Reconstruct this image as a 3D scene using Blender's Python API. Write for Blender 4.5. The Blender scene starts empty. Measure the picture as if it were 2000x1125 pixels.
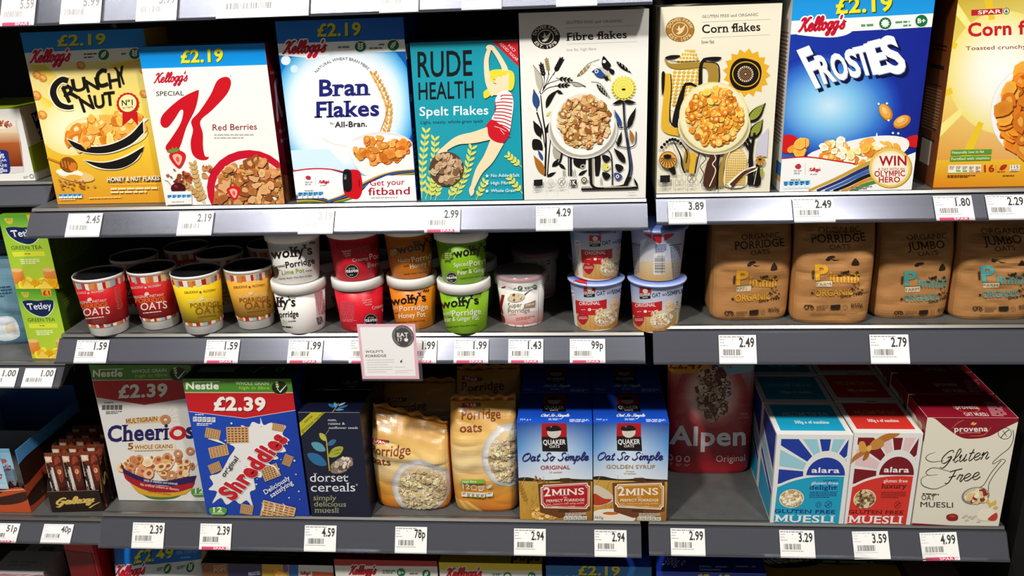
import bpy, bmesh, math, random
from mathutils import Vector, Matrix
from mathutils.geometry import tessellate_polygon
S = bpy.context.scene
COL = S.collection
RAD = math.radians
# ------------------------------------------------------------------ camera
FL = 1650.0                                   # focal length in pixels of the 2000x1125 frame
ZB = 1.20                                     # height of the second shelf's rail above the floor
CAMP = Vector((.8984, -1.2529, .3743 + ZB))
YAW, PIT, ROL = .0876, .3431, -.0372
def cam_axes():
    f = Vector((0, math.cos(PIT), -math.sin(PIT))); u = Vector((0, math.sin(PIT), math.cos(PIT))); x = Vector((1, 0, 0))
    x2 = math.cos(ROL)*x + math.sin(ROL)*u; u2 = -math.sin(ROL)*x + math.cos(ROL)*u
    R = Matrix.Rotation(YAW, 3, 'Z')
    return R @ x2, R @ u2, R @ f
AX, AU, AF = cam_axes()
cd = bpy.data.cameras.new('camera'); cam = bpy.data.objects.new('camera', cd); COL.objects.link(cam)
cd.sensor_fit = 'HORIZONTAL'; cd.sensor_width = 36; cd.lens = FL/2000*36; cd.clip_start = .05
cam.matrix_world = Matrix(((AX.x, AU.x, -AF.x, CAMP.x), (AX.y, AU.y, -AF.y, CAMP.y), (AX.z, AU.z, -AF.z, CAMP.z), (0, 0, 0, 1)))
S.camera = cam
# ------------------------------------------------------------------ world, lamps, exposure
S.view_settings.view_transform = 'Standard'; S.view_settings.look = 'None'
S.view_settings.gamma = 1; S.view_settings.use_curve_mapping = False
S.view_settings.exposure = 0.0
w = bpy.data.worlds.new('shop_air'); S.world = w; w.use_nodes = True
w.node_tree.nodes['Background'].inputs[0].default_value = (1, .97, .93, 1)
w.node_tree.nodes['Background'].inputs[1].default_value = .10
def lamp(name, loc, target, power, size, col=(1, .97, .92), spot=None):
    if spot:
        d = bpy.data.lights.new(name, 'SPOT'); d.spot_size = RAD(spot); d.spot_blend = .5; d.shadow_soft_size = size
    else:
        d = bpy.data.lights.new(name, 'AREA'); d.shape = 'DISK'; d.size = size
    d.energy = power; d.color = col
    o = bpy.data.objects.new(name, d); COL.objects.link(o); o.location = loc
    o.rotation_euler = (Vector(target) - Vector(loc)).to_track_quat('-Z', 'Y').to_euler()
    return o
lamp('ceiling_spotlight', (-.2, -1.75, 3.7), (.6, .0, 1.0), 94, .22)
lamp('ceiling_spotlight', (1.95, -1.7, 3.7), (1.3, .0, 1.0), 54, .22)
pl = lamp('rail_glare_light', (.25, -.86, 3.0), (.25, -.3, 1.2), 19, 2.2)  # unseen area light, added so the upper price rails reflect white
pl.data.shape = 'RECTANGLE'; pl.data.size_y = .32
# ------------------------------------------------------------------ unprojection helpers
def ray(px, py): return (AF*FL + AX*(px-1000) + AU*(562.5-py)).normalized()
def at_y(px, py, Y):
    r = ray(px, py); return CAMP + r*((Y-CAMP.y)/r.y)
def at_z(px, py, z):
    r = ray(px, py); return CAMP + r*((z-CAMP.z)/r.z)
def proj(P):
    d = Vector(P)-CAMP; z = d.dot(AF); return 1000+FL*d.dot(AX)/z, 562.5-FL*d.dot(AU)/z
# ------------------------------------------------------------------ colour and materials
def lin(h):
    if not isinstance(h, str): return tuple(h)
    if len(h) == 3: h = ''.join(c*2 for c in h)
    o = []
    for i in (0, 2, 4):
        c = int(h[i:i+2], 16)/255; o.append(c/12.92 if c <= .04045 else ((c+.055)/1.055)**2.4)
    return tuple(o)
MATS = {}
def mat_print(name, rough=.35, spec=.5, bump=0, bscale=60, coat=0):
    """print ink on a sheet: the printed colours sit on the mesh as a colour attribute"""
    if name in MATS: return MATS[name]
    m = bpy.data.materials.new(name); m.use_nodes = True; n = m.node_tree.nodes; l = m.node_tree.links
    b = n['Principled BSDF']; a = n.new('ShaderNodeAttribute'); a.attribute_name = 'print'
    l.new(a.outputs['Color'], b.inputs['Base Color'])
    b.inputs['Specular IOR Level'].default_value = spec; b.inputs['Coat Weight'].default_value = coat
    b.inputs['Coat Roughness'].default_value = .12
    t = n.new('ShaderNodeTexNoise'); t.inputs['Scale'].default_value = bscale
    tc = n.new('ShaderNodeTexCoord'); l.new(tc.outputs['Object'], t.inputs['Vector'])
    mr = n.new('ShaderNodeMapRange'); mr.inputs[3].default_value = rough*.85; mr.inputs[4].default_value = rough*1.15
    l.new(t.outputs['Fac'], mr.inputs[0]); l.new(mr.outputs[0], b.inputs['Roughness'])
    if bump:
        bp = n.new('ShaderNodeBump'); bp.inputs['Strength'].default_value = bump; bp.inputs['Distance'].default_value = .004
        l.new(t.outputs['Fac'], bp.inputs['Height']); l.new(bp.outputs[0], b.inputs['Normal'])
    MATS[name] = m; return m
def mat_flat(name, col, rough=.4, metal=0, spec=.5, noise=.06, nscale=30, stretch=None, trans=0, alpha=1):
    if name in MATS: return MATS[name]
    m = bpy.data.materials.new(name); m.use_nodes = True; n = m.node_tree.nodes; l = m.node_tree.links
    b = n['Principled BSDF']; c = lin(col)
    t = n.new('ShaderNodeTexNoise'); t.inputs['Scale'].default_value = nscale; t.inputs['Detail'].default_value = 4
    tc = n.new('ShaderNodeTexCoord'); mp = n.new('ShaderNodeMapping')
    if stretch: mp.inputs['Scale'].default_value = stretch
    l.new(tc.outputs['Object'], mp.inputs[0]); l.new(mp.outputs[0], t.inputs['Vector'])
    r = n.new('ShaderNodeValToRGB')
    r.color_ramp.elements[0].position = .3; r.color_ramp.elements[1].position = .7
    r.color_ramp.elements[0].color = (*[x*(1-noise) for x in c], 1); r.color_ramp.elements[1].color = (*[min(1, x*(1+noise)) for x in c], 1)
    l.new(t.outputs['Fac'], r.inputs[0]); l.new(r.outputs[0], b.inputs['Base Color'])
    b.inputs['Roughness'].default_value = rough; b.inputs['Metallic'].default_value = metal
    b.inputs['Specular IOR Level'].default_value = spec; b.inputs['Transmission Weight'].default_value = trans; b.inputs['Alpha'].default_value = alpha
    MATS[name] = m; return m
CARD = mat_print('printed_carton_board', .33, .45)
FILM = mat_print('printed_plastic_film', .3, .5, .12, 45)
PAPER = mat_print('printed_paper', .6, .3)
KRAFT = mat_print('printed_kraft_paper', .55, .35, .35, 38)
PLAST = mat_print('moulded_plastic', .3, .5)
CUP = mat_print('printed_paper_cup', .4, .45)
# ------------------------------------------------------------------ mesh builder
class MB:
    def __init__(s): s.v = []; s.f = []; s.c = []; s.sm = []
    def face(s, pts, cols, smooth=False):
        i = len(s.v); s.v += [tuple(p) for p in pts]; s.f.append(tuple(range(i, i+len(pts))))
        s.c.append([cols]*len(pts) if not isinstance(cols, list) else cols); s.sm.append(smooth)
    def add(s, verts, faces, col, smooth=False):
        i = len(s.v); s.v += [tuple(p) for p in verts]
        for f in faces:
            s.f.append(tuple(i+k for k in f)); s.c.append([col]*len(f)); s.sm.append(smooth)
    def box(s, x0, x1, y0, y1, z0, z1, col, bevel=0):
        if bevel:
            bm = bmesh.new(); bmesh.ops.create_cube(bm, size=1)
            for v in bm.verts: v.co = Vector(((x0+x1)/2+v.co.x*(x1-x0), (y0+y1)/2+v.co.y*(y1-y0), (z0+z1)/2+v.co.z*(z1-z0)))
            bmesh.ops.bevel(bm, geom=bm.edges[:], offset=bevel, segments=2, affect='EDGES', profile=.6)
            bm.verts.index_update(); s.add([v.co[:] for v in bm.verts], [[v.index for v in f.verts] for f in bm.faces], col); bm.free(); return
        v = [(x, y, z) for z in (z0, z1) for y in (y0, y1) for x in (x0, x1)]
        s.add(v, [(0, 2, 3, 1), (4, 5, 7, 6), (0, 1, 5, 4), (2, 6, 7, 3), (0, 4, 6, 2), (1, 3, 7, 5)], col)
    def lathe(s, prof, col, n=40, cx=0, cy=0, z=0, cap0=True, cap1=True):
        """prof: list of (radius, height[, colour])"""
        vs = []; k = len(prof); i0 = len(s.v)
        for p in prof:
            for a in range(n):
                t = 2*math.pi*a/n; vs.append((cx+p[0]*math.sin(t), cy-p[0]*math.cos(t), z+p[1]))
        s.v += vs
        for j in range(k-1):
            c = lin(prof[j][2]) if len(prof[j]) > 2 else col
            for a in range(n):
                b = (a+1) % n
                s.f.append((i0+j*n+a, i0+j*n+b, i0+(j+1)*n+b, i0+(j+1)*n+a)); s.c.append([c]*4); s.sm.append(True)
        if cap0: s.f.append(tuple(i0+a for a in reversed(range(n)))); s.c.append([col]*n); s.sm.append(False)
        if cap1: s.f.append(tuple(i0+(k-1)*n+a for a in range(n))); s.c.append([col]*n); s.sm.append(False)
    def sweep(s, prof, x0, x1, col):
        """closed profile of (y, z) points swept along x"""
        n = len(prof); v = [(x0, p[0], p[1]) for p in prof] + [(x1, p[0], p[1]) for p in prof]
        s.add(v, [(i, (i+1) % n, n+(i+1) % n, n+i) for i in range(n)] + [tuple(reversed(range(n))), tuple(range(n, 2*n))], col)
    def build(s, name, mat, parent=None, loc=None):
        me = bpy.data.meshes.new(name); me.from_pydata(s.v, [], s.f)
        at = me.color_attributes.new('print', 'FLOAT_COLOR', 'CORNER')
        buf = []
        for c in s.c:
            for k in c: buf += [k[0], k[1], k[2], 1.0]
        at.data.foreach_set('color', buf)
        me.polygons.foreach_set('use_smooth', s.sm)
        me.materials.append(mat); me.validate(); me.update()
        o = bpy.data.objects.new(name, me); COL.objects.link(o)
        if parent: o.parent = parent
        if loc: o.location = loc
        return o
def fixn(o):
    bm = bmesh.new(); bm.from_mesh(o.data); bmesh.ops.recalc_face_normals(bm, faces=bm.faces[:]); bm.to_mesh(o.data); bm.free(); return o
def tag(o, label, cat, group=None):
    o['label'] = label; o['category'] = cat
    if group: o['group'] = group
    return o
def thing(name, label, cat, loc=(0, 0, 0), yaw=0, group=None):
    o = bpy.data.objects.new(name, None); COL.objects.link(o); o.empty_display_size = .02
    o.location = loc; o.rotation_euler = (0, 0, yaw); return tag(o, label, cat, group)
def dup(root, loc, label, yaw=None):
    r = root.copy(); COL.objects.link(r); r.location = loc; r['label'] = label
    if yaw is not None: r.rotation_euler = (0, 0, yaw)
    for ch in list(root.children):
        c = ch.copy(); COL.objects.link(c); c.parent = r
        for g in list(ch.children):
            d = g.copy(); COL.objects.link(d); d.parent = c
    return r
def structure(o): o['kind'] = 'structure'; return o
# ------------------------------------------------------------------ lettering
TC = {}; FAT = {}
def glyphs(txt, off=0.0, serif=0):
    """outline lettering as (verts, tris, width, cap height)"""
    key = (txt, off, serif)
    if key in TC: return TC[key]
    if 'M' in txt and off > .003:               # the capital with two valleys closes up when fattened: draw its outline
        vs, fs, x = [], [], 0
        def adv(t): return glyphs(t+'I', off)[3]-glyphs('I', off)[3] if t else 0
        for i, part in enumerate(txt.split('M')):
            if i:
                c, w = cap(off), .62+off*2; t = .095+off*2; a0 = x+.06; a1 = a0+w; m = (a0+a1)/2; k = len(vs)
                P = [(a0, 0), (a0, c), (a0+t, c), (m, c*.42), (a1-t, c), (a1, c), (a1, 0), (a1-t, 0), (a1-t, c*.60), (m, c*.08), (a0+t, c*.60), (a0+t, 0)]
                vs += P; fs += [tuple(k+j for j in q) for q in tessellate_polygon([[Vector((*q, 0)) for q in P]])]
                if serif:
                    e, th = .06*serif, .045*serif
                    for xa, xb, ya, yb in ((a0-e, a0+t+e, 0, th), (a1-t-e, a1+e, 0, th), (a0-e, a0, c-th, c), (a1, a1+e, c-th, c)):
                        k = len(vs); vs += [(xa, ya), (xb, ya), (xb, yb), (xa, yb)]; fs.append((k, k+1, k+2, k+3))
                x = a1+.07
            if part:
                g = glyphs(part, off, serif); k = len(vs); vs += [(p[0]+x, p[1]) for p in g[0]]; fs += [tuple(k+j for j in f) for f in g[1]]; x += adv(part)
        xs = [v[0] for v in vs]; TC[key] = (vs, fs, min(xs), max(xs)); return TC[key]
    fat = off if 'g' in txt and off > .003 else 0   # looped letters: thicken by overprinting instead
    cu = bpy.data.curves.new('lettering', 'FONT'); cu.body = txt; cu.offset = 0 if fat else off; cu.resolution_u = 3; cu.space_character = 1+off*2.2; cu.fill_mode = 'FRONT'
    ob = bpy.data.objects.new('lettering', cu); me = ob.to_mesh()
    vs = [(v.co.x, v.co.y) for v in me.vertices]; fs = [tuple(p.vertices) for p in me.polygons]
    if serif:
        cnt = {}
        for f in fs:
            for i in range(len(f)):
                e = (min(f[i], f[i-1]), max(f[i], f[i-1])); cnt[e] = cnt.get(e, 0)+1
        th = .045*serif; ext = .06*serif; nb = {}
        for e, k in cnt.items():
            if k == 1:
                for q in e: nb.setdefault(q, []).append(e)
        def upright(p, e):
            for g in nb[p]:
                if g != e:
                    A, B = vs[g[0]], vs[g[1]]; return abs(A[0]-B[0]) < .3*abs(A[1]-B[1])
            return False
        for (a, b), k in cnt.items():
            if k != 1: continue
            A, B = vs[a], vs[b]
            if abs(A[1]-B[1]) > .004 or not .05 < abs(A[0]-B[0]) < .26: continue
            if not (upright(a, (a, b)) and upright(b, (a, b))): continue
            y = A[1]
            x0, x1 = min(A[0], B[0])-ext, max(A[0], B[0])+ext
            low = None
            for f in fs:
                if a in f and b in f:
                    low = sum(vs[q][1] for q in f)/len(f) > y
            y0, y1 = (y, y+th) if low else (y-th, y)
            if y < -.05: continue
            i = len(vs); vs += [(x0, y0), (x1, y0), (x1, y1), (x0, y1)]; fs.append((i, i+1, i+2, i+3))
    ob.to_mesh_clear(); bpy.data.objects.remove(ob); bpy.data.curves.remove(cu)
    if fat:
        n, k0 = len(fs), list(vs); base = list(fs)
        for dx, dy in ((-1, 0), (1, 0), (0, 1), (0, -1)):
            k = len(vs); vs += [(p[0]+dx*fat*.9, p[1]+dy*fat*.8) for p in k0]; fs += [tuple(k+j for j in f) for f in base]
        FAT[key] = n
    xs = [v[0] for v in vs] or [0, 1]
    r = (vs, fs, min(xs), max(xs)); TC[key] = r; return r
def cap(off):
    g = glyphs('H', off); return max(v[1] for v in g[0])
SCRIPT = {
 'e': (.72, [[(0,.35),(.35,.5),(.55,.8),(.38,1),(.15,.8),(.08,.4),(.25,.05),(.5,.08),(.72,.35)]]),
 'l': (.55, [[(0,.3),(.35,.9),(.5,1.5),(.38,1.85),(.22,1.6),(.15,.8),(.18,.2),(.32,0),(.55,.3)]]),
 'o': (.75, [[(.4,1),(.15,.85),(.05,.4),(.22,.02),(.45,.15),(.55,.6),(.4,1),(.5,.8),(.75,.8)]]),
 'g': (.75, [[(.55,.9),(.3,1),(.08,.7),(.08,.25),(.25,.05),(.45,.3),(.6,1)], [(.6,1),(.5,0),(.38,-.6),(.18,-.75),(.05,-.55),(.2,-.28),(.5,0),(.75,.35)]]),
 's': (.62, [[(0,.2),(.3,.75),(.42,1.1),(.4,.8),(.54,.4),(.45,.05),(.2,0),(.06,.2)]]),
 "'": (.2, [[(.14,1.75),(.08,1.4)]]),
 'K': (1.15, [[(.1,1.5),(.3,1.75),(.55,1.72),(.42,1),(.22,.3),(.0,.05)], [(1.25,1.8),(1.05,1.78),(.7,1.15),(.38,.85)], [(.4,.85),(.62,.8),(.8,.25),(.98,.03),(1.15,.3)]]),
 'a': (.8, [[(.58,.9),(.3,1),(.08,.65),(.1,.2),(.28,.02),(.48,.3),(.6,.95)], [(.6,1),(.5,.3),(.6,.02),(.8,.3)]]),
 't': (.55, [[(.35,1.6),(.2,.6),(.22,.1),(.35,.02),(.55,.3)], [(.02,1.05),(.5,1.12)]]),
 'O': (1.25, [[(.75,1.75),(.3,1.5),(.08,.8),(.25,.1),(.6,.03),(1.0,.5),(1.1,1.2),(.9,1.65),(.6,1.65),(.5,1.4)]]),
 'S': (.98, [[(.95,1.45),(.8,1.75),(.48,1.68),(.4,1.25),(.65,.8),(.65,.3),(.35,0),(.05,.15),(.05,.4)]]),
 'i': (.42, [[(0,.3),(.22,1),(.15,.3),(.24,.02),(.42,.3)], [(.3,1.45),(.31,1.33)]]),
 'm': (1.15, [[(0,.6),(.15,1),(.12,.0)], [(.13,.5),(.35,.98),(.5,.85),(.45,0)], [(.47,.5),(.7,.98),(.85,.8),(.78,.2),(.9,.02),(1.15,.3)]]),
 'p': (.75, [[(0,.6),(.18,1),(.02,-.8)], [(.12,.4),(.35,.98),(.6,.8),(.55,.25),(.3,0),(.12,.2)]]),
 'G': (1.15, [[(.95,1.4),(.85,1.75),(.45,1.55),(.1,.8),(.2,.15),(.5,.05),(.8,.4),(.92,.85)], [(.55,.75),(.95,.88),(.8,0),(.5,-.6),(.15,-.45)]]),
 'x': (.72, [[(.05,.85),(.2,1),(.4,.1),(.55,0),(.72,.3)], [(.65,1),(.05,0)]]),
 'y': (.75, [[(.05,.8),(.15,1),(.15,.3),(.3,.05),(.5,.4),(.62,1)], [(.62,1),(.45,0),(.25,-.7),(.05,-.65),(.2,-.3),(.75,.3)]]),
 'u': (.8, [[(0,.6),(.15,1),(.12,.3),(.25,.02),(.48,.4),(.6,1)], [(.6,1),(.52,.3),(.6,.02),(.8,.3)]]),
 'n': (.78, [[(0,.6),(.15,1),(.1,0)], [(.12,.5),(.4,1),(.55,.8),(.48,.2),(.6,.02),(.78,.3)]]),
 'F': (.95, [[(.15,1.6),(.6,1.72),(1.15,1.8)], [(.62,1.7),(.48,.8),(.3,.1),(.02,.12)], [(.22,.85),(.8,.95)]]),
 'r': (.52, [[(0,.4),(.16,1.05),(.25,.9),(.42,.92),(.3,.3),(.38,.02),(.52,.3)]]),
 'W': (1.4, [[(.1,1.6),(.3,1.7),(.3,.8),(.4,.05),(.75,1.2),(.8,.1),(1.2,1.2),(1.4,1.75)]]),
 'C': (1.0, [[(.95,1.4),(.8,1.75),(.35,1.5),(.1,.7),(.3,.05),(.65,.1),(1.0,.4)]]),
 'f': (.5, [[(0,.3),(.35,1.0),(.48,1.6),(.34,1.8),(.22,1.2),(.1,-.6),(.25,-.3),(.5,.3)]]),
 ' ': (.5, [])}
def crom(pts, n=5, closed=False):
    P = [Vector(p) for p in pts]
    if len(P) < 3 and not closed: return [p[:] for p in P]
    out = []; N = len(P)
    for i in range(N if closed else N-1):
        p1 = P[i]; p2 = P[(i+1) % N]
        p0 = P[i-1] if (i or closed) else p1*2-p2
        p3 = P[(i+2) % N] if (closed or i+2 < N) else p2*2-p1
        for k in range(n):
            t = k/n
            out.append((.5*((2*p1)+(p2-p0)*t+(2*p0-5*p1+4*p2-p3)*t*t+(3*p1-p0-3*p2+p3)*t**3))[:])
    if not closed: out.append(P[-1][:])
    return out
# ------------------------------------------------------------------ print: flat art laid on a sheet
def homog(q):
    """pixel quad TL,TR,BR,BL -> unit square (u right, v up)"""
    (x0, y0), (x1, y1), (x2, y2), (x3, y3) = q
    dx1, dx2, dx3 = x1-x2, x3-x2, x0-x1+x2-x3; dy1, dy2, dy3 = y1-y2, y3-y2, y0-y1+y2-y3
    D = dx1*dy2-dx2*dy1; g = (dx3*dy2-dx2*dy3)/D; h = (dx1*dy3-dx3*dy1)/D
    M = Matrix(((x1-x0+g*x1, x3-x0+h*x3, x0), (y1-y0+g*y1, y3-y0+h*y3, y0), (g, h, 1))).inverted()
    def f(x, y):
        r = M @ Vector((x, y, 1)); return r.x/r.z, 1-r.y/r.z
    return f
class Art:
    def __init__(s, fmap, surf, ur=(0, 1), vr=(0, 1), band=None, eps=1.0e-5, seed=1, fr=None):
        s.fr = fr or (lambda x, y: (x, y)); s.px = fmap if callable(fmap) else homog(fmap); s.surf = surf; s.ur = ur; s.vr = vr; s.band = band
        s.mb = MB(); s.L = 1; s.eps = eps; s.rnd = random.Random(seed)
    def fm(s, x, y): return s.px(*s.fr(x, y))
    def tri(s, pts, cols):
        """pts in art coordinates, cols one colour or one per point"""
        P = []
        cc = cols if isinstance(cols, list) else [cols]*len(pts)
        for p, c in zip(pts, cc):
            u, v = s.fm(p[0], p[1]); P.append((u, v, *c))
        for k, lo, hi in ((0, *s.ur), (1, *s.vr)):
            for sg, b in ((1, lo), (-1, -hi)):
                if all(sg*p[k] >= b-1e-9 for p in P): continue
                P = s.clip(P, k, sg, b)
                if len(P) < 3: return
        parts = [P]
        if s.band:
            for k, st in ((0, s.band[0]), (1, s.band[1])):
                if not st: continue
                new = []
                for Q in parts:
                    lo = math.floor(min(p[k] for p in Q)/st); hi = math.ceil(max(p[k] for p in Q)/st)
                    for b in range(lo, hi):
                        R = s.clip(s.clip(Q, k, 1, b*st), k, -1, -(b+1)*st) if hi-lo > 1 else Q
                        if len(R) > 2: new.append(R)
                parts = new
        e = s.L*s.eps
        for Q in parts:
            V = [s.surf(p[0], p[1], e) for p in Q]
            n = (Vector(V[1])-Vector(V[0])).cross(Vector(V[2])-Vector(V[0]))
            w = Vector(s.surf(Q[0][0], Q[0][1], e+1))-Vector(V[0])
            C = [p[2:5] for p in Q]
            if n.dot(w) < 0: V.reverse(); C.reverse()
            s.mb.face(V, C, bool(s.band))
    @staticmethod
    def clip(P, k, sg, b):
        out = []
        for i in range(len(P)):
            a, c = P[i-1], P[i]; da, dc = sg*a[k]-b, sg*c[k]-b
            if (da >= 0) != (dc >= 0):
                t = da/(da-dc); out.append(tuple(x+(y-x)*t for x, y in zip(a, c)))
            if dc >= 0: out.append(c)
        return out
    def up(s, n=1): s.L += n
    def poly(s, pts, col, up=True):
        col = lin(col)
        if up: s.up()
        if len(pts) == 3: s.tri(pts, col); return
        for t in tessellate_polygon([[Vector((p[0], p[1], 0)) for p in pts]]): s.tri([pts[i] for i in t], col)
    def flat(s, pts): return [(pts[i], pts[i+1]) for i in range(0, len(pts), 2)]
    def P(s, col, *xy): s.poly(s.flat(xy), col)                       # polygon
    def B(s, col, *xy, n=4): s.poly(crom(s.flat(xy), n, True), col)   # smooth blob
    def R(s, col, x0, y0, x1, y1): s.poly([(x0, y0), (x1, y0), (x1, y1), (x0, y1)], col)
    def grad(s, pts, cols, n=8):
        """four-corner gradient patch TL,TR,BR,BL"""
        s.up(); c = [lin(k) for k in cols]; q = [Vector(p) for p in pts]
        def at(a, b):
            top = q[0].lerp(q[1], a); bot = q[3].lerp(q[2], a); p = top.lerp(bot, b)
            return p[:], tuple((c[0][k]*(1-a)+c[1][k]*a)*(1-b)+(c[3][k]*(1-a)+c[2][k]*a)*b for k in range(3))
        for i in range(n):
            for j in range(n):
                z = [at(i/n, j/n), at((i+1)/n, j/n), at((i+1)/n, (j+1)/n), at(i/n, (j+1)/n)]
                s.tri([t[0] for t in z], [t[1] for t in z])
    def rad(s, cx, cy, rx, ry, stops, n=32, rot=0):
        """radial gradient, stops [(radius fraction, colour)...] from the centre out"""
        s.up(); st = [(r, lin(c)) for r, c in stops]; ca, sa = math.cos(rot), math.sin(rot)
        def pt(r, a):
            x, y = rx*r*math.cos(a), ry*r*math.sin(a); return cx+x*ca-y*sa, cy+x*sa+y*ca
        for (r0, c0), (r1, c1) in zip(st, st[1:]):
            for k in range(n):
                a, b = 2*math.pi*k/n, 2*math.pi*(k+1)/n
                if r0 == 0: s.tri([pt(0, 0), pt(r1, a), pt(r1, b)], [c0, c1, c1])
                else: s.tri([pt(r0, a), pt(r1, a), pt(r1, b), pt(r0, b)], [c0, c1, c1, c0])
    def E(s, col, cx, cy, rx, ry=None, rot=0, n=24, a0=0, a1=360):
        ry = ry or rx; ca, sa = math.cos(RAD(rot)), math.sin(RAD(rot)); pts = []
        full = a1-a0 >= 360
        for k in range(n + (0 if full else 1)):
            t = RAD(a0+(a1-a0)*k/n); x, y = rx*math.cos(t), ry*math.sin(t); pts.append((cx+x*ca-y*sa, cy+x*sa+y*ca))
        s.poly(pts, col)
    def ring(s, col, cx, cy, r, wd, ry=None, a0=0, a1=360):
        ry = ry or r; n = 30
        pts = [(cx+r*math.cos(RAD(a0+(a1-a0)*k/n)), cy+ry*math.sin(RAD(a0+(a1-a0)*k/n))) for k in range(n+1)]
        s.stroke(col, pts, wd, smooth=False)
    def stroke(s, col, pts, wd, smooth=True, up=True, n=5, nib=None):
        """ribbon along points; wd a width or (start, mid, end)"""
        if isinstance(pts[0], (int, float)): pts = s.flat(pts)
        c = lin(col)
        if up: s.up()
        p = [Vector(k[:2]) for k in (crom(pts, n) if smooth else pts)]; m = len(p)
        if m < 2: return
        Lp = []
        for i in range(m):
            d = p[min(i+1, m-1)]-p[max(i-1, 0)]
            if d.length < 1e-9: d = Vector((1, 0))
            d.normalize(); t = i/(m-1)
            wv = wd if isinstance(wd, (int, float)) else (wd[0]+(wd[1]-wd[0])*t*2 if t < .5 else wd[1]+(wd[2]-wd[1])*(t*2-1))
            if nib is not None: wv *= .45+.55*abs(d.x*math.sin(nib)-d.y*math.cos(nib))
            nn = Vector((-d.y, d.x))*wv/2; Lp.append((p[i]+nn, p[i]-nn))
        L0 = s.L
        for i in range(m-1):
            s.L = L0+(i % 3)*.22; s.tri([Lp[i][0][:], Lp[i+1][0][:], Lp[i+1][1][:]], c); s.tri([Lp[i][0][:], Lp[i+1][1][:], Lp[i][1][:]], c)
        s.L = L0
    def T(s, txt, x0, y0, x1, y1, h, col, off=.0, serif=0, shear=0, warp=None, hi=None):
        """lettering from baseline start to baseline end, cap height h in art units"""
        g = glyphs(txt, off, serif); c = lin(col); s.up()
        d = Vector((x1-x0, y1-y0)); L = d.length; d /= L; nrm = Vector((d.y, -d.x)); sx = L/(g[3]-g[2]); sy = h/cap(off)
        pts = []
        for x, y in g[0]:
            a, b = (x-g[2])*sx + shear*y*sy, y*sy
            if warp: a, b = warp(a/L, b, L)
            p = Vector((x0, y0))+d*a+nrm*b; pts.append(p[:])
        n = FAT.get((txt, off, serif)); L0 = s.L
        for k, f in enumerate(g[1]):
            if n: s.L = L0+.2*(k//n)
            s.tri([pts[i] for i in f], c)
        s.L = L0+(1 if n else 0)
    def arc(s, txt, cx, cy, r, a0, a1, h, col, off=0, serif=0, inside=False):
        """lettering round a circle, from angle a0 to a1 (degrees, clockwise from the top)"""
        g = glyphs(txt, off, serif); c = lin(col); s.up(); sy = h/cap(off); W = g[3]-g[2]; pts = []
        for x, y in g[0]:
            a = RAD(a0+(a1-a0)*(x-g[2])/W); rr = r-y*sy if inside else r+y*sy
            pts.append((cx+rr*math.sin(a), cy-rr*math.cos(a)))
        for f in g[1]: s.tri([pts[i] for i in f], c)
    def script(s, txt, x0, y0, x1, y1, xh, col, wd, shear=.35, nib=None, edge=None, ew=0):
        """joined handwriting; xh = x-height, wd = pen width"""
        adv = sum(SCRIPT[c][0] for c in txt); d = Vector((x1-x0, y1-y0)); L = d.length; d /= L; nrm = Vector((d.y, -d.x)); sx = L/adv
        for cl, w in ([(edge, wd+ew)] if edge else [])+[(col, wd)]:
            s.up(); a = 0
            for ch in txt:
                for st in SCRIPT[ch][1]:
                    pts = [(Vector((x0, y0))+d*((a+p[0])*sx+shear*p[1]*xh)+nrm*(p[1]*xh))[:] for p in st]
                    s.L += .35; s.stroke(cl, pts, w, up=False, n=4, nib=nib)
                    s.L += .5
                    if nib is None:
                        for q in (pts[0], pts[-1]):
                            s.poly([(q[0]+w/2*math.cos(k*1.047), q[1]+w/2*math.sin(k*1.047)) for k in range(6)], cl, up=False); s.L += .1
                a += SCRIPT[ch][0]
    def micro(s, x0, y0, x1, y1, h, col, rows=1, lead=1.7):
        """print too small to read: broken rules"""
        c = lin(col); s.up(); d = Vector((x1-x0, y1-y0)); L = d.length; d /= L; nr = Vector((-d.y, d.x))
        for r in range(rows):
            a = 0; o = Vector((x0, y0))+nr*(r*h*lead); LL = L*(1 if r < rows-1 else .75)
            while a < LL:
                wd = min(h*s.rnd.uniform(1.5, 4.5), LL-a); p, q = o+d*a, o+d*(a+wd)
                s.tri([p[:], q[:], (q+nr*h)[:], (p+nr*h)[:]], c); a += wd+h*.6
    def bars(s, x0, y0, x1, y1, h, col='222'):
        """barcode, baseline start to end, height h"""
        c = lin(col); s.up(); d = Vector((x1-x0, y1-y0)); L = d.length; d /= L; nr = Vector((d.y, -d.x)); a = 0
        while a < L:
            wd = L/80*s.rnd.choice((1, 1, 2, 3)); p = Vector((x0, y0))+d*a; q = p+d*wd
            s.tri([p[:], q[:], (q+nr*h)[:], (p+nr*h)[:]], c); a += wd+L/80*s.rnd.choice((1, 1, 2, 2, 3))
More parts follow.
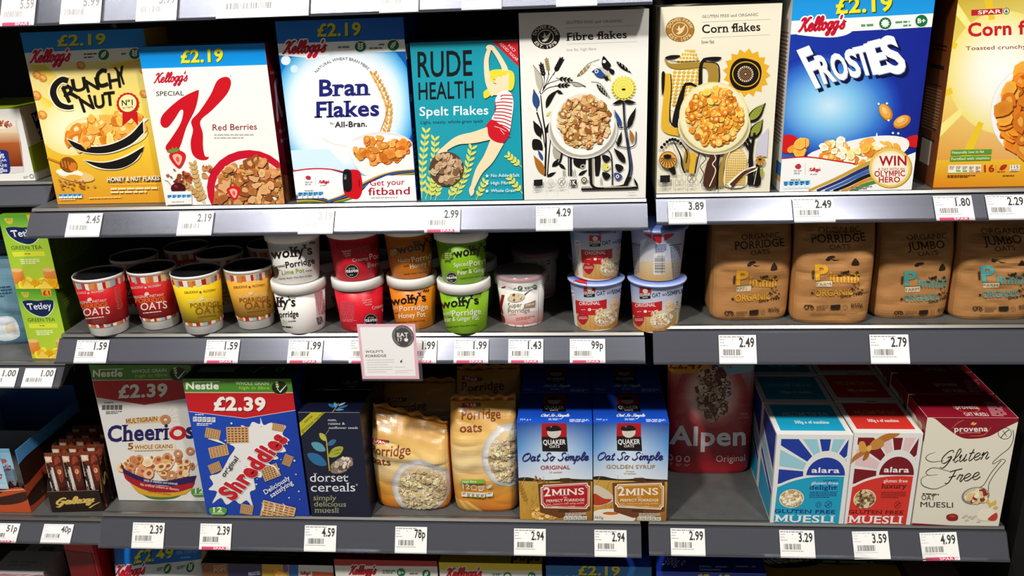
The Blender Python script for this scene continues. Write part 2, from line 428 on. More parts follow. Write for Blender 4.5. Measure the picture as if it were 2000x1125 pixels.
    def flakes(s, inside, n, r, cols, box, asp=.75, rim=None, jag=.28, k=9, spot=None):
        """heap of cereal pieces whose centres pass inside(x, y)"""
        cs = [lin(c) for c in cols]; rm = lin(rim) if rim else None; m = 0; tries = 0
        while m < n and tries < n*30:
            tries += 1
            x, y = s.rnd.uniform(box[0], box[2]), s.rnd.uniform(box[1], box[3])
            if not inside(x, y): continue
            m += 1; s.L += .22; rr = r*s.rnd.uniform(.7, 1.25); rot = s.rnd.uniform(0, 6.28); ar = s.rnd.uniform(asp*.75, 1)
            js = [1+s.rnd.uniform(-jag, jag) for _ in range(k)]
            def pts(q, ox=0, oy=0):
                o = []
                for i in range(k):
                    t = 6.283*i/k; a, b = rr*q*js[i]*math.cos(t), rr*q*js[i]*ar*math.sin(t)
                    o.append((x+ox+a*math.cos(rot)-b*math.sin(rot), y+oy+a*math.sin(rot)+b*math.cos(rot)))
                return o
            c = s.rnd.choice(cs)
            if rm: s.poly_c(pts(1, rr*.10, rr*.16), rm)
            s.L += .12; s.poly_fan(pts(1), (x, y), c, tuple(min(1, q*s.rnd.uniform(1.1, 1.5)) for q in c))
            if spot and s.rnd.random() < spot[0]:
                s.L += .12; s.poly_c(pts(.45, rr*.1, -rr*.1), lin(spot[1]))
    def poly_c(s, p, c):
        for i in range(1, len(p)-1): s.tri([p[0], p[i], p[i+1]], c)
    def poly_fan(s, p, ctr, c_in, c_out):
        for i in range(len(p)): s.tri([ctr, p[i-1], p[i]], [c_in, c_out, c_out])
def frame(ox, oy, sc):
    """work in the coordinates of an enlarged crop of the photograph"""
    return lambda x, y: (ox+x/sc, oy+y/sc)
A1 = frame(0, 0, 2.344); A2 = frame(500, 0, 2.344); A3 = frame(980, 0, 2.343); A4 = frame(1480, 0, 2.344)
B1 = frame(0, 400, 2.961); B2 = frame(500, 420, 3.308); B3 = frame(920, 420, 3.308); B4 = frame(1320, 400, 2.941)
C1 = frame(0, 700, 2.648); C2 = frame(330, 700, 2.647); C3 = frame(700, 700, 2.647); C4 = frame(980, 690, 2.586)
C5 = frame(1260, 690, 2.586); C6 = frame(1580, 690, 2.586)
U = ((0, 0), (100, 0), (100, 100), (0, 100))      # a plain 100 x 100 sheet
# ================================================================== the setting
BACK = .50
METAL = mat_flat('painted_shelf_metal', '5c5c5a', .45, .3, .5, .12, 40)
STEEL = mat_flat('brushed_steel_lip', '8f8d88', .3, .85, .5, .08, 60, (.05, 6, 6))
DARK = mat_flat('black_back_panel', '0c0c0d', .6, 0, .3, .3, 20)
RAILM = mat_flat('grey_price_rail', '6c6e7a', .2, .75, .5, .05, 20, (.03, 8, 8))
CLEAR = mat_flat('clear_rail_cover', '8a8c92', .15, 0, .5, .02, 20, None, 0, .06)
def room(name, x0, x1, y0, y1, z0, z1, mat):
    m = MB(); m.box(x0, x1, y0, y1, z0, z1, (.5, .5, .5)); return structure(m.build(name, mat))
room('floor', -2.5, 4.5, -3.2, .62, -.06, 0, mat_flat('shop_floor_tiles', '8a857c', .35, 0, .5, .1, 6))
room('wall_back', -2.5, 4.5, BACK, BACK+.06, 0, 2.6, DARK)
RAIL = {}; RZ = {}          # deck height of every shelf
def shelf(key, label, x0, x1, zr, deck_px, y0=0, y_in=.028):
    """one shelf: deck, front lip, price rail with its clear cover; zr = bottom edge of the rail, y0 = its distance behind the aisle line"""
    zd = at_y(*deck_px, y_in+y0).z if deck_px else zr+.075
    RZ[key] = zd+.0008
    t = thing('gondola_shelf', label, 'shelf', ((x0+x1)/2, y0, zd), 0, 'shelves of the cereal aisle')
    hx = (x1-x0)/2-.0015; bk = BACK-y0
    m = MB(); m.box(-hx, hx, y_in+.008, bk-.003, -.016, 0, (.5, .5, .5), .001); m.build('deck', METAL, t)
    zt = min(zr+.045-zd, -.008)                             # top of the rail below the deck
    m = MB(); m.sweep([(y_in+.010, 0), (y_in+.003, 0), (y_in, -.004), (y_in-.001, zt*.5), (y_in+.001, zt+.003), (y_in+.008, zt+.003), (y_in+.010, -.017)], -hx, hx, (.5, .5, .5)); fixn(m.build('front_lip', STEEL, t))
    zb = zr-zd
    m = MB(); m.sweep([(y_in+.006, zt+.002), (y_in-.003, zt+.002), (.002, zb+.004), (-.004, zb+.003), (-.004, zb), (.006, zb), (y_in+.006, zt-.010)], -hx-.001, hx+.001, (.5, .5, .5)); fixn(m.build('price_rail', RAILM, t))
    m = MB(); m.sweep([(y_in-.006, zt+.001), (y_in-.0064, zt+.0005), (-.0030, zb+.004), (-.0026, zb+.0035)], -hx-.001, hx+.001, (.5, .5, .5)); fixn(m.build('rail_cover', CLEAR, t))
    for s in (-1, 1):
        m = MB(); m.sweep([(y_in+.03, -.018), (bk-.004, -.018), (bk-.004, -.07), (bk-.06, -.07), (y_in+.03, -.03)], s*(hx-.004), s*(hx-.004)+.003*(-s), (.1, .1, .1)); fixn(m.build('bracket', DARK, t))
    RAIL[key] = (y0-.0034, zr+.001, y0+y_in-.0068, zd+zt+.0005)
    return t
shelf('m0', 'white-lit top shelf edge across the top of the middle bay', -.06, 1.0, .3433+ZB, None)
shelf('m1', 'middle bay shelf carrying the large branded cereal boxes', 0, 1.0, .0176+ZB, (700, 398))
shelf('m2', 'middle bay shelf carrying the porridge pots', 0, 1.0, -.2047+ZB, (1071, 651))
shelf('m3', 'middle bay shelf carrying oat boxes and porridge bags', 0, 1.0, -.5796+ZB, (1135, 1018))
XR = 1.012; XE = at_y(1972, 1092, 0).x
shelf('r0', 'right bay top shelf above the corn flake boxes, just out of frame', XR, XE, .40+ZB, None)
shelf('r1', 'right bay shelf carrying three corn flake boxes', XR, XE, .0254+ZB, (1693, 374))
shelf('r2', 'right bay shelf carrying the brown paper oat bags', XR, XE, -.2061+ZB, (1830, 636))
shelf('r3', 'right bay shelf carrying the muesli boxes', XR, XE, -.5742+ZB, (1773, 1027))
LY = {'l1': .075, 'l2': .02, 'l3': .022}
for k, lb, e, dk in (('l1', 'left bay shelf under the white and green coffee box', (98, 402), (40, 356)), ('l2', 'left bay shelf under the stacked green tea boxes', (118, 757), (70, 709)), ('l3', 'left bay shelf under the chocolate display boxes', (199, 1062), (100, 1013))):
    p = at_y(*e, LY[k]); shelf(k, lb, -1.0, min(p.x, -.001), p.z, dk, LY[k])
shelf('l0', 'left bay top shelf above the coffee box, out of frame', -1.0, -.065, .36+ZB, None, .02)
# lowest shelf of every bay, below the frame
for k, lb, x0, x1 in (('m4', 'middle bay lowest shelf under the bottom cereal boxes', 0, 1.0), ('r4', 'right bay lowest shelf under the biscuit cereal boxes', XR, XE)):
    shelf(k, lb, x0, x1, .19, None)
shelf('l4', 'left bay lowest shelf below the chocolate boxes', -1.0, -.022, .36, None, .02)
room('wall_right', XE+.02, XE+.06, .03, BACK, 0, 2.3, DARK)
print('XE', XE)
print({k: round(v, 4) for k, v in RZ.items()})
# ================================================================== cartons
class Carton:
    """a cereal box: carton body, printed front panel, printed sides and top flap"""
    def __init__(s, name, label, cat, quad, fr, shelf, depth, front, side, top, group=None, yaw=None, y=None, mat=CARD, h=None):
        q = [fr(*p) for p in quad]; z = RZ[shelf]
        a, b = at_z(*q[3], z), at_z(*q[2], z)
        if y is not None: a, b = at_y(*q[3], y), at_y(*q[2], y)
        ya = math.atan2(b.y-a.y, b.x-a.x) if yaw is None else RAD(yaw)
        lim = RAD(9)
        if yaw is None and abs(ya) > lim: ya = math.copysign(lim, ya)
        mid = (a+b)/2; W = abs(b.x-a.x)/math.cos(ya)
        mid.y = max(mid.y, .030+abs(math.sin(ya))*W/2)
        def top_z(p):                           # meet the ray with the upright front plane
            r = ray(*p); n = Vector((-math.sin(ya), math.cos(ya), 0)); t = (Vector((mid.x, mid.y, 0))-CAMP).dot(n)/r.dot(n); return (CAMP+r*t).z
        s.w = W; s.h = h or (top_z(q[0])+top_z(q[1]))/2-z; s.d = depth; s.mat = mat; s.name = name; s.z = z
        s.t = thing(name, label, cat, (mid.x, mid.y, z), ya, group)
        W, H, D = s.w/2, s.h, s.d
        print('%-28s x %.3f y %.3f w %.3f h %.3f yaw %.1f' % (label[:28], mid.x, mid.y, s.w, s.h, math.degrees(ya)))
        m = MB(); m.box(-W+.0006, W-.0006, .0006, D, 0, H-.0006, lin(side), .0012); s.body = m
        e = .0006
        s.front = Art(q, lambda u, v, k: (-W+u*2*W, -k, v*H), fr=fr); s.front.mb.box(-W, W, 0, e, 0, H, lin(front))
        s.right = Art(U, lambda u, v, k: (W+k, u*D, v*H)); s.right.mb.box(W-e, W, e, D, 0, H, lin(side))
        s.left = Art(U, lambda u, v, k: (-W-k, D-u*D, v*H)); s.left.mb.box(-W, -W+e, e, D, 0, H, lin(side))
        s.top = Art(U, lambda u, v, k: (-W+u*2*W, v*D, H+k)); s.top.mb.box(-W+e, W-e, e, D-.001, H-e, H, lin(top))
    def done(s, copies=(), gap=.004, lean=0):
        s.body.build('carton_body', s.mat, s.t)
        s.front.mb.build('front_panel', s.mat, s.t); s.right.mb.build('side_panel', s.mat, s.t)
        s.left.mb.build('side_panel', s.mat, s.t); s.top.mb.build('top_flap', s.mat, s.t)
        ya = s.t.rotation_euler.z
        for i, lb in enumerate(copies):
            st = (s.d+gap)*(i+1); p = s.t.location
            dup(s.t, (p.x-math.sin(ya)*st, p.y+math.cos(ya)*st, p.z), lb)
        return s.t
def logo_k(a, x0, y0, x1, y1, xh, wd, edge='fff', ew=9, col='c4122f'): a.script("Kellogg's", x0, y0, x1, y1, xh, col, wd, .3, None, edge, ew)
def price(a, t, x0, y0, x1, y1, h, col='f6ea2a', sh='25451c', off=.03, dx=3):
    a.T(t, x0+dx, y0+dx, x1+dx, y1+dx, h, sh, off+.012); a.T(t, x0, y0, x1, y1, h, col, off)
def gda(a, x0, y0, x1, y1, h, n=5, col='5fb0dc', ink='123c7a'):
    d = Vector((x1-x0, y1-y0))/n
    for i in range(n):
        p = Vector((x0, y0))+d*i; q = p+d*.9
        a.P(col, p.x, p.y, q.x, q.y, q.x, q.y+h, p.x, p.y+h); a.P('e8f4fb', p.x, p.y+h*.5, q.x, q.y+h*.5, q.x, q.y+h, p.x, p.y+h)
        a.micro(p.x+d.x*.1, p.y+h*.15, q.x-d.x*.1, q.y+h*.15, h*.16, ink, 2)
def leaf(a, x0, y0, x1, y1, wd, col): 
    d = Vector((x1-x0, y1-y0)); n = Vector((-d.y, d.x)).normalized()*wd; p = Vector((x0, y0)); m = p+d*.5
    a.poly(crom([p[:], (p+d*.2+n*.7)[:], (m+n)[:], (p+d*.8+n*.7)[:], (p+d)[:], (p+d*.8-n*.7)[:], (m-n)[:], (p+d*.2-n*.7)[:]], 3, True), col)
def badge(a, cx, cy, r, kind='leaf', col='15703c'):
    a.E('f4f6f2', cx, cy, r*1.12); a.E(col, cx, cy, r)
    if kind == 'leaf':
        leaf(a, cx-r*.45, cy+r*.6, cx+r*.4, cy-r*.65, r*.33, 'f1f6ec'); a.stroke(col, [(cx-r*.5, cy+r*.7), (cx+r*.25, cy-r*.4)], r*.1, False)
    elif kind == 'sun':
        a.poly([(cx+r*(.75 if k % 2 else .52)*math.cos(k*.314), cy+r*(.75 if k % 2 else .52)*math.sin(k*.314)) for k in range(20)], 'f1f6ec'); 
    elif kind == 'grain':
        for k in range(3):
            for sg in (-1, 1): leaf(a, cx, cy+r*(.5-k*.4), cx+sg*r*.5, cy+r*(.1-k*.4), r*.15, 'f1f6ec')
    else: a.T(kind, cx-r*.62, cy+r*.36, cx+r*.66, cy+r*.36, r*.75, 'f1f6ec', .03)
def wheat(a, x0, y0, x1, y1, n, ln, wd, col, bend=0, stem=2):
    d = Vector((x1-x0, y1-y0)); nr = Vector((-d.y, d.x)).normalized(); pts = []
    for i in range(n+1):
        t = i/n; p = Vector((x0, y0))+d*t+nr*bend*math.sin(t*3.14); pts.append(p)
    a.stroke(col, [p[:] for p in pts], stem)
    u = d.normalized()
    for i in range(1, n+1):
        p = pts[i]
        for sg in (-1, 1): e = p+u*ln*.75+nr*sg*ln*.6; leaf(a, p.x, p.y, e.x, e.y, wd, col)
def inell(cx, cy, rx, ry): return lambda x, y: ((x-cx)/rx)**2+((y-cy)/ry)**2 < 1
ORANGE = ['e79a3a', 'd98526', 'f0ad4c', 'c9741f', 'eba845']
BROWN = ['a8642f', 'c58a4f', '8a4a20', 'd2a06a', '9a5a2c']
# ------------------------------------------------------------------ yellow honey and nut box
D0 = frame(0, 0, 4.688); D1 = frame(0, 180, 3.75); K1 = frame(260, 80, 3.31)
c = Carton('cereal_box', 'yellow honey nut flakes box with a black striped bowl picture, leftmost of its shelf', 'cereal box', [(72, 150), (632, 132), (795, 936), (268, 948)], A1, 'm1', .075, 'f4dc7c', 'e8b01e', '0a86d6', 'large cereal boxes', y=.055, yaw=0)
a = c.front; a.fr = A1
a.grad([(90, 240), (650, 215), (700, 470), (160, 480)], ['f3e2a0', 'f3df88', 'efd766', 'efdb86'])
a.grad([(150, 475), (700, 465), (740, 680), (200, 690)], ['f2e092', 'f3da6a', 'f0c93a', 'e9bd34'])
a.grad([(195, 685), (745, 675), (800, 950), (260, 955)], ['e9bd34', 'f0c838', 'dd9620', 'dc9420'])
for p in ([(120, 300), (190, 300), (330, 420), (280, 470)], [(160, 430), (300, 520), (250, 560), (170, 500)], [(480, 300), (640, 270), (655, 300), (560, 360)]): a.grad(p, ['f0cf3a', 'ecc62e', 'f2e092', 'f2dd88'], 4)
a.rad(330, 590, 160, 130, [(0, 'f8f2d6'), (.6, 'f5ebb8'), (1, 'f1de8c')])
a.grad([(60, 140), (640, 120), (648, 216), (92, 245)], ['0a86d6', '0a86d6', '0a82d0', '0a82d0'], 2)
a.P('e9e6dc', 92, 244, 648, 216, 652, 272, 102, 296)
a.fr = D0
price(a, '£2.19', 490, 424, 930, 406, 100, 'd8cf30', '1c3a30', dx=4)
logo_k(a, 245, 580, 600, 560, 62, 19, 'f6f0e6', 16, 'd01838')
a.micro(735, 495, 850, 490, 12, '3a5a48', 2, 2.4); badge(a, 915, 505, 50, 'leaf'); a.micro(1075, 492, 1135, 490, 12, '3a5a48'); badge(a, 1197, 495, 50, 'grain')
for x, y, r in ((310, 690, 42), (365, 720, 40), (710, 605, 42), (310, 880, 48), (370, 1060, 46), (1265, 655, 22), (1290, 865, 40)):
    a.E('dd8f36', x, y, r, r*.85, 30); a.E('f0b660', x+r*.1, y-r*.1, r*.62, r*.4, 40); a.E('cf7c2a', x-r*.3, y+r*.3, r*.3, r*.22)
def wob(txt, x0, y0, x1, y1, h, off=.028, shear=0):
    a.T(txt, x0, y0, x1, y1, h, 'f6ecc0', off+.05, 0, shear); a.T(txt, x0, y0, x1, y1, h, '16130f', off, 0, shear)
for cl, ex in (('f6ecc0', 26), ('16130f', 0)):
    a.stroke(cl, [(598, 745), (540, 735), (480, 790), (468, 870), (520, 960), (600, 990), (655, 985)], (52+ex, 60+ex, 40+ex))
a.T('R', 600, 945, 715, 890, 150, '16130f', .03); a.T('U', 645, 850, 778, 822, 120, '16130f', .03); a.T('N', 775, 850, 890, 818, 115, '16130f', .03)
a.stroke('16130f', [(948, 655), (905, 650), (868, 690), (870, 760), (905, 790), (965, 772)], 34)
a.T('H', 978, 818, 1085, 800, 145, '16130f', .02); a.T('Y', 1060, 782, 1150, 762, 165, '16130f', .02, 0, -.1)
a.T('N', 745, 1035, 850, 995, 135, '16130f', .03); a.T('U', 850, 1000, 945, 985, 120, '16130f', .03); a.T('T', 940, 975, 1040, 962, 125, '16130f', .03)
for x, y, r in ((560, 800, 10), (575, 845, 12), (575, 882, 13), (545, 790, 5), (600, 790, 12), (535, 830, 5)): a.E('f6ecc0' if r == 5 else '16130f', x, y, r)
a.fr = A1
a.rad(480, 610, 190, 80, [(0, 'f6f2ea'), (.8, 'f3ead6'), (1, 'efd878')])
a.fr = D1
inb = lambda x, y: 190 < y-(-.10*(x-480)) and ((x-745)/285)**2+((y-290+.16*(x-745))/125)**2 < 1
a.B('f4efe8', 480, 350, 560, 300, 1030, 200, 1035, 240, 900, 360, 700, 420, 560, 405)
a.flakes(inb, 85, 42, ORANGE+['f6c878'], (470, 130, 1030, 420), rim='b5661c', spot=(.4, 'f6dca8'))
a.P('f4f0e2', 480, 345, *sum(map(list, crom([(480, 345), (640, 400), (800, 385), (930, 320), (1036, 205)], 5)), []), 1050, 310, *sum(map(list, crom([(1050, 310), (960, 400), (800, 460), (640, 460), (540, 420), (480, 345)], 5)), []))
a.poly(crom([(486, 354), (640, 408), (800, 394), (940, 325), (1034, 218)], 5)+crom([(1042, 305), (950, 392), (800, 452), (650, 455), (545, 420), (486, 354)], 5), '14110e')
a.flakes(inell(640, 380, 40, 25), 5, 32, ORANGE, (600, 350, 690, 410), rim='b5661c')
a.poly(crom([(606, 508), (760, 520), (900, 480), (1050, 395)], 5)+crom([(1050, 395), (1010, 500), (900, 570), (780, 582), (680, 560), (606, 508)], 5), 'f4ecd0')
a.poly(crom([(615, 513), (760, 528), (910, 488), (1047, 408)], 5)+crom([(1040, 440), (980, 520), (890, 568), (780, 575), (690, 552), (615, 513)], 5), '14110e')
a.fr = D0
a.P('c4181c', 1105, 1030, 1240, 1030, 1252, 1160, 1190, 1090, 1108, 1165)
a.poly([(1150+(104 if k % 2 else 97)*math.cos(k*.1745), 955+(104 if k % 2 else 97)*math.sin(k*.1745)) for k in range(36)], 'c4181c'); a.E('f3e6a4', 1150, 952, 80)
a.T('Nº1', 1098, 975, 1198, 968, 52, '1a1410', .02); a.T('for TASTE', 1108, 1004, 1200, 996, 18, '1a1410', .02)
a.fr = D1
a.stroke('c8861e', [(335, 490), (440, 530)], 14, False); a.E('e8c27a', 560, 630, 135, 40, 8); a.E('f5efdc', 510, 605, 100, 30, 6); a.E('e2a83a', 540, 640, 60, 22)
a.E('8a4a14', 500, 545, 66, 56, 30)
for k in range(5): a.stroke('d98a2a', [(448+k*24, 510+k*6), (462+k*24, 560+k*8)], 7)
a.E('d87a1e', 535, 560, 26, 34, 20)
for k in range(26): x, y = 440+a.rnd.random()*180, 655+a.rnd.random()*70; a.E(a.rnd.choice(['b8752a', 'd49a4a', '9a5a1c']), x, y, 13, 8, 40)
a.E('b8904a', 645, 705, 9); a.E('b8904a', 697, 705, 9)
for dx, cl, o in ((4, '5a3410', .06), (0, 'f8f0e0', .03)): a.T('HONEY & NUT FLAKES', 790+dx, 668+dx, 1170+dx, 655+dx, 32, cl, o)
a.stroke('f3d27a', [(812, 690), (1165, 682)], 2, False); a.micro(815, 716, 1165, 708, 14, 'f6e2a8', 2, 1.8); a.micro(660, 788, 975, 776, 8, 'f3d48a')
gda(a, 438, 762, 612, 757, 34); a.micro(445, 802, 600, 798, 6, 'f6e2a8')
c.done()
# ------------------------------------------------------------------ white box with the red swash letter
c = Carton('cereal_box', 'white red berries cereal box with a giant red letter and dark red sides', 'cereal box', [(22, 45), (828, 10), (982, 1058), (215, 1078)], K1, 'm1', .07, 'f3f0ea', '7a0f18', '0a8ce0', 'large cereal boxes', y=.034, yaw=0)
a = c.front
a.grad([(10, 40), (840, 5), (852, 150), (45, 184)], ['0a86dc', '0a86dc', '0b97e8', '0b97e8'], 2)
price(a, '£2.19', 297, 142, 568, 130, 82, 'f6ea2a', '3c6a1c', dx=4)
logo_k(a, 128, 277, 338, 260, 34, 9, None, 0, 'c4122f')
a.T('SPECIAL', 143, 360, 320, 354, 29, '3a3634', .006)
a.B('c81020', 415, 335, 400, 322, 300, 375, 200, 465, 172, 520, 185, 560, 220, 563, 262, 510, 300, 450, 318, 462, 300, 540, 240, 640, 208, 690, 220, 720, 260, 728, 300, 690, 340, 560, 395, 440)
a.B('c81020', 575, 232, 610, 240, 620, 280, 590, 350, 500, 450, 428, 520, 445, 600, 448, 690, 462, 750, 487, 755, 470, 775, 420, 772, 380, 735, 368, 660, 382, 580, 370, 520, 420, 460, 490, 350, 530, 260)
a.E('777', 617, 224, 3)
a.T('Red Berries', 508, 582, 792, 572, 40, '8e1a28', .004)
a.micro(518, 606, 770, 602, 9, 'b8b2aa', 2, 2.2)
a.E('c8102a', 745, 955, 268, 248); a.rad(755, 965, 228, 205, [(0, 'f4eee6'), (1, 'ece2d8')])
a.flakes(inell(775, 985, 238, 212), 190, 34, BROWN+['b98048', 'a06630'], (530, 760, 1010, 1075), rim='3e1c0c', jag=.34, spot=(.5, 'd9aa70'))
def strawb(x, y, r, rot, half=True):
    a.B('d01c22', x, y-r*.9, x+r*.8, y-r*.6, x+r*.9, y, x+r*.5, y+r*.9, x+r*.1, y+r*1.1, x-r*.6, y+r*.4, x-r*.9, y-r*.4)
    if half: a.B('f0b09a', x, y-r*.5, x+r*.5, y-r*.2, x+r*.45, y+r*.4, x+r*.15, y+r*.8, x-r*.35, y+r*.2, x-r*.5, y-r*.3); a.B('e0584a', x, y-r*.2, x+r*.25, y+r*.1, x+r*.1, y+r*.5, x-r*.15, y+r*.1)
strawb(650, 985, 48, 0); strawb(285, 765, 58, 0)
for dx, dy in ((-40, -30), (-20, -55), (10, -58), (30, -40), (-55, -10)): leaf(a, 270, 725, 270+dx, 725+dy*.6, 7, '6f8f3a')
a.flakes(inell(325, 900, 55, 45), 22, 16, ['8a3a1c', 'a8502a', '6a2a14'], (260, 850, 390, 950)); a.flakes(inell(475, 850, 35, 45), 12, 15, ['a8502a', '8a3a1c', 'c08050'], (440, 810, 510, 900))
wheat(a, 470, 1060, 390, 810, 9, 40, 9, 'd2a866', -10, 4); wheat(a, 460, 1060, 340, 940, 6, 36, 9, 'c99a56', 10, 4)
a.E('4a0e18', 295, 962, 48, 36); a.E('8a2a3a', 280, 950, 14, 8, 30); a.stroke('3a2a1a', [(250, 945), (225, 915), (204, 910)], 3)
for x, y in ((230, 875), (248, 888), (268, 840), (222, 880)): a.E('a05a5a', x, y, 9, 6, 30)
a.P('f4f2ee', 218, 985, 380, 980, 384, 1065, 224, 1072); gda(a, 226, 1006, 382, 1001, 36); a.micro(255, 1050, 360, 1046, 6, 'aaa')
a = c.right
a.B('c8a8a0', 30, 25, 55, 22, 40, 32, 60, 45, 45, 46, 34, 36, 28, 47, 18, 47, 27, 33); a.T('Kellogg', 15, 19, 60, 19, 2, 'b89090'); a.T('Red', 25, 56, 60, 56, 2.5, 'b89090'); a.T('Berries', 25, 62, 80, 62, 2.5, 'b89090')
a.flakes(lambda x, y: True, 60, 11, ['5a2a14', '7a3c1c', '8a4a24', '4a1c10'], (0, 84, 100, 100)); a.B('6a0a12', 0, 70, 60, 78, 100, 84, 100, 90, 40, 84, 0, 80)
c.done()
# ------------------------------------------------------------------ blue bran box
c = Carton('cereal_box', 'blue and white bran flakes box with a red wristband picture', 'cereal box', [(70, 97), (663, 80), (737, 930), (190, 940)], A2, 'm1', .075, '2a9be0', '123a8a', '0a86d6', 'large cereal boxes', y=.040, yaw=0)
a = c.front
a.grad([(60, 90), (670, 70), (725, 800), (150, 800)], ['0a6fc0', '0a5cb0', '0b3f92', '1683d2'], 6)
a.rad(400, 500, 330, 360, [(0, 'ffffff'), (.62, 'fbfdff'), (.78, 'd2ebfa'), (.9, '7cc6f0'), (1, '2a94da')], 40)
a.fr = A2
a.stroke('e8d8b8', [(300, 640), (345, 668), (430, 680)], 4); a.E('eaf5fc', 125, 280, 22); a.E('cfeaf8', 165, 320, 18)
a.P('d4edfa', 150, 700, 330, 690, 420, 790, 300, 790, 170, 790)
a.grad([(60, 90), (670, 70), (672, 182), (80, 203)], ['0a76d0', '0a5cc0', '0a62c8', '0a76d0'], 2)
a.P('fbfbf8', 78, 202, 670, 184, 677, 240, 85, 256)
price(a, '£2.19', 268, 168, 470, 163, 60, 'd8cf2c', '15402a')
a.P('fbfbf8', 108, 250, 330, 235, 322, 262, 230, 268, 120, 258); logo_k(a, 112, 249, 305, 240, 31, 10, 'fbfbf8', 12)
a.micro(365, 216, 438, 214, 8, '5a8a68'); badge(a, 469, 217, 26, 'grain'); a.micro(553, 205, 588, 204, 7, '5a8a68'); a.micro(510, 222, 588, 220, 7, '5a8a68'); badge(a, 620, 212, 26, 'leaf')
a.arc('NATURAL WHEAT BRAN FIBRE', 392, 435, 156, -52, 46, 13, '7a848c')
a.T('Bran', 283, 446, 518, 440, 76, '1d2170', .022, 1.4); a.T('Flakes', 262, 545, 560, 537, 72, '1d2170', .022, 1.4)
a.T('by', 336, 577, 352, 577, 10, '333'); a.T('All-Bran.', 357, 592, 505, 588, 26, '222', .018)
for i in range(15):
    t = i/14; x = 530+85*math.sin(t*1.75)-25*max(0, t-.6)*2; y = 345+265*t
    for sg in (-1, 1): leaf(a, x+sg*3, y+6, x+sg*16, y-16, 6, ('d99a3e', 'e8b45a')[i % 2])
a.stroke('b87828', [(565, 615), (600, 500), (585, 420), (530, 340)], 3)
a.E('e4e0da', 572, 690, 152, 78); a.B('f6f4f0', 423, 665, 440, 740, 480, 800, 530, 815, 720, 800, 730, 700, 580, 640)
a.rad(575, 690, 140, 64, [(0, 'f5efe4'), (1, 'ffffff')])
a.flakes(inell(575, 692, 122, 60), 75, 20, ['d07e2c', 'c06c20', 'dd964a', 'b8601a', 'cc8030', 'e0a050'], (445, 618, 712, 765), rim='8a4412', jag=.2, spot=(.4, 'e4ac64'))
a.P('fbfaf8', 150, 800, 250, 785, 330, 785, 430, 815, 520, 815, 640, 792, 740, 788, 745, 935, 185, 945)
a.stroke('c41220', [(160, 796), (250, 784), (340, 786), (420, 803)], 6)
for k, cl in enumerate(('c8a040', '2a2f6a', '3a6ab0', '1c1c1c', 'd8902a', '4a8a3a')):
    a.stroke(cl, [(300+k*14, 940), (400+k*8, 905+k*3), (520, 835+k*9), (620, 800+k*5), (735, 788+k*4)], 8)
    a.stroke(cl, [(180, 905+k*7), (260, 905+k*6), (330, 925+k*4)], 6)
a.P('fbfaf8', 520, 850, 600, 815, 742, 812, 745, 935, 440, 940)
a.B('d0101c', 402, 800, 430, 788, 470, 792, 486, 830, 488, 890, 470, 922, 440, 920, 415, 905, 402, 880); a.B('1a1214', 400, 795, 432, 790, 440, 830, 438, 885, 404, 880); a.T('00:1', 415, 832, 415.1, 812, 10, 'c8d0d8')
a.E('7a0a12', 474, 850, 3, 20)
a.T('Get your', 524, 862, 682, 856, 27, 'b01030', .008); a.T('fitband', 516, 905, 706, 900, 34, 'b01030', .012); a.micro(530, 915, 690, 912, 5, 'aaa')
a.B('c03040', 228, 820, 240, 815, 252, 822, 248, 834, 232, 832); a.micro(225, 843, 262, 842, 6, 'b0b0b0', 2); a.stroke('bbb', [(273, 820), (273, 860)], 1.5, False); logo_k(a, 288, 850, 336, 848, 7, 2.2, None, 0); a.micro(295, 858, 335, 857, 4, 'bbb')
gda(a, 195, 892, 312, 888, 30); a.micro(225, 882, 280, 881, 4, '999')
a = c.right; a.R('e8eef4', 0, 14, 100, 22); a.T('Bran', 15, 45, 85, 45, 4, 'c8d8ec'); a.micro(10, 60, 90, 60, 1.5, '7a9ac8', 12, 2)
c.done(['blue bran flakes box directly behind the front bran flakes box'])
# ------------------------------------------------------------------ teal box with the leaping figure
c = Carton('cereal_box', 'teal spelt flakes box with a leaping woman in red shorts', 'cereal box', [(696, 195), (1197, 182), (1222, 905), (756, 913)], A2, 'm1', .06, '1a9cae', '127c8c', '14808e', 'large cereal boxes', y=.036, yaw=0)
a = c.front
a.grad([(690, 190), (1210, 180), (1230, 910), (750, 920)], ['1592a6', '1596aa', '189cae', '2aa2b2'], 3)
a.T('RUDE', 735, 352, 988, 345, 116, '14181a', .012); a.T('HEALTH', 740, 455, 995, 447, 78, '14181a', .012)
a.T('Spelt Flakes', 745, 528, 1062, 522, 40, 'f4fafa', .008); a.T('Light, toasty, whole-grain spelt', 750, 565, 1038, 559, 14, '0a2c36', .008)
a.P('cc1f2c', 1075, 188, 1197, 184, 1203, 308)
a.T('NO', 1150, 213, 1180, 240, 13, 'f0d8d8'); a.T('ADDED SUGAR', 1110, 202, 1192, 282, 13, 'f0d8d8', .005)
for p in ((758, 900, 775, 605, 10, 32, -6), (775, 905, 815, 640, 10, 32, 14), (820, 908, 840, 790, 6, 28, 6), (880, 906, 935, 790, 6, 28, 0), (905, 905, 985, 680, 9, 34, 12), (1008, 908, 1045, 830, 4, 26, 0), (1218, 760, 1160, 712, 4, 26, 0), (1222, 880, 1168, 815, 4, 26, 0), (800, 906, 812, 830, 4, 26, 0)): wheat(a, *p[:4], p[4], p[5], 6, 'd9dc6a', p[6], 3)
SK = 'f0dcb4'
a.B('e4d83a', 1075, 322, 1130, 318, 1175, 330, 1182, 380, 1165, 415, 1120, 400, 1080, 430, 1045, 450, 1040, 420, 1060, 400, 1050, 350)
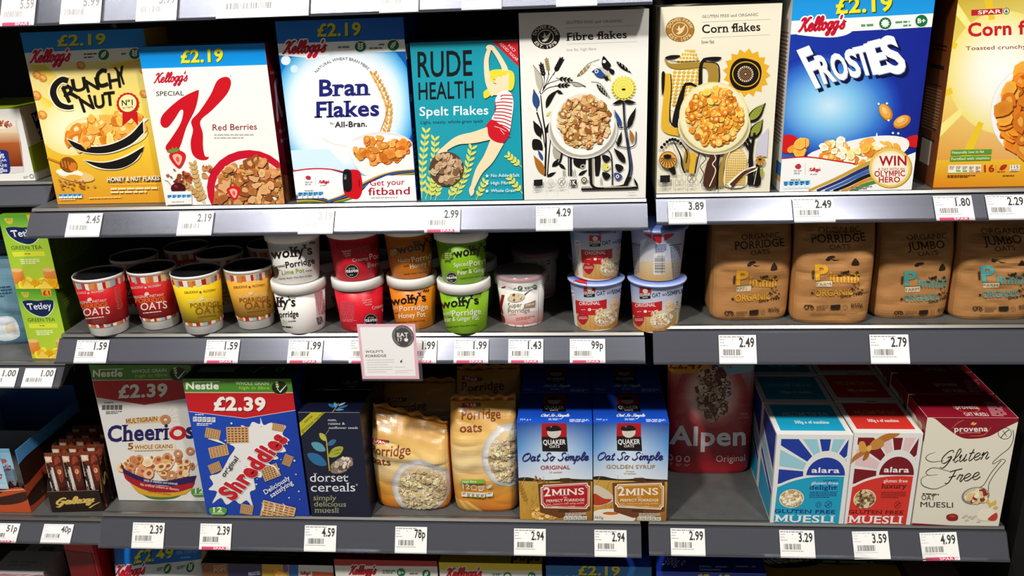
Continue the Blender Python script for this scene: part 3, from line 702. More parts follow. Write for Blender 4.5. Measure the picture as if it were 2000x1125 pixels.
a.stroke(SK, [(1068, 215), (1052, 280), (1062, 370), (1095, 430)], (18, 24, 44)); a.stroke(SK, [(1078, 215), (1115, 270), (1140, 330), (1132, 420)], (18, 24, 44))
a.E(SK, 1068, 218, 18, 13); a.B(SK, 1085, 360, 1118, 352, 1128, 400, 1118, 430, 1085, 432, 1078, 395)
a.B('e4d83a', 1078, 330, 1150, 325, 1140, 345, 1110, 345, 1085, 375, 1072, 360); a.stroke('5a3420', [(1085, 378), (1098, 384)], 3); a.stroke('5a3420', [(1084, 362), (1095, 365)], 2)
a.B('f6f2ea', 1095, 450, 1130, 415, 1165, 425, 1178, 470, 1170, 540, 1158, 600, 1118, 570, 1078, 545, 1098, 500)
for k in range(12): y = 432+k*14; a.stroke('c02838', [(1094-k*1.2 if k > 1 else 1118, y+10-k*.4), (1130, y+3+k*1.2), (1176-k*1.2, y+4+k*3)], 5)
a.stroke(SK, [(1090, 600), (1000, 625), (920, 640), (850, 685)], (62, 46, 20)); a.B(SK, 862, 668, 840, 680, 825, 705, 840, 700, 875, 690)
a.stroke(SK, [(1105, 640), (1065, 720), (1020, 780), (985, 870)], (64, 44, 16)); a.B(SK, 992, 838, 1000, 870, 985, 890, 975, 865, 985, 840)
a.B('cc1828', 1078, 545, 1120, 570, 1158, 600, 1135, 648, 1095, 645, 1065, 620, 1058, 580, 1050, 575); a.stroke('f0c8c8', [(1090, 575), (1120, 585), (1145, 598)], 3); a.stroke('f0c8c8', [(1118, 590), (1136, 612)], 3)
a.E('5a4030', 872, 768, 80, 78)
a.flakes(inell(872, 768, 66, 64), 60, 15, ['a88a68', '8a6c4c', 'c0a482', '73583c', 'b89a74'], (792, 690, 952, 846), rim='3c2a1a', spot=(.3, 'd0b896'))
for k, t in enumerate(('No Added Salt', 'High Fibre', 'Whole Grain')):
    y = 804+k*34; a.poly([(1058+(9 if q % 2 == 0 else 4)*math.sin(q*.628), y-5-(9 if q % 2 == 0 else 4)*math.cos(q*.628)) for q in range(10)], 'eaf6f4')
    a.T(t, 1076, y, 1076+(130, 90, 112)[k], y-2, 14, 'eaf6f4', .004)
c.left.R('0c5a66', 0, 0, 100, 12); c.left.micro(10, 20, 90, 20, 1.4, '8ac4cc', 20, 2.2)
c.done(['teal spelt flakes box directly behind the front teal box'])
# ------------------------------------------------------------------ cream box, fibre flakes
F5 = frame(1010, 60, 3.307); F4 = frame(1280, 60, 3.516)
def roundel(a, cx, cy, r, col, ink='efe6d4'):
    a.E(col, cx, cy, r*1.18, r); a.E(ink, cx, cy, r*.66, r*.6); a.E(col, cx, cy, r*.6, r*.54)
    for t, a0, a1, ins in (('DOVES FARM', -78, 78, False), ('EST. 1978', -118, -242, True)): 
        g = glyphs(t, .012); W = g[3]-g[2]; a.up(); sy = r*.24/cap(.012); pts = []
        for x, y in g[0]:
            th = RAD(a0+(a1-a0)*(x-g[2])/W); rr = r*.92-y*sy if ins else r*.70+y*sy
            pts.append((cx+rr*1.15*math.sin(th), cy-rr*math.cos(th)))
        for f in g[1]: a.tri([pts[i] for i in f], lin(ink))
    a.B(ink, cx-r*.38, cy-r*.1, cx-r*.2, cy-r*.05, cx-r*.1, cy-r*.35, cx+r*.05, cy-r*.1, cx+r*.4, cy-r*.38, cx+r*.28, cy+r*.05, cx+r*.1, cy+r*.28, cx-r*.1, cy+r*.38, cx-r*.3, cy+r*.3, cx-r*.1, cy+r*.15, cx-r*.2, cy+r*.05)
def lf(a, col, x, y, L, ang, w, wave=0, out=None):
    """curved leaf from (x, y), length L, angle in degrees anticlockwise from right"""
    d = Vector((math.cos(RAD(ang)), -math.sin(RAD(ang)))); n = Vector((-d.y, d.x)); p = Vector((x, y)); up, dn = [], []
    for i in range(7):
        t = i/6; k = math.sin(3.1416*min(1, t*1.05)**.8)*w; c = p+d*L*t+n*wave*math.sin(t*3.14)*L
        up.append((c+n*k)[:]); dn.append((c-n*k*.8)[:])
    if out: a.stroke(out, [(p-d*L*.1)[:]]+up, w*.25)
    a.poly(crom(up, 3)+list(reversed(crom(dn, 3))), col)
def frond(a, col, x, y, L, ang, n, wl, stem='1a1512'):
    d = Vector((math.cos(RAD(ang)), -math.sin(RAD(ang)))); a.stroke(stem, [(x, y), (Vector((x, y))+d*L)[:]], L*.03, False)
    for i in range(n):
        p = Vector((x, y))+d*L*(.25+.75*i/n)
        for sg in (-1, 1): lf(a, col, p.x, p.y, wl, ang+sg*32, wl*.22)
    lf(a, col, *(Vector((x, y))+d*L*.95), wl*.8, ang, wl*.22)
def certs(a, x, y, s, k=True, ink='6a655c'):
    a.P('1c1a18', x, y-8*s, x+40*s, y-10*s, x+40*s, y+18*s, x, y+20*s); a.micro(x, y+26*s, x+36*s, y+24*s, 3*s, '999', 3)
    a.stroke('a8a298', [(x+54*s, y-10*s), (x+54*s, y+50*s)], 1.4*s, False); a.ring('a8a298', x+78*s, y+4*s, 13*s, 2*s); a.ring('b8b2a8', x+78*s, y+4*s, 7*s, 2*s); a.micro(x+64*s, y+26*s, x+92*s, y+24*s, 3*s, 'aaa', 2)
    a.stroke('a8a298', [(x+103*s, y-10*s), (x+103*s, y+50*s)], 1.4*s, False); a.ring(ink, x+128*s, y+2*s, 17*s, 2*s); a.stroke(ink, [(x+118*s, y+12*s), (x+138*s, y-10*s)], 3*s, False); a.stroke(ink, [(x+120*s, y-9*s), (x+136*s, y+12*s)], 2*s, False); a.micro(x+114*s, y+26*s, x+142*s, y+24*s, 3*s, 'aaa', 2)
BK = '15110f'
c = Carton('cereal_box', 'white fibre flakes box with a black floral drawing round a white bowl', 'cereal box', [(72, 58), (683, 42), (658, 910), (103, 912)], A3, 'm1', .065, 'efece4', 'd8d3c8', 'e2ded4', 'large cereal boxes', y=.032, yaw=0)
a = c.front; a.fr = A3
roundel(a, 199, 170, 57, '1d1a18')
a.T('GLUTEN FREE and ORGANIC', 293, 110, 558, 104, 13, '7a766e', .004, 1.2); a.stroke('b8b4aa', [(297, 130), (628, 120)], 1.6, False)
a.T('Fibre flakes', 295, 188, 578, 178, 36, '1a1816', .016, 1.3); a.stroke('c8c4ba', [(297, 204), (626, 195)], 1.6, False); a.T('low fat, high fibre', 297, 237, 434, 233, 13, 'a8a49c', .002)
a.fr = F5
for pts, w in (([(150, 420), (165, 560), (185, 700), (180, 940)], (6, 10, 14)), ([(222, 640), (205, 800), (195, 935)], (5, 8, 8)), ([(125, 530), (160, 640), (180, 760)], (10, 8, 6)), ([(160, 395), (190, 350), (310, 310)], (4, 5, 3)), ([(150, 415), (210, 370), (330, 360)], (4, 5, 3)), ([(165, 390), (200, 290), (185, 190)], (4, 4, 3)), ([(165, 390), (175, 300), (160, 220)], (4, 4, 3)), ([(165, 390), (215, 310), (290, 200)], (4, 4, 3))): a.stroke(BK, pts, w)
lf(a, 'bdb7a6', 145, 395, 175, 105, 24, .06, BK); lf(a, '2a4a86', 125, 510, 130, 100, 24, 0, BK)
frond(a, BK, 175, 320, 100, 103, 4, 32); frond(a, 'a68a58', 205, 290, 105, 100, 5, 26); frond(a, BK, 232, 290, 115, 62, 5, 34); frond(a, BK, 250, 310, 95, -8, 3, 30); frond(a, BK, 240, 360, 85, 2, 3, 30)
lf(a, BK, 185, 505, 150, 55, 20, -.12); lf(a, BK, 255, 390, 50, -30, 12); lf(a, 'd8cf7a', 185, 555, 50, 45, 9)
lf(a, BK, 150, 690, 115, 115, 24, 0, BK); lf(a, BK, 182, 665, 85, 68, 14, 0, BK); a.B(BK, 100, 705, 150, 712, 165, 770, 140, 770, 100, 765); lf(a, '2a4a86', 165, 840, 80, 115, 12); lf(a, 'a86a22', 175, 935, 150, 118, 26); lf(a, BK, 190, 942, 70, 25, 12)
a.B('b0a898', 230, 760, 270, 735, 300, 790, 280, 830, 240, 820); a.E('f4f0e6', 258, 757, 12); a.E(BK, 258, 757, 8); a.stroke(BK, [(290, 790), (275, 850), (240, 875)], 14); lf(a, BK, 225, 880, 70, 50, 14); lf(a, BK, 270, 860, 60, -40, 12)
for x, w in ((330, 6), (345, 14), (470, 22), (515, 24)): a.stroke((BK if w > 5 else '8a8478'), [(x, 780), (x+2, 940)], w, False)
a.stroke('b0a898', [(490, 790), (490, 1000)], 10, False); a.B(BK, 505, 790, 535, 800, 540, 860, 530, 930, 505, 930)
a.B(BK, 365, 830, 400, 805, 440, 820, 440, 870, 410, 890, 370, 870); a.E('b0a898', 424, 880, 18, 14, -20); a.E(BK, 424, 880, 9, 7); lf(a, BK, 395, 935, 70, 30, 12)
lf(a, 'a68a58', 385, 300, 130, 40, 12); a.stroke(BK, [(390, 300), (460, 220), (535, 190)], 3); 
for p in ((645, 205, 130, -38), (515, 350, 125, -48)): lf(a, BK, *p, 15)
a.stroke(BK, [(480, 335), (540, 350), (605, 445)], 3); a.stroke(BK, [(305, 340), (380, 340), (445, 368)], (3, 6, 6)); lf(a, 'b0a898', 350, 345, 80, -12, 12)
for k in range(5): a.stroke('f2efe6', [(660+k*20, 195+k*18), (665+k*20, 222+k*16)], 3, False); a.stroke('f2efe6', [(530+k*14, 350+k*18), (533+k*14, 378+k*16)], 3, False); a.stroke('f2efe6', [(400+k*22, 270-k*16), (412+k*22, 295-k*17)], 3, False)
a.B('2a4a86', 495, 265, 530, 250, 570, 290, 555, 312, 515, 300); a.P('15110f', 482, 270, 502, 258, 502, 276); a.E('dfe4ee', 515, 268, 13); a.E('2a4a86', 515, 268, 7); a.B(BK, 560, 170, 590, 200, 610, 230, 590, 262, 565, 255, 550, 220); a.E('f2efe6', 566, 205, 11); a.B(BK, 600, 250, 632, 265, 625, 290, 600, 275); a.B('c8c2b4', 535, 240, 590, 270, 600, 300, 565, 285); a.B(BK, 560, 300, 600, 310, 580, 330); a.B('d8d058', 590, 310, 608, 330, 600, 300)
for r, n in ((72, 22), (54, 17), (36, 12), (20, 8)):
    for k in range(n):
        t = 6.283*k/n; a.E('e6d84a', 692+r*1.0*math.cos(t), 380+r*math.sin(t), 9.5, 8.2, math.degrees(t), 8)
a.rad(692, 380, 66, 66, [(0, 'e6d84a'), (1, 'e6d84a')]); 
for r in (60, 43, 27): a.ring('f2efcf', 692, 380, r, 2.5)
a.E(BK, 692, 388, 13, 7)
a.stroke(BK, [(690, 465), (700, 620), (720, 760), (735, 900), (700, 1005)], (12, 18, 30)); a.stroke('5a6a8a', [(698, 465), (702, 620), (722, 760), (738, 900), (712, 1000)], (4, 6, 6)); a.stroke('2a2f6a', [(712, 700), (735, 820), (742, 900)], 6)
lf(a, BK, 692, 462, 80, 195, 14); lf(a, BK, 692, 462, 85, -8, 14)
lf(a, '2a4a86', 675, 630, 120, 112, 14, 0, BK); lf(a, BK, 715, 630, 135, 66, 18, 0, BK); a.stroke(BK, [(650, 600), (660, 632), (690, 632)], 6); a.stroke(BK, [(765, 520), (745, 610), (715, 635)], 6)
lf(a, BK, 650, 755, 100, 75, 14, 0, BK); lf(a, 'a66e2a', 745, 735, 95, 100, 16, .05); a.stroke(BK, [(640, 720), (655, 750), (710, 762)], 6); a.stroke(BK, [(772, 660), (765, 740), (720, 765)], 6)
a.stroke(BK, [(565, 765), (605, 800), (615, 900), (615, 1000)], (5, 8, 8)); lf(a, BK, 700, 860, 125, 128, 22)
for x, y, cl, an in ((555, 830, BK, 0), (555, 885, 'ddd45a', 0), (555, 940, BK, 0), (640, 890, BK, 10), (632, 945, '3a4a86', 10)): a.B(cl, x-5, y-22, x+30, y-18, x+48, y+2, x+25, y+24, x+2, y+14)
a.E('f4f1e0', 585, 888, 9); a.E(BK, 585, 888, 5); a.E('f4f1e0', 648, 945, 11); a.E('3a4a86', 648, 945, 6)
a.stroke(BK, [(470, 800), (475, 950), (485, 1000), (540, 1020), (690, 1002), (735, 950)], (18, 14, 14)); a.P('b0a898', 415, 1005, 470, 1005, 480, 1020, 415, 1018); a.P(BK, 413, 1018, 780, 1010, 782, 1026, 414, 1030); a.P('b0a898', 560, 1010, 740, 1006, 740, 1014, 560, 1017); lf(a, BK, 780, 1015, 70, 115, 8); lf(a, 'b0a898', 545, 1000, 60, 95, 5)
a.E('6a5a48', 432, 965, 19, 19); a.E('f4f0e6', 432, 965, 11); a.E('6a5a48', 432, 965, 6); a.stroke(BK, [(450, 968), (466, 975)], 3)
for x in (360, 375, 300, 310): a.stroke('8a8478', [(x, 940), (x-4, 895)], 4, False)
a.rad(425, 640, 225, 190, [(0, '8a847a'), (.93, 'b0aaa0'), (1, 'f0ede5')], 40)
a.rad(425, 590, 208, 217, [(0, 'd8cfc0'), (.8, 'e2dacb'), (.86, 'f6f3ec'), (1, 'f4f1ea')], 40); a.ring('e8dfcb', 425, 590, 207, 3, 216)
a.flakes(inell(435, 590, 165, 168), 300, 22, ['cda268', 'b9854c', 'd8b480', 'a0693a', '8a5424', 'c89c62'], (250, 400, 620, 780), rim='4a2a12', jag=.34, spot=(.5, 'ecd2a6'))
certs(a, 108, 970, 1.4); a.P('1c1a18', 340, 962, 384, 960, 384, 998, 340, 1000); a.T('1K', 344, 995, 381, 993, 28, 'f0ede4', .03); a.stroke('a8a298', [(323, 955), (323, 1030)], 1.6, False); a.micro(715, 1046, 782, 1044, 4, 'b8b2a8')
c.done(['white fibre flakes box directly behind the front fibre flakes box'])
# ------------------------------------------------------------------ cream box, corn flakes with maize drawing
c = Carton('cereal_box', 'cream corn flakes box with a maize and sunflower drawing, right of the bay gap', 'cereal box', [(722, 36), (1283, 12), (1226, 866), (708, 882)], A3, 'r1', .065, 'eae3cc', 'cfc8b2', 'dcd5be', 'large cereal boxes', y=.034, yaw=0)
a = c.front; a.fr = A3
roundel(a, 812, 137, 57, 'a06f2e', 'e2cf9e')
a.T('GLUTEN FREE and ORGANIC', 914, 83, 1172, 71, 13, '6a665c', .004, 1.2); a.stroke('a8a294', [(912, 102), (1228, 86)], 1.6, False)
a.T('Corn flakes', 914, 152, 1182, 138, 38, '1c1814', .016, 1.3); a.stroke('b8b2a2', [(912, 174), (1226, 156)], 1.6, False); a.T('low fat', 912, 200, 970, 198, 16, '4a463c', .004)
a.fr = F4
YO, OL = 'dfae2e', 'a58434'
a.poly([(625+(165 if k % 2 == 0 else 135)*math.cos(k*.1963+.1)*1.0, 285+(168 if k % 2 == 0 else 138)*math.sin(k*.1963+.1)) for k in range(32)], 'e2ab28')
a.B(BK, 520, 240, 570, 190, 640, 190, 710, 220, 728, 290, 700, 370, 630, 405, 550, 395, 510, 330); a.ring('e2ab28', 620, 294, 92, 7, 84); a.E(BK, 618, 292, 78, 72)
for k in range(22): a.E('e9c8a0', 617+50*math.cos(k*.2856), 293+50*math.sin(k*.2856), 5.5)
for r in (40, 29, 19): a.ring('c99a6a', 617, 293, r, 3)
a.E('c99a6a', 617, 293, 9)
def cob(cx, y0, y1, wd, lean, r=13, cols=6, col='e0b232', gap='f2ead0'):
    a.poly(crom([(cx+lean*.2, y0), (cx+wd*.75, y0+(y1-y0)*.2), (cx+wd, (y0+y1)/2), (cx+wd*.9, y1), (cx-wd*1.1, y1), (cx-wd*1.05, (y0+y1)/2), (cx-wd*.75, y0+(y1-y0)*.2)], 4, True), gap)
    n = int((y1-y0)/(r*1.75))
    for j in range(n):
        y = y0+r+j*r*1.75; t = (y-y0)/(y1-y0); hw = wd*min(1, math.sqrt(t*3.2+.05))
        for i in range(cols):
            x = cx+lean*(t-.5)+(-1+2*(i+.5)/cols)*hw; a.E(col, x, y, hw/cols*.86, r*.72, 0, 8)
cob(200, 125, 540, 95, -70, 14, 6)
a.B(OL, 58, 190, 100, 225, 220, 218, 330, 215, 400, 222, 428, 260, 430, 350, 362, 355, 360, 290, 330, 250, 220, 260, 130, 262, 75, 235)
a.B(BK, 62, 185, 100, 170, 165, 170, 140, 190, 85, 195); a.stroke(BK, [(60, 190), (140, 212), (300, 205)], 4); a.stroke(BK, [(330, 212), (420, 225), (436, 290), (434, 350)], 8)
a.stroke(BK, [(305, 380), (308, 250), (330, 200), (380, 185), (445, 188)], (28, 20, 4)); a.B(BK, 320, 190, 380, 178, 450, 180, 420, 205, 360, 200)
a.B(BK, 38, 295, 60, 290, 60, 370, 42, 445); a.stroke(YO, [(82, 295), (80, 400), (65, 600), (75, 670), (165, 690)], (40, 52, 62)); a.stroke(BK, [(100, 300), (105, 400), (95, 560), (110, 640), (175, 665)], (6, 8, 10))
a.B(BK, 112, 640, 140, 500, 190, 370, 215, 360, 200, 400, 160, 640); a.stroke(BK, [(180, 385), (230, 362), (290, 385)], (8, 20, 10))
for L, x, y, an in ((185, 632, 620, 47), (165, 645, 730, 55)):
    lf(a, BK, x, y, L, an, 42); lf(a, '9aa03a', x+8, y-14, L*.86, an, 29)
    d = Vector((math.cos(RAD(an)), -math.sin(RAD(an)))); nn = Vector((-d.y, d.x))
    for i in range(9):
        for j in range(-2, 3):
            if abs(j) < 2.6*math.sin(3.14*(i+1)/10): p = Vector((x+8, y-14))+d*L*.86*(i+1)/10+nn*j*9; a.E('5c6424', p.x, p.y, 3, 3, 0, 5)
a.P('c9c6d4', 775, 650, 765, 850, 690, 850, 700, 740)
a.stroke(BK, [(600, 690), (650, 790), (655, 1045)], (12, 22, 40)); a.stroke(BK, [(680, 690), (660, 800), (650, 900)], (16, 24, 30)); a.stroke(BK, [(545, 755), (600, 750), (640, 800)], (6, 12, 20)); a.stroke(BK, [(712, 900), (690, 960), (668, 1045)], (8, 14, 10)); a.B(BK, 690, 900, 720, 940, 720, 1040, 670, 1040, 690, 960); a.stroke('f2ead0', [(700, 920), (675, 1040)], 4)
cob(553, 790, 1050, 72, -20, 9, 10); a.stroke(OL, [(505, 790), (480, 850), (450, 950), (448, 1055)], (20, 30, 32)); a.stroke('f2ead0', [(520, 800), (485, 880), (472, 1050)], 6)
a.stroke('f2ead0', [(690, 925), (600, 965), (500, 1050)], 34); a.stroke('5a2c20', [(685, 930), (600, 970), (520, 1050)], (8, 22, 30)); a.stroke(BK, [(690, 925), (610, 950), (510, 1040)], 5)
a.E('c99440', 718, 875, 32, 34); a.E(BK, 715, 868, 12, 6)
for k in range(8): t = RAD(k*45); a.stroke(BK, [(716, 868), (718+32*math.cos(t), 875+34*math.sin(t))], 3, False)
a.B('9aa03a', 735, 930, 738, 960, 722, 990, 715, 940)
a.stroke('5a3a22', [(330, 1055), (345, 930), (390, 830), (420, 830), (410, 950), (400, 1055)], 4); a.B('4a2a1e', 332, 1055, 340, 950, 385, 835, 425, 830, 425, 950, 410, 1055); a.stroke('f2ead0', [(400, 830), (412, 870), (390, 905), (412, 950), (370, 1055)], 6); a.B(BK, 425, 825, 445, 822, 435, 900, 428, 1055, 415, 1055)
a.stroke(BK, [(320, 830), (345, 870), (305, 920), (330, 970), (305, 1035)], 5); a.stroke(YO, [(260, 830), (245, 970)], (45, 42, 36)); a.stroke(BK, [(298, 830), (270, 970)], 8); a.stroke(OL, [(215, 800), (215, 880), (210, 945)], (20, 50, 30)); a.stroke(BK, [(180, 770), (215, 830), (208, 900)], 8); a.stroke(BK, [(120, 750), (170, 850), (180, 920), (200, 965)], (6, 12, 10))
for k in range(8): t = k/7; a.E(BK, 40+130*t, 795-55*math.sin(t*2.6), 11)
a.B(BK, 80, 925, 125, 920, 138, 975, 115, 975); a.E('d79a3c', 84, 880, 60, 58); a.E(BK, 84, 880, 61, 59, n=30); a.E('d79a3c', 84, 880, 57, 55); a.E(BK, 80, 855, 28, 13)
for k in range(9): t = RAD(-10+k*25); a.stroke(BK, [(80, 858), (84+40*math.cos(t), 876+30*math.sin(t)), (84+52*math.cos(t), 882+50*math.sin(t))], 5)
a.rad(400, 640, 250, 200, [(0, '6a5a3a'), (.92, 'a89868'), (1, 'ece4c8')], 40)
a.rad(398, 585, 240, 238, [(0, 'c8b070'), (.78, 'd8c890'), (.84, 'f0e8c0'), (.96, 'ece2b0'), (1, 'd8cc90')], 40)
a.flakes(inell(402, 580, 190, 188), 290, 23, ['df9630', 'ecb048', 'cc7c20', 'd98a28', 'e8bc58', 'c06c1a'], (200, 380, 600, 780), rim='7a3c0e', jag=.16, k=9, spot=(.55, 'f6d480'))
certs(a, 30, 998, 1.7, False); a.micro(640, 1060, 715, 1058, 4, 'a8a294')
c.left.R('b8b19c', 0, 0, 100, 100)
c.done(['cream corn flakes box directly behind the front maize box'])
# ------------------------------------------------------------------ deep blue frosted flakes box (the cartoon mascot is left out)
c = Carton('cereal_box', 'deep blue frosted flakes box with white slanted lettering and a gold round badge', 'cereal box', [(167, -55), (807, -60), (703, 862), (98, 878)], A4, 'r1', .08, '1b3ea8', 'e4e2dc', '1486d4', 'large cereal boxes', y=.033, yaw=0)
a = c.front; a.fr = A4
a.grad([(160, -70), (815, -70), (780, 300), (140, 300)], ['15279a', '131f88', '14238e', '1a3aa6'], 5); a.grad([(140, 300), (785, 290), (700, 880), (80, 880)], ['1a3aa6', '14238e', '131f80', '2a6ac8'], 5)
a.rad(330, 480, 330, 250, [(0, 'c8e8f8'), (.35, '86c8f0'), (.7, '3a7ed4'), (.9, '1c44b0'), (1, '162c9c')], 40)
a.grad([(165, -60), (810, -60), (800, 70), (150, 88)], ['1a90dc', '128ad8', '1c98e0', '1c98e0'], 2)
a.P('f6f5f0', 150, 86, 800, 66, 794, 126, 146, 148)
price(a, '£2.19', 358, 56, 612, 48, 70, 'f0e224', '25451c', dx=4)
a.B('f6f5f0', 185, 140, 240, 85, 430, 100, 425, 145, 340, 165, 200, 152); logo_k(a, 190, 136, 396, 124, 33, 11, 'f6f5f0', 12)
a.micro(472, 108, 545, 106, 10, '5a9a70'); badge(a, 580, 106, 27, 'sun'); a.micro(625, 98, 708, 95, 8, '5a9a70'); a.micro(660, 114, 706, 112, 7, '5a9a70'); badge(a, 740, 98, 27, 'B+')
def fros(dx, dy, cl, o):
    for ch, x0, y0, x1, y1, h in (('F', 262, 390, 320, 368, 188), ('R', 302, 372, 362, 356, 130), ('O', 357, 360, 425, 345, 120), ('S', 425, 346, 478, 336, 125), ('T', 470, 338, 530, 326, 130), ('I', 524, 331, 548, 326, 140), ('E', 548, 330, 608, 316, 150), ('S', 606, 334, 682, 312, 170)):
        a.T(ch, x0+dx, y0+dy, x1+dx, y1+dy, h, cl, o, 0, -.10)
fros(16, 16, '0a0f3a', .04); fros(3, 3, '8a9ac8', .04); fros(0, 0, 'f4f6fa', .04)
for x, y, rt in ((585, 508, 60), (658, 552, -30)):
    a.E('c87a22', x, y, 42, 27, rt); a.E('e8a84a', x-3, y-4, 36, 21, rt); a.E('f2c87a', x-6, y-8, 18, 10, rt)
for x, y in ((553, 470), (598, 545), (618, 603), (642, 605), (590, 468)): a.E('eef6fc', x, y, 5)
a.B('d0181c', 115, 620, 160, 612, 190, 640, 180, 690, 115, 692); a.B('d0181c', 650, 640, 725, 612, 728, 668, 660, 655)
a.B('f6f3ee', 230, 705, 380, 650, 560, 615, 680, 630, 670, 690, 520, 750, 300, 760)
a.flakes(lambda x, y: ((x-470)/200)**2+((y-690)/55)**2 < 1 and y > 640, 70, 22, ORANGE+['f6d9a0', 'f8ead0'], (260, 620, 700, 750), rim='b06a20', jag=.2, spot=(.4, 'f8e2b0'))
a.B('f6f3ee', 545, 600, 556, 640, 580, 660, 600, 655, 565, 670, 540, 655); a.flakes(inell(185, 660, 35, 35), 5, 28, ORANGE, (150, 620, 220, 700), rim='b06a20')
a.P('f6f4f0', 105, 722, *sum(map(list, crom([(105, 722), (230, 715), (380, 735), (480, 755), (600, 735), (720, 690)], 5)), []), 715, 880, 90, 890)
a.stroke('c41220', [(104, 722), (230, 714), (380, 735), (450, 745)], 6)
for k, cl in enumerate(('c8a040', '2a2f6a', '3a62ac', '15171c', 'd8902a', '4a8a3a')): a.stroke(cl, [(235+k*38, 872), (360+k*18, 815+k*10), (500, 745+k*19), (640, 690+k*22)], (12, 16, 18))
a.E('b8892a', 608, 764, 98, 94); a.E('e8c860', 606, 762, 95, 91); a.rad(606, 764, 84, 80, [(0, 'fbf6e6'), (.8, 'faf2dc'), (1, 'f2e2ae')])
a.T('WIN', 556, 752, 680, 750, 44, 'b0142a', .028); a.T('A DAY WITH AN', 552, 776, 672, 774, 13, 'b0142a', .01); a.T('OLYMPIC', 536, 803, 674, 800, 26, 'b0142a', .024); a.T('HERO', 556, 830, 652, 828, 25, 'b0142a', .024)
a.B('c03040', 172, 755, 190, 745, 200, 758, 192, 770, 176, 768); a.micro(165, 775, 202, 774, 7, 'b8b8b8', 2); a.ring('c8c8c8', 176, 790, 5, 1.5); a.ring('c8c8c8', 188, 790, 5, 1.5); logo_k(a, 236, 780, 288, 777, 8, 2.4, None, 0); a.micro(240, 792, 285, 790, 5, 'bbb')
a.stroke('c8c8c8', [(219, 742), (219, 795)], 1.5, False); gda(a, 118, 828, 243, 822, 36); a.micro(150, 818, 210, 816, 5, '999'); a.micro(430, 850, 525, 846, 5, '888', 2)
l = c.left; l.micro(20, 5, 20, 60, 3, '8a8a90', 3, 3); l.micro(15, 20, 85, 20, .8, '9a5a5a', 30, 2.4); l.R('c83038', 0, 62, 45, 64); l.R('2a62ac', 60, 85, 100, 92); l.R('c8a040', 60, 92, 100, 95)
c.done(['deep blue frosted flakes box directly behind the front blue box'])
# ------------------------------------------------------------------ yellow own-label corn flakes
SP = frame(1700, 0, 2.813)
def spar(a, x0, y0, x1, y1, h, w2):
    a.P('c01c2c', x0, y0, x1, y1, x1, y1+h, x0, y0+h); a.T('SPAR', x0+(x1-x0)*.22, y0+h*.82+(y1-y0)*.22, x1-(x1-x0)*.03, y1+h*.82, h*.64, 'f2eeea', .02)
    a.E('2a5a3a', x1+h*.7, y1+h*.5, h*.58); a.E('e8e6da', x1+h*.7, y1+h*.5, h*.46); a.P('2a5a3a', x1+h*.7, y1+h*.12, x1+h*.98, y1+h*.7, x1+h*.42, y1+h*.7); a.R('2a5a3a', x1+h*.64, y1+h*.7, x1+h*.76, y1+h*.86)
c = Carton('cereal_box', 'yellow own-label corn flakes box cut off by the right picture edge', 'cereal box', [(480, -70), (1190, -90), (1035, 992), (345, 1015)], SP, 'r1', .085, 'f0d040', '5a2a0e', 'c89a20', 'large cereal boxes', y=.042, yaw=0)
a = c.front; a.fr = SP
a.grad([(440, -90), (1200, -90), (1200, 400), (400, 420)], ['c8a824', 'e2cc50', 'f8f0c0', 'f2dc70'], 5); a.grad([(400, 415), (1200, 395), (1100, 1020), (330, 1030)], ['f2dc70', 'f8f0c0', 'e8901c', 'dd7a10'], 6)
a.rad(720, 380, 300, 330, [(0, 'ffffff'), (.45, 'fcf8e6'), (1, 'f2e07c')], 40)
for k in range(7):
    t = RAD(100+k*24); u = RAD(106+k*24); a.P('f6e98c' if k % 2 else 'edc82a', 720+290*math.cos(t), 380-290*math.sin(t), 720+520*math.cos(t), 380-520*math.sin(t), 720+520*math.cos(u), 380-520*math.sin(u), 720+290*math.cos(u), 380-290*math.sin(u))
a.grad([(330, 860), (1100, 840), (1100, 1020), (330, 1030)], ['ecba30', 'f0be34', 'e28e18', 'dc7a0e'], 3)
spar(a, 543, 46, 708, 38, 30, 0)
a.T('Corn flakes', 528, 184, 1050, 162, 70, 'c81a28', .03); a.T('Toasted crunchy flakes', 517, 258, 960, 244, 20, '8a3a2a', .004)
a.rad(905, 590, 250, 262, [(0, 'e8e0d0'), (.86, 'f2ece0'), (.95, 'fbfaf8'), (1, 'e8e4dc')], 40)
a.rad(915, 590, 205, 240, [(0, '8a3c10'), (1, 'a85018')], 36)
a.flakes(inell(915, 590, 200, 238), 110, 46, ['dd8420', 'c8691a', 'e89a34', 'b85a14', 'd07820'], (700, 340, 1120, 840), rim='7a360c', jag=.2, spot=(.6, 'eaa848'))
a.P('5a9a2c', 445, 800, 668, 794, 666, 820, 442, 830); a.T('Naturally low in fat', 450, 822, 625, 814, 14, 'e8f2d8', .006); a.P('5a9a2c', 440, 838, 664, 830, 662, 856, 438, 864); a.T('Fortified with vitamins', 446, 858, 655, 849, 14, 'e8f2d8', .006)
a.P('f4ecd8', 430, 886, 612, 880, 610, 924, 427, 930)
for k in range(5): a.micro(436+k*36, 892, 462+k*36, 891, 4, '6a5a3a', 3); a.R(('f4ecd8', '6aa030', '6aa030', 'c8902a', 'c85a2a')[k], 436+k*36, 914, 462+k*36, 922)
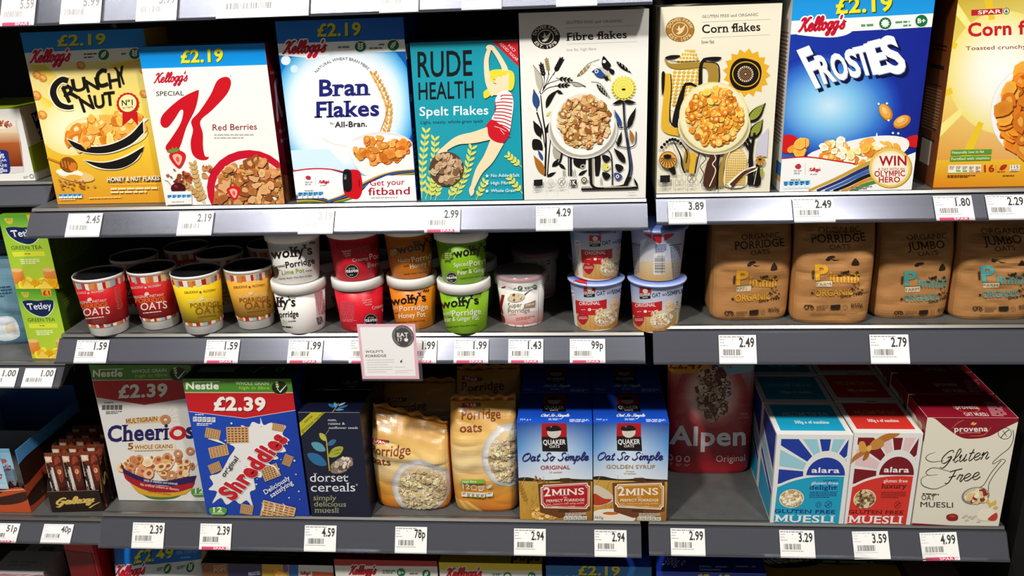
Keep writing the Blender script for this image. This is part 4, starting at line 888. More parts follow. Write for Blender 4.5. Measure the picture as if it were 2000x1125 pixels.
a.T('16', 628, 920, 684, 917, 38, 'b8281a', .02); a.stroke('d88a5a', [(692, 882), (692, 920)], 2, False); leaf(a, 712, 905, 752, 880, 12, 'b8281a'); a.micro(700, 915, 755, 913, 6, 'b8602a'); a.P('f4ecd8', 768, 882, 824, 878, 822, 912, 766, 917); a.T('115', 776, 900, 816, 898, 16, '4a3a2a', .01); a.micro(772, 906, 818, 904, 4, '8a7a5a', 2); a.micro(425, 942, 580, 938, 5, '7a4a1a', 2); a.micro(730, 938, 815, 935, 5, '7a4a1a')
l = c.left
l.grad([(0, 0), (100, 0), (100, 100), (0, 100)], ['3a1c0c', '6a3410', '7a3c10', '2a140a'], 3)  # side darkens toward the back: shade from the neighbouring box put into colour
for y, h in ((28, .8), (30, .6), (38, 2), (48, .5), (70, 1.2), (76, 1.2)): l.R('140c08', 20, y, 80, y+h)
l.R('b8b0a8', 25, 77, 70, 90); l.micro(15, 50, 85, 50, .8, '8a6a4a', 14, 2)
c.done()
# ================================================================== pots, cups and paper bags
from mathutils import noise
def scale_at(p): return FL/((p-CAMP).dot(AF))
class Pot:
    """round tapered pot measured from its base and rim in the photograph"""
    def __init__(s, name, label, cat, fr, xb, yb, rb, rt, yt, shelf, group, z=None, h=None, R=None, on=None, turn=0):
        s.fr = fr; z = RZ[shelf] if z is None else z
        if on: z = on.z+on.full+.0006; s.ax = on.ax.copy(); s.rb, s.rt, s.h, s.full = on.rb, on.rt, on.h, on.full; d = s.ax-CAMP; d.z = 0; d.normalize()
        else:
            P = at_z(*fr(xb, yb), z); d = P-CAMP; d.z = 0; d.normalize(); sc = scale_at(P)*(fr(1, 0)[0]-fr(0, 0)[0])**-1
            s.rb = R[0] if R else rb/sc; s.ax = P+d*s.rb; s.rt = R[1] if R else rt/(scale_at(s.ax)/(fr(1, 0)[0]-fr(0, 0)[0]))
            if h: s.h = h
            else:
                for _ in range(4):
                    q = s.ax-d*s.rt; r = ray(*fr(xb, yt)); s.h = (CAMP+r*((q-CAMP).dot(d)/r.dot(d))).z-z
                    s.rt = rt/(scale_at(s.ax+Vector((0, 0, s.h)))/(fr(1, 0)[0]-fr(0, 0)[0]))
            s.full = s.h
        s.z = z; s.d = d; yaw = math.atan2(-d.x, d.y)
        s.t = thing(name, label, cat, (s.ax.x, s.ax.y, z), yaw, group)
        print('%-28s x %.3f y %.3f rb %.4f rt %.4f h %.4f' % (label[:28], s.ax.x, s.ax.y, s.rb, s.rt, s.h))
    def r(s, v): return s.rb+(s.rt-s.rb)*v
    def px(s, x, y):
        r = ray(x, y); o = CAMP-Vector((s.ax.x, s.ax.y, s.z)); k = (s.rt-s.rb)/s.h
        # |o.xy+t r.xy| = rb + k*(o.z+t r.z)
        A = r.x**2+r.y**2-(k*r.z)**2; c0 = s.rb+k*o.z; B = 2*(o.x*r.x+o.y*r.y-k*r.z*c0); C = o.x**2+o.y**2-c0*c0
        D = B*B-4*A*C; t = (-B-math.sqrt(max(0, D)))/(2*A); p = o+r*t
        lx = p.x*s.d.y-p.y*s.d.x; ly = -(p.x*s.d.x+p.y*s.d.y)
        u = math.atan2(lx, ly)
        if D < 0:                               # ray passes beside the pot: keep going round
            u += math.copysign(math.sqrt(-D)/(2*A)/s.rb, u)
        return u, p.z/s.h
    def art(s, base, off=.0002, v0=0, v1=1, un=1.7):
        a = Art(s.px, lambda u, v, e: ((s.r(v)+off+e)*math.sin(u), -(s.r(v)+off+e)*math.cos(u), v*s.h), (-un, un), (v0, v1), (.12, .5), fr=s.fr)
        if base: a.mb.lathe([(s.r(v0)+off, v0*s.h), (s.r(v1)+off, v1*s.h)], lin(base), 48, cap0=False, cap1=False)
        return a
def behind(p, dist, label, right=0):
    d = p.d; return dup(p.t, (p.ax.x+d.x*dist*.2+right, p.ax.y+dist, p.z), label)
# ------------------------------------------------------------------ instant oat cups
def oat_cup(label, xb, yb, rb, rt, yt, col, ink, hot, hot2, dx):
    p = Pot('paper_cup', label, 'porridge cup', B1, xb, yb, rb, rt, yt, 'm2', 'instant oat cups')
    W = lin('ece8e2'); m = MB()
    m.lathe([(p.rb-.002, .0015), (p.rb-.001, 0), (p.rb, .001), (p.r(.97), p.h*.97), (p.rt-.001, p.h-.002)], W, 48); m.build('cup', CUP, p.t)
    m = MB(); m.lathe([(p.rt-.0005, -.0035), (p.rt+.0006, -.003), (p.rt+.0010, 0), (p.rt+.0008, .0018), (p.rt+.0005, .002)], W, 48, z=p.h, cap0=False, cap1=False); m.build('rim', CUP, p.t)
    a = p.art(None, .0008); m = a.mb
    m.lathe([(p.r(.16), .16*p.h), (p.r(.16)+.0008, .162*p.h), (p.r(.955)+.0008, .955*p.h), (p.r(.955), .957*p.h)], lin(col), 48, cap0=False, cap1=False)
    st = ['d86a2a', 'ece2d4', 'b81c26', 'e8c49a', '9ab4c8', 'c23a2a', 'f0ece6', 'd98a4a']; k = 0; u = -1.7; rn = random.Random(int(xb))
    o = a.fm; a.fm = lambda x, y: (x, y)
    while u < 1.7:
        wd = rn.uniform(.10, .24)
        a.poly([(u, .955), (u+wd, .955), (u+wd, rn.uniform(.83, .87)), (u, rn.uniform(.83, .87))], st[k % 8])
        a.poly([(u, .163), (u+wd, .163), (u+wd, .215), (u, rn.uniform(.20, .23))], st[(k+3) % 8]); u += wd; k += 1
    a.fm = o
    def q(x, y): return x+dx[0], y+dx[1]
    def T(t, x0, y0, x1, y1, *r): a.T(t, *q(x0, y0), *q(x1, y1), *r)
    T('DELICIOUS', 465, 520, 498, 514, 12, ink, .006) if dx[2] else T('DELICIOUS', 425, 519, 500, 513, 13, ink, .006)
    c = q(513, 510); a.poly([(c[0]+(9 if k % 2 == 0 else 4)*math.sin(k*.628), c[1]-(9 if k % 2 == 0 else 4)*math.cos(k*.628)) for k in range(10)], ink)
    T('ALCHEMY', 528, 511, 602, 503, 13, ink, .006); c = q(520, 546); a.B(hot2, c[0]-13, c[1]+8, c[0]-9, c[1]-6, c[0], c[1]-10, c[0]+9, c[1]-8, c[0]+13, c[1]+5, c[0], c[1]+10)
    T('ORIGINAL INSTANT', 440, 575, 617, 558, 15, hot2, .006); T('PORRIDGE', 458, 600, 624, 588, 24, hot, .006); T('OATS', 488, 642, 636, 628, 42, ink if ink[0] in 'ef' else hot, .012); a.micro(*q(500, 655), *q(635, 640), 5, ink)
    a.micro(*q(655, 480), *q(690, 474), 6, 'd06a5a' if hot2[0] in 'ef' else col, 12, 1.8)
    m.build('sleeve', CUP, p.t)
    m = MB(); m.lathe([(p.rt-.0015, -.004), (p.rt-.001, .0005), (p.rt-.009, .001), (p.rt*.45, .0008), (p.rt*.42, .0014), (.004, .0014)], lin('17161a'), 48, z=p.h); m.build('lid', FILM, p.t)
    return p
cups = [oat_cup('red instant oats cup with a black lid, leftmost of the front four cups', 645, 755, 105, 138, 424, 'c4161e', 'f0dcd0', 'e8862e', 'f0d8c8', (0, 0, 0)),
        oat_cup('red instant oats cup with a black lid, right of another red cup', 942, 720, 101, 133, 390, 'c0161e', 'f0dcd0', 'e8862e', 'f0d8c8', (330, -32, 0)),
        oat_cup('bright yellow instant oats cup between a red cup and a golden cup', 1192, 749, 104, 138, 412, 'e6c41c', '7a4a10', '8a5a18', 'f4e8b0', (645, -6, 0)),
        oat_cup('golden yellow instant oats cup beside the stacked white pots', 1490, 720, 101, 138, 384, 'e0a43a', '7a4a20', '8a4a18', 'f0d8a0', (930, -36, 0))]
for p, lb, dy, r in ((cups[0], 'red instant oats cup behind the leftmost front cup', .10, .022), (cups[1], 'red instant oats cup behind the second front red cup', .125, .018), (cups[2], 'yellow instant oats cup in shadow behind the bright yellow cup', .10, .010), (cups[3], 'golden instant oats cup in shadow behind the golden cup', .13, .002)): behind(p, dy, lb, r)
# ------------------------------------------------------------------ round pots with white lids
def tub(label, prm, col, on=None, twist=None):
    p = Pot('porridge_pot', label, 'porridge pot', B2, *(prm or (0,)*5), 'm2', 'white-lidded porridge pots', on=on)
    if not on: p.full = p.h+.0140
    m = MB(); c = lin(col); m.lathe([(p.rb-.002, .0008), (p.rb-.0006, 0), (p.rb, .0008), (p.rt, p.h+.002)], c, 52); m.build('tub', CUP, p.t)
    W = lin('e6e3dd'); R = p.rt+.0022; m = MB()
    m.lathe([(p.rt+.0004, -.0015), (R, -.001), (R+.0004, .0135), (R-.0012, .0155), (R-.003, .0155), (R-.0042, .0138), (.004, .0138)], W, 52, z=p.h); m.build('lid', PLAST, p.t)
    return p, p.art(None, .0003)
def wolf(a, x0, y0, x1, y1, h, col):
    a.T("wolfy's", x0, y0, x1, y1, h, col, .022, 1.5, .0, lambda t, b, L: (t*L, b+2*math.sin(t*18)))
    d = (x1-x0)
    for k in range(3): leaf(a, x1-20+k*12, y0+(y1-y0)-h*1.0, x1-8+k*14, y0+(y1-y0)-h*1.32, 4, col)
def award(a, x, y, r):
    a.E('15120f', x, y, r); a.ring('e8e4dc', x, y, r*.9, 2); a.T('great', x-r*.45, y-r*.28, x+r*.45, y-r*.34, r*.26, 'c8c4bc', .0); a.T('taste', x-r*.85, y+r*.22, x+r*.85, y+r*.10, r*.5, 'f2efe8', .02, 1); a.micro(x-r*.3, y+r*.5, x+r*.3, y+r*.46, r*.1, 'ccc')
BK2 = '17120e'
P0 = (318, 766, 138, 166, 506)
w1, a = tub('white coconut porridge pot with side panel turned to view, lower of its stack', P0, 'e4e0da')
a.T("lfy's", 130, 592, 255, 588, 62, BK2, .022, 1.5); a.T('orridge', 150, 662, 275, 655, 40, BK2, .02); a.T('inside', 210, 692, 258, 688, 12, BK2, .01); a.T('Pot', 178, 700, 205, 697, 26, 'cfd4b8', .01); a.micro(168, 716, 258, 722, 9, BK2)
for k in range(3): leaf(a, 215+k*14, 540, 228+k*16, 518, 6, 'b4b890')
a.P('e6cdd0', 375, 488, 428, 478, 420, 650, 392, 660); a.micro(378, 498, 428, 489, 4, 'b05a6a', 20, 1.9); a.micro(388, 665, 425, 655, 6, '333', 5, 1.6); a.mb.build('printed_wrap', CUP, w1.t)
w1b, a = tub('white coconut porridge pot with a lime pot, upper of its stack', None, 'e0dcd6', w1)
wolf(a, 100, 285, 365, 250, 62, BK2); a.T('Coconut', 112, 345, 188, 333, 20, BK2, .008); a.T('Porridge', 194, 342, 380, 312, 40, BK2, .022); a.T('with', 136, 362, 160, 358, 10, BK2); a.T('Lime Pot', 168, 386, 312, 368, 28, '9aa83a', .012); a.T('inside', 322, 366, 362, 360, 12, BK2, .006); a.T("Howlin' Good – from dawn 'til dusk", 150, 418, 360, 396, 10, BK2, .008); a.E(BK2, 125, 370, 22, 38); a.mb.build('printed_wrap', CUP, w1b.t)
w2, a = tub('red berry porridge pot with ingredients side turned to view, lower of its stack', (692, 750, 136, 160, 486), 'cf1228')
a.micro(548, 555, 640, 560, 5, 'e85a68', 16, 1.7); a.T('Suspend', 688, 556, 745, 550, 12, 'f2c8c8', .006); a.T('Jam pot', 692, 571, 750, 563, 12, 'f2c8c8', .006); a.T('inside', 708, 586, 748, 580, 12, 'f2c8c8', .006); a.T('Creamy', 752, 612, 828, 590, 22, 'f4d4d4', .01); a.T('B', 816, 628, 830, 624, 22, 'f4d4d4', .01); award(a, 742, 680, 46); a.micro(560, 665, 650, 680, 6, 'e85a68', 2); a.mb.build('printed_wrap', CUP, w2.t)
w2b, a = tub('red creamy porridge berry pot with a black round award, upper of its stack', None, 'c81228', w2)
a.T("wolfy's", 640, 240, 860, 215, 52, '7a1018', .022, 1.5); a.T('Creamy', 624, 303, 726, 288, 22, 'f0c8c8', .01); a.T('Porridge', 734, 288, 900, 268, 38, 'f0c8c8', .02); a.T('Berry Pot', 722, 338, 900, 316, 30, 'f0c8c8', .016)
for k, t in enumerate(('Suspend', 'Jam pot', 'inside')): a.T(t, 556+k*10, 240+k*15, 612, 234+k*15, 12, 'f0c8c8', .006)
award(a, 620, 362, 46); a.mb.build('printed_wrap', CUP, w2b.t)
w3, a = tub('orange nutty porridge honey pot, lower of its stack', (1034, 740, 130, 154, 474), 'd67a14')
wolf(a, 876, 585, 1100, 552, 54, BK2); a.T('Nutty', 870, 612, 920, 606, 20, 'f4e2c4', .008); a.T('Porridge', 928, 622, 1112, 608, 36, 'f6ead2', .022); a.T('Honey Pot', 924, 668, 1095, 654, 32, 'f6ead2', .018); a.T('with', 898, 640, 922, 637, 12, BK2); a.T("Howlin' Good – from dawn 'til dusk", 900, 700, 1092, 684, 10, BK2, .006); a.mb.build('printed_wrap', CUP, w3.t)
w3b, a = tub('orange nutty porridge honey pot, upper of its stack', None, 'c87014', w3)
wolf(a, 918, 255, 1150, 200, 58, BK2); a.T('Nutty', 920, 308, 998, 298, 24, 'eed8b4', .01); a.T('Porridge', 1008, 306, 1180, 272, 36, 'eed8b4', .02); a.T('with', 952, 338, 990, 332, 14, BK2, .006); a.T('Honey Pot', 998, 348, 1170, 312, 30, 'eed8b4', .016); a.T("Howlin' Good – from dawn", 958, 388, 1110, 372, 10, BK2, .006)
a.poly([(885+(36 if k % 2 else 24)*math.cos(k*.4), 240+(44 if k % 2 else 32)*math.sin(k*.4)) for k in range(16)], '7a4410'); a.micro(866, 225, 908, 224, 7, 'c89a5a', 4); a.mb.build('printed_wrap', CUP, w3b.t)
w4, a = tub('lime green spiced porridge ginger pot, lower of its stack', (1362, 769, 136, 164, 511), '7fae12')
wolf(a, 1195, 605, 1440, 570, 56, BK2); a.T('Spiced', 1195, 652, 1262, 640, 24, 'f0f4dc', .01); a.T('Porridge', 1268, 654, 1454, 638, 38, 'f4f6e4', .022); a.T('Pear & Ginger Pot', 1205, 690, 1440, 676, 28, 'f0f4dc', .012); a.T('with', 1238, 664, 1266, 662, 12, BK2); a.T("Howlin' Good – from dawn 'til dusk", 1232, 730, 1430, 712, 10, BK2, .006); a.mb.build('printed_wrap', CUP, w4.t)
w4b, a = tub('lime green spiced porridge ginger pot with a black round award, upper of its stack', None, '78a812', w4)
wolf(a, 1282, 280, 1500, 232, 58, BK2); a.T('Spiced', 1280, 336, 1372, 326, 26, 'eef2d8', .01); a.T('Porridge', 1382, 332, 1560, 298, 38, 'eef2d8', .022); a.T('with', 1334, 360, 1372, 354, 14, BK2, .006); a.T('Pear & Ginger Pot', 1304, 388, 1560, 350, 28, 'eef2d8', .014); a.T("Howlin' Good – from dawn", 1322, 416, 1480, 396, 10, BK2, .006); award(a, 1265, 405, 38)
a.poly([(1240+(42 if k % 2 else 28)*math.cos(k*.4), 262+(50 if k % 2 else 36)*math.sin(k*.4)) for k in range(16)], '4a6a0c'); a.micro(1220, 245, 1266, 243, 7, 'b4d06a', 4); a.mb.build('printed_wrap', CUP, w4b.t)
for p, lb in ((w1, 'white porridge pot in shadow behind the lower white pot'), (w2, 'red porridge pot in shadow behind the lower red pot'), (w3, 'orange porridge pot in shadow behind the lower orange pot'), (w4, 'lime green porridge pot in shadow behind the lower green pot')):
    behind(p, .105, lb, .004)
# ------------------------------------------------------------------ white and pink porridge pot
p = Pot('porridge_pot', 'white and pink porridge pot with a clear domed lid, standing alone', 'porridge pot', B3, 332, 722, 136, 160, 432, 'm2', 'small porridge pots')
m = MB(); m.lathe([(p.rb-.002, .001), (p.rb-.0006, 0), (p.rb, .0008), (p.rt, p.h)], lin('ebe7e1'), 52); m.build('tub', CUP, p.t)
a = p.art(None, .0003)
a.grad([(180, 640), (470, 610), (480, 720), (190, 740)], ['ecdcd4', 'ead6d0', 'b82a34', 'c8404a'], 6)
a.stroke('e0dcd6', [(190, 700), (330, 716), (475, 690)], 12)
a.E('7a2a1e', 196, 690, 26, 50); a.stroke('a81820', [(190, 640), (196, 580), (208, 515)], (10, 16, 20)); a.stroke('a81820', [(196, 590), (206, 640)], 9); a.stroke('b81a28', [(198, 470), (225, 462)], 9)
a.E('c8bca8', 292, 535, 56, 30, -8); a.E('e8dcc0', 292, 530, 52, 26, -8); a.flakes(inell(292, 528, 42, 18), 18, 12, ['e0ccaa', 'd4b88c', '8a4a30'], (240, 505, 340, 550)); a.stroke('6a645c', [(345, 515), (375, 490), (396, 480)], (10, 4, 5))
a.micro(275, 472, 298, 469, 5, '6a8a70'); badge(a, 317, 472, 15, 'leaf'); a.micro(345, 466, 395, 460, 5, '6a8a70', 2); badge(a, 411, 463, 15, 'B+'); a.stroke('8a8a80', [(240, 465), (320, 490), (430, 476)], 2)
a.T('Super', 240, 598, 330, 592, 30, '8a7a68', .0); a.T('Porridge', 240, 634, 380, 626, 30, '8a7a68', .0); a.P('a8886a', 344, 575, 416, 548, 412, 592, 340, 602); a.T('new', 355, 588, 410, 578, 18, 'f4efe8', .01)
a.T('5 Grains', 246, 650, 292, 645, 11, 'c85a5a'); a.micro(290, 664, 410, 648, 6, 'c8706a', 2); a.ring('f0dcd8', 383, 682, 13, 2.5); a.T('2', 377, 690, 389, 688, 15, 'f0dcd8')
a.micro(452, 440, 476, 432, 5, '777', 18, 2.2); a.stroke('777', [(436, 478), (432, 700)], 1.5, False)
a.mb.build('printed_wrap', CUP, p.t)
LIDC = mat_flat('clear_lid_plastic', 'c8c4c4', .15, 0, .6, .02, 20, None, 0, .35)
m = MB(); m.lathe([(p.rt-.0006, -.002), (p.rt+.0016, 0), (p.rt+.0016, .005), (p.rt-.001, .0054)], lin('c85a6a'), 52, z=p.h, cap0=False, cap1=False); m.build('rim', CUP, p.t)
m = MB(); m.lathe([(p.rt-.002, .0054), (p.rt-.004, .006), (.004, .0062)], lin('2a1c20'), 52, z=p.h, cap0=False); m.build('foil_seal', FILM, p.t)
m = MB(); m.lathe([(p.rt+.0022, -.010), (p.rt+.004, -.009), (p.rt+.0036, .007), (p.rt-.001, .0085), (.004, .0085)], (1, 1, 1), 52, z=p.h, cap0=False); m.build('lid', LIDC, p.t)
behind(p, .13, 'white and pink porridge pot in deep shadow behind its twin', .02)
# ------------------------------------------------------------------ blue and red oat pots
def qpot(label, prm, on=None, turn=0):
    p = Pot('porridge_pot', label, 'porridge pot', B3, *(prm or (0,)*5), 'm2', 'blue-lidded oat pots', on=on)
    if not on: p.full = p.h+.006
    m = MB(); m.lathe([(p.rb-.002, .001), (p.rb-.0006, 0), (p.rb, .0008, 'e8e6e2'), (p.r(.05), p.h*.05, 'd8b070'), (p.r(.3), p.h*.3, 'b8c0d4'), (p.r(.6), p.h*.6, 'a8b8dc'), (p.rt, p.h)], lin('a4b4dc'), 52); m.build('tub', CUP, p.t)
    return p, p.art(None, .0003)
def qlid(p, red):
    m = MB(); R = p.rt+.0028
    m.lathe([(p.rt+.0003, -.002), (R+.0012, -.0015), (R+.002, .0012, 'b4bcdc'), (R, .003, '8a9cd0'), (p.rt-.002, .0034, '6a80c0'), (p.rt-.003, .0048, '5a70b4'), (.004, .0048)], lin('7a90c8'), 52, z=p.h)
    if red:
        i0 = len(m.v)
        for a0 in (red-.25, red+.25): pass
        m.face([(R*.99*math.sin(red-.28), -R*.99*math.cos(red-.28), p.h+.0046), (R*1.02*math.sin(red), -R*1.02*math.cos(red), p.h+.0046), (R*.99*math.sin(red+.28), -R*.99*math.cos(red+.28), p.h+.0046), (p.rt*.55*math.sin(red), -p.rt*.55*math.cos(red), p.h+.0056)], lin('c41a28'))
        m.face([(R*1.07*math.sin(red-.3), -R*1.07*math.cos(red-.3), p.h-.0002), (R*1.07*math.sin(red+.3), -R*1.07*math.cos(red+.3), p.h-.0002), (R*1.0*math.sin(red+.3), -R*1.0*math.cos(red+.3), p.h+.0036), (R*1.0*math.sin(red-.3), -R*1.0*math.cos(red-.3), p.h+.0036)], lin('c41a28'))
    m.build('lid', PLAST, p.t)
def qfront(a, ox, oy, sx=1.0):
    f0 = a.fr; a.fr = lambda x, y: f0(ox+(x-640)*sx, oy+y)
    a.grad([(630, 440), (1000, 420), (1000, 620), (640, 640)], ['8a9ed4', 'a8b6dc', 'd8d8d8', 'e0dccf'], 5)
    a.grad([(640, 630), (1000, 610), (980, 740), (650, 760)], ['dcb878', 'd8b06a', 'b87830', 'c88a3c'], 5)
    for k in range(9): a.stroke('a86a28', [(670+k*33, 640), (678+k*31, 735)], 2, False)
    a.P('e6e6ea', 635, 490, 668, 492, 690, 725, 662, 720); a.micro(642, 498, 668, 500, 5, '4a5a9a', 2); a.micro(645, 520, 670, 524, 4, '8a90b4', 22, 2)
    a.P('1a1416', 728, 478, 802, 474, 800, 528, 730, 530); a.P('b01824', 728, 450, 804, 446, 803, 498, 728, 500); a.E('ddd4cc', 766, 478, 17, 15); a.T('QUAKER', 731, 512, 800, 508, 17, 'f0ece8', .02); a.T('OATS', 748, 525, 782, 523, 9, 'f0ece8', .01)
    a.T('OAT', 812, 520, 868, 514, 26, '1c2a5c', .012, .8); a.T('SO', 878, 510, 908, 506, 13, '1c2a5c', .012); a.T('SIMPLE', 912, 510, 1020, 488, 26, '1c2a5c', .012, .8)
    a.P('c01822', 675, 548, 876, 542, 874, 632, 680, 632); a.T('ORIGINAL', 700, 582, 834, 578, 22, 'f6e8e4', .012); a.E('f2ece4', 766, 610, 11, 9); a.micro(712, 610, 748, 608, 4, 'f0c8c0'); a.micro(784, 608, 828, 606, 4, 'f0c8c0')
    a.E('caa87a', 870, 665, 80, 52, -22); a.E('e2d0b0', 868, 652, 74, 46, -22); a.flakes(inell(866, 652, 68, 42), 44, 14, ['ecdcc0', 'd8c09a', 'f4ead6', 'c8a878'], (790, 600, 940, 710), rim='a88458'); a.flakes(inell(925, 570, 30, 45), 16, 15, ['d8c09a', 'c8a878'], (890, 530, 960, 620)); a.stroke('9aa0a8', [(930, 620), (1000, 540)], (14, 7, 5))
    a.B('b41824', 690, 665, 700, 638, 724, 645, 745, 638, 760, 655, 750, 685, 726, 706, 702, 690); a.T('Helps lower', 700, 662, 750, 659, 7, 'f0d0c8', .004); a.T('Cholesterol', 698, 672, 754, 669, 9, 'f4dcd4', .012)
    a.stroke('ece8e2', [(655, 718), (740, 745), (810, 748), (900, 738), (960, 715)], 12)
    a.fr = f0
q1, a = qpot('blue oat pot with a red original panel, lower left of the pot group', (808, 747, 141, 168, 458)); qfront(a, 640, 0); a.mb.build('printed_wrap', CUP, q1.t); qlid(q1, -.62)
q2, a = qpot('blue oat pot with a red original panel, upper left of the pot group', None, q1); qfront(a, 676, -326); a.mb.build('printed_wrap', CUP, q2.t); qlid(q2, .4)
q3, a = qpot('blue oat pot with a spoon picture, lower pot at the shelf end', (1192, 762, 146, 172, 462)); qfront(a, 1003, 12, .98); a.P('d8ccb4', 1335, 545, 1352, 540, 1330, 700, 1315, 705); a.micro(1322, 560, 1340, 556, 6, '666', 12, 2.4); a.mb.build('printed_wrap', CUP, q3.t); qlid(q3, .0)
q4, a = qpot('blue oat pot turned to its barcode side, upper pot at the shelf end', None, q3)
a.grad([(1020, 100), (1390, 100), (1380, 300), (1020, 300)], ['8a9cd0', '9aa8d4', 'c4c8d8', 'd4cfc4'], 5); a.grad([(1030, 295), (1380, 295), (1360, 440), (1040, 440)], ['d8c49a', 'ccc4b8', 'b89458', 'c8923c'], 5)
a.P('c41a28', 1115, 118, 1330, 112, 1215, 185); a.P('eceaea', 1182, 250, 1252, 248, 1250, 380, 1180, 382)
for k in range(22): a.R('1a1a1a', 1186, 255+k*5.6, 1252, 255+k*5.6+a.rnd.choice((1.5, 3)))
a.micro(1190, 190, 1262, 188, 4, '44507a', 6, 2.2); a.micro(1040, 180, 1095, 182, 4, '6a74a0', 24, 2.1); a.micro(1285, 205, 1345, 200, 4, '44507a', 24, 2.2); a.stroke('1c2a5c', [(1030, 185), (1095, 195)], 4, False); a.stroke('1c2a5c', [(1280, 195), (1360, 185)], 4, False)
a.mb.build('printed_wrap', CUP, q4.t); qlid(q4, 0)
behind(q1, .12, 'blue oat pot in shadow behind the lower left oat pot'); 
# ------------------------------------------------------------------ soft bags
class Bag:
    """filled bag: soft block at the bottom, pinched at the top"""
    def __init__(s, name, label, cat, quad, fr, shelf, depth, col, group, yaw=0, y=.05, mat=KRAFT, pinch=.35, sides=.06, crease=.004, seed=0, bulge=0, h=None, flat_top=.0, lean=0, part='bag_body', slant=0):
        s.slant = slant
        q = [fr(*p) for p in quad]; z = RZ[shelf]; a, b = at_y(*q[3], y), at_y(*q[2], y); s.w = (b.x-a.x); mid = (a+b)/2
        s.h = h or (at_y(*q[0], y).z+at_y(*q[1], y).z)/2-z; s.d = depth; s.z = z; s.pinch = pinch; s.sides = sides; s.cr = crease; s.seed = seed; s.mat = mat; s.bulge = bulge; s.ft = flat_top; s.lean = lean; s.part = part
        s.t = thing(name, label, cat, (mid.x, y+depth/2, z), RAD(yaw), group); s.col = lin(col)
        s.mid = mid; s.a = Art(q, s.front, (0.0, 1.0), (0, 1), (.03, .03), fr=fr, eps=2.4e-5); s.quad = quad; s.a.L = 2
        print('%-28s x %.3f w %.3f h %.3f' % (label[:28], mid.x, s.w, s.h))
    def zz(s, u, v): return v*(s.h+s.slant*(.5-u))
    def base(s, cols=None):
        a = s.a; f, a.fm = a.fm, lambda x, y: (x, 1-y)
        if not cols: a.grad([(0, 0), (1, 0), (1, 1), (0, 1)], [s.col]*4, 1)
        else:
            for i in range(len(cols)-1): a.L = 1; a.grad([(0, i/(len(cols)-1)), (1, i/(len(cols)-1)), (1, (i+1)/(len(cols)-1)), (0, (i+1)/(len(cols)-1))], [cols[i][0], cols[i][1], cols[i+1][1], cols[i+1][0]], 10)
        a.fm = f; a.L = 12
    def half(s, v):
        v = min(1, max(0, v)); t = min(1, v*9); b = .93+.07*math.sqrt(t*(2-t))
        wx = s.w/2*b*(1+s.sides*math.sin(v*3.1416))
        k = max(0, (v-.62)/.38); dy = s.d/2*(b)*(1-(1-s.pinch)*k**1.6)*(1+s.bulge*math.sin(v*3.14))
        return wx, dy
    def wr(s, x, v, z):
        n = noise.noise(Vector((x*22+s.seed*9, v*4, s.seed)))*.6+noise.noise(Vector((x*46, v*9+s.seed*5, s.seed*3)))*.25
        n += 1.1*abs(noise.noise(Vector((x*9-v*7, v*5+x*13, s.seed*2+.5))))-.2
        return n*s.cr*min(1, .25+v*1.3)
    def front(s, u, v, e):
        wx, dy = s.half(v); x = (u-.5)*2; ex = 4.5; ax = min(1, abs(x)*.985)
        y = -dy*(1-ax**ex)**(1/ex)
        return x*wx, y-s.wr(x*wx, v, 0)*(1-ax**8)-e+s.lean*v*s.h, s.zz(u, v)
    def done(s, extra=None):
        m = s.a.mb; N, K = 56, 64; vs = []; fs = []
        for j in range(K+1):
            v = j/K
            for i in range(N+1): vs.append(s.front(i/N, v, 3e-5))
        for j in range(K+1):
            v = j/K; wx, dy = s.half(v)
            for i in range(N+1):
                f = s.front(i/N, v, 0); vs.append((f[0], s.lean*v*s.h*2-f[1], f[2]))
        o = (K+1)*(N+1)
        for j in range(K):
            for i in range(N):
                p = j*(N+1)+i; fs.append((o+p, o+p+N+1, o+p+N+2, o+p+1))
            for e in (0, N):
                p = j*(N+1)+e; fs.append((p, p+N+1, o+p+N+1, o+p) if e == 0 else (p, o+p, o+p+N+1, p+N+1))
        for i in range(N):
            p = K*(N+1)+i; fs.append((p, p+1, o+p+1, o+p)); fs.append((i, o+i, o+i+1, i+1))
        m.add(vs, fs, s.col, True); b = m.build(s.part, s.mat, s.t); return s
PH = []
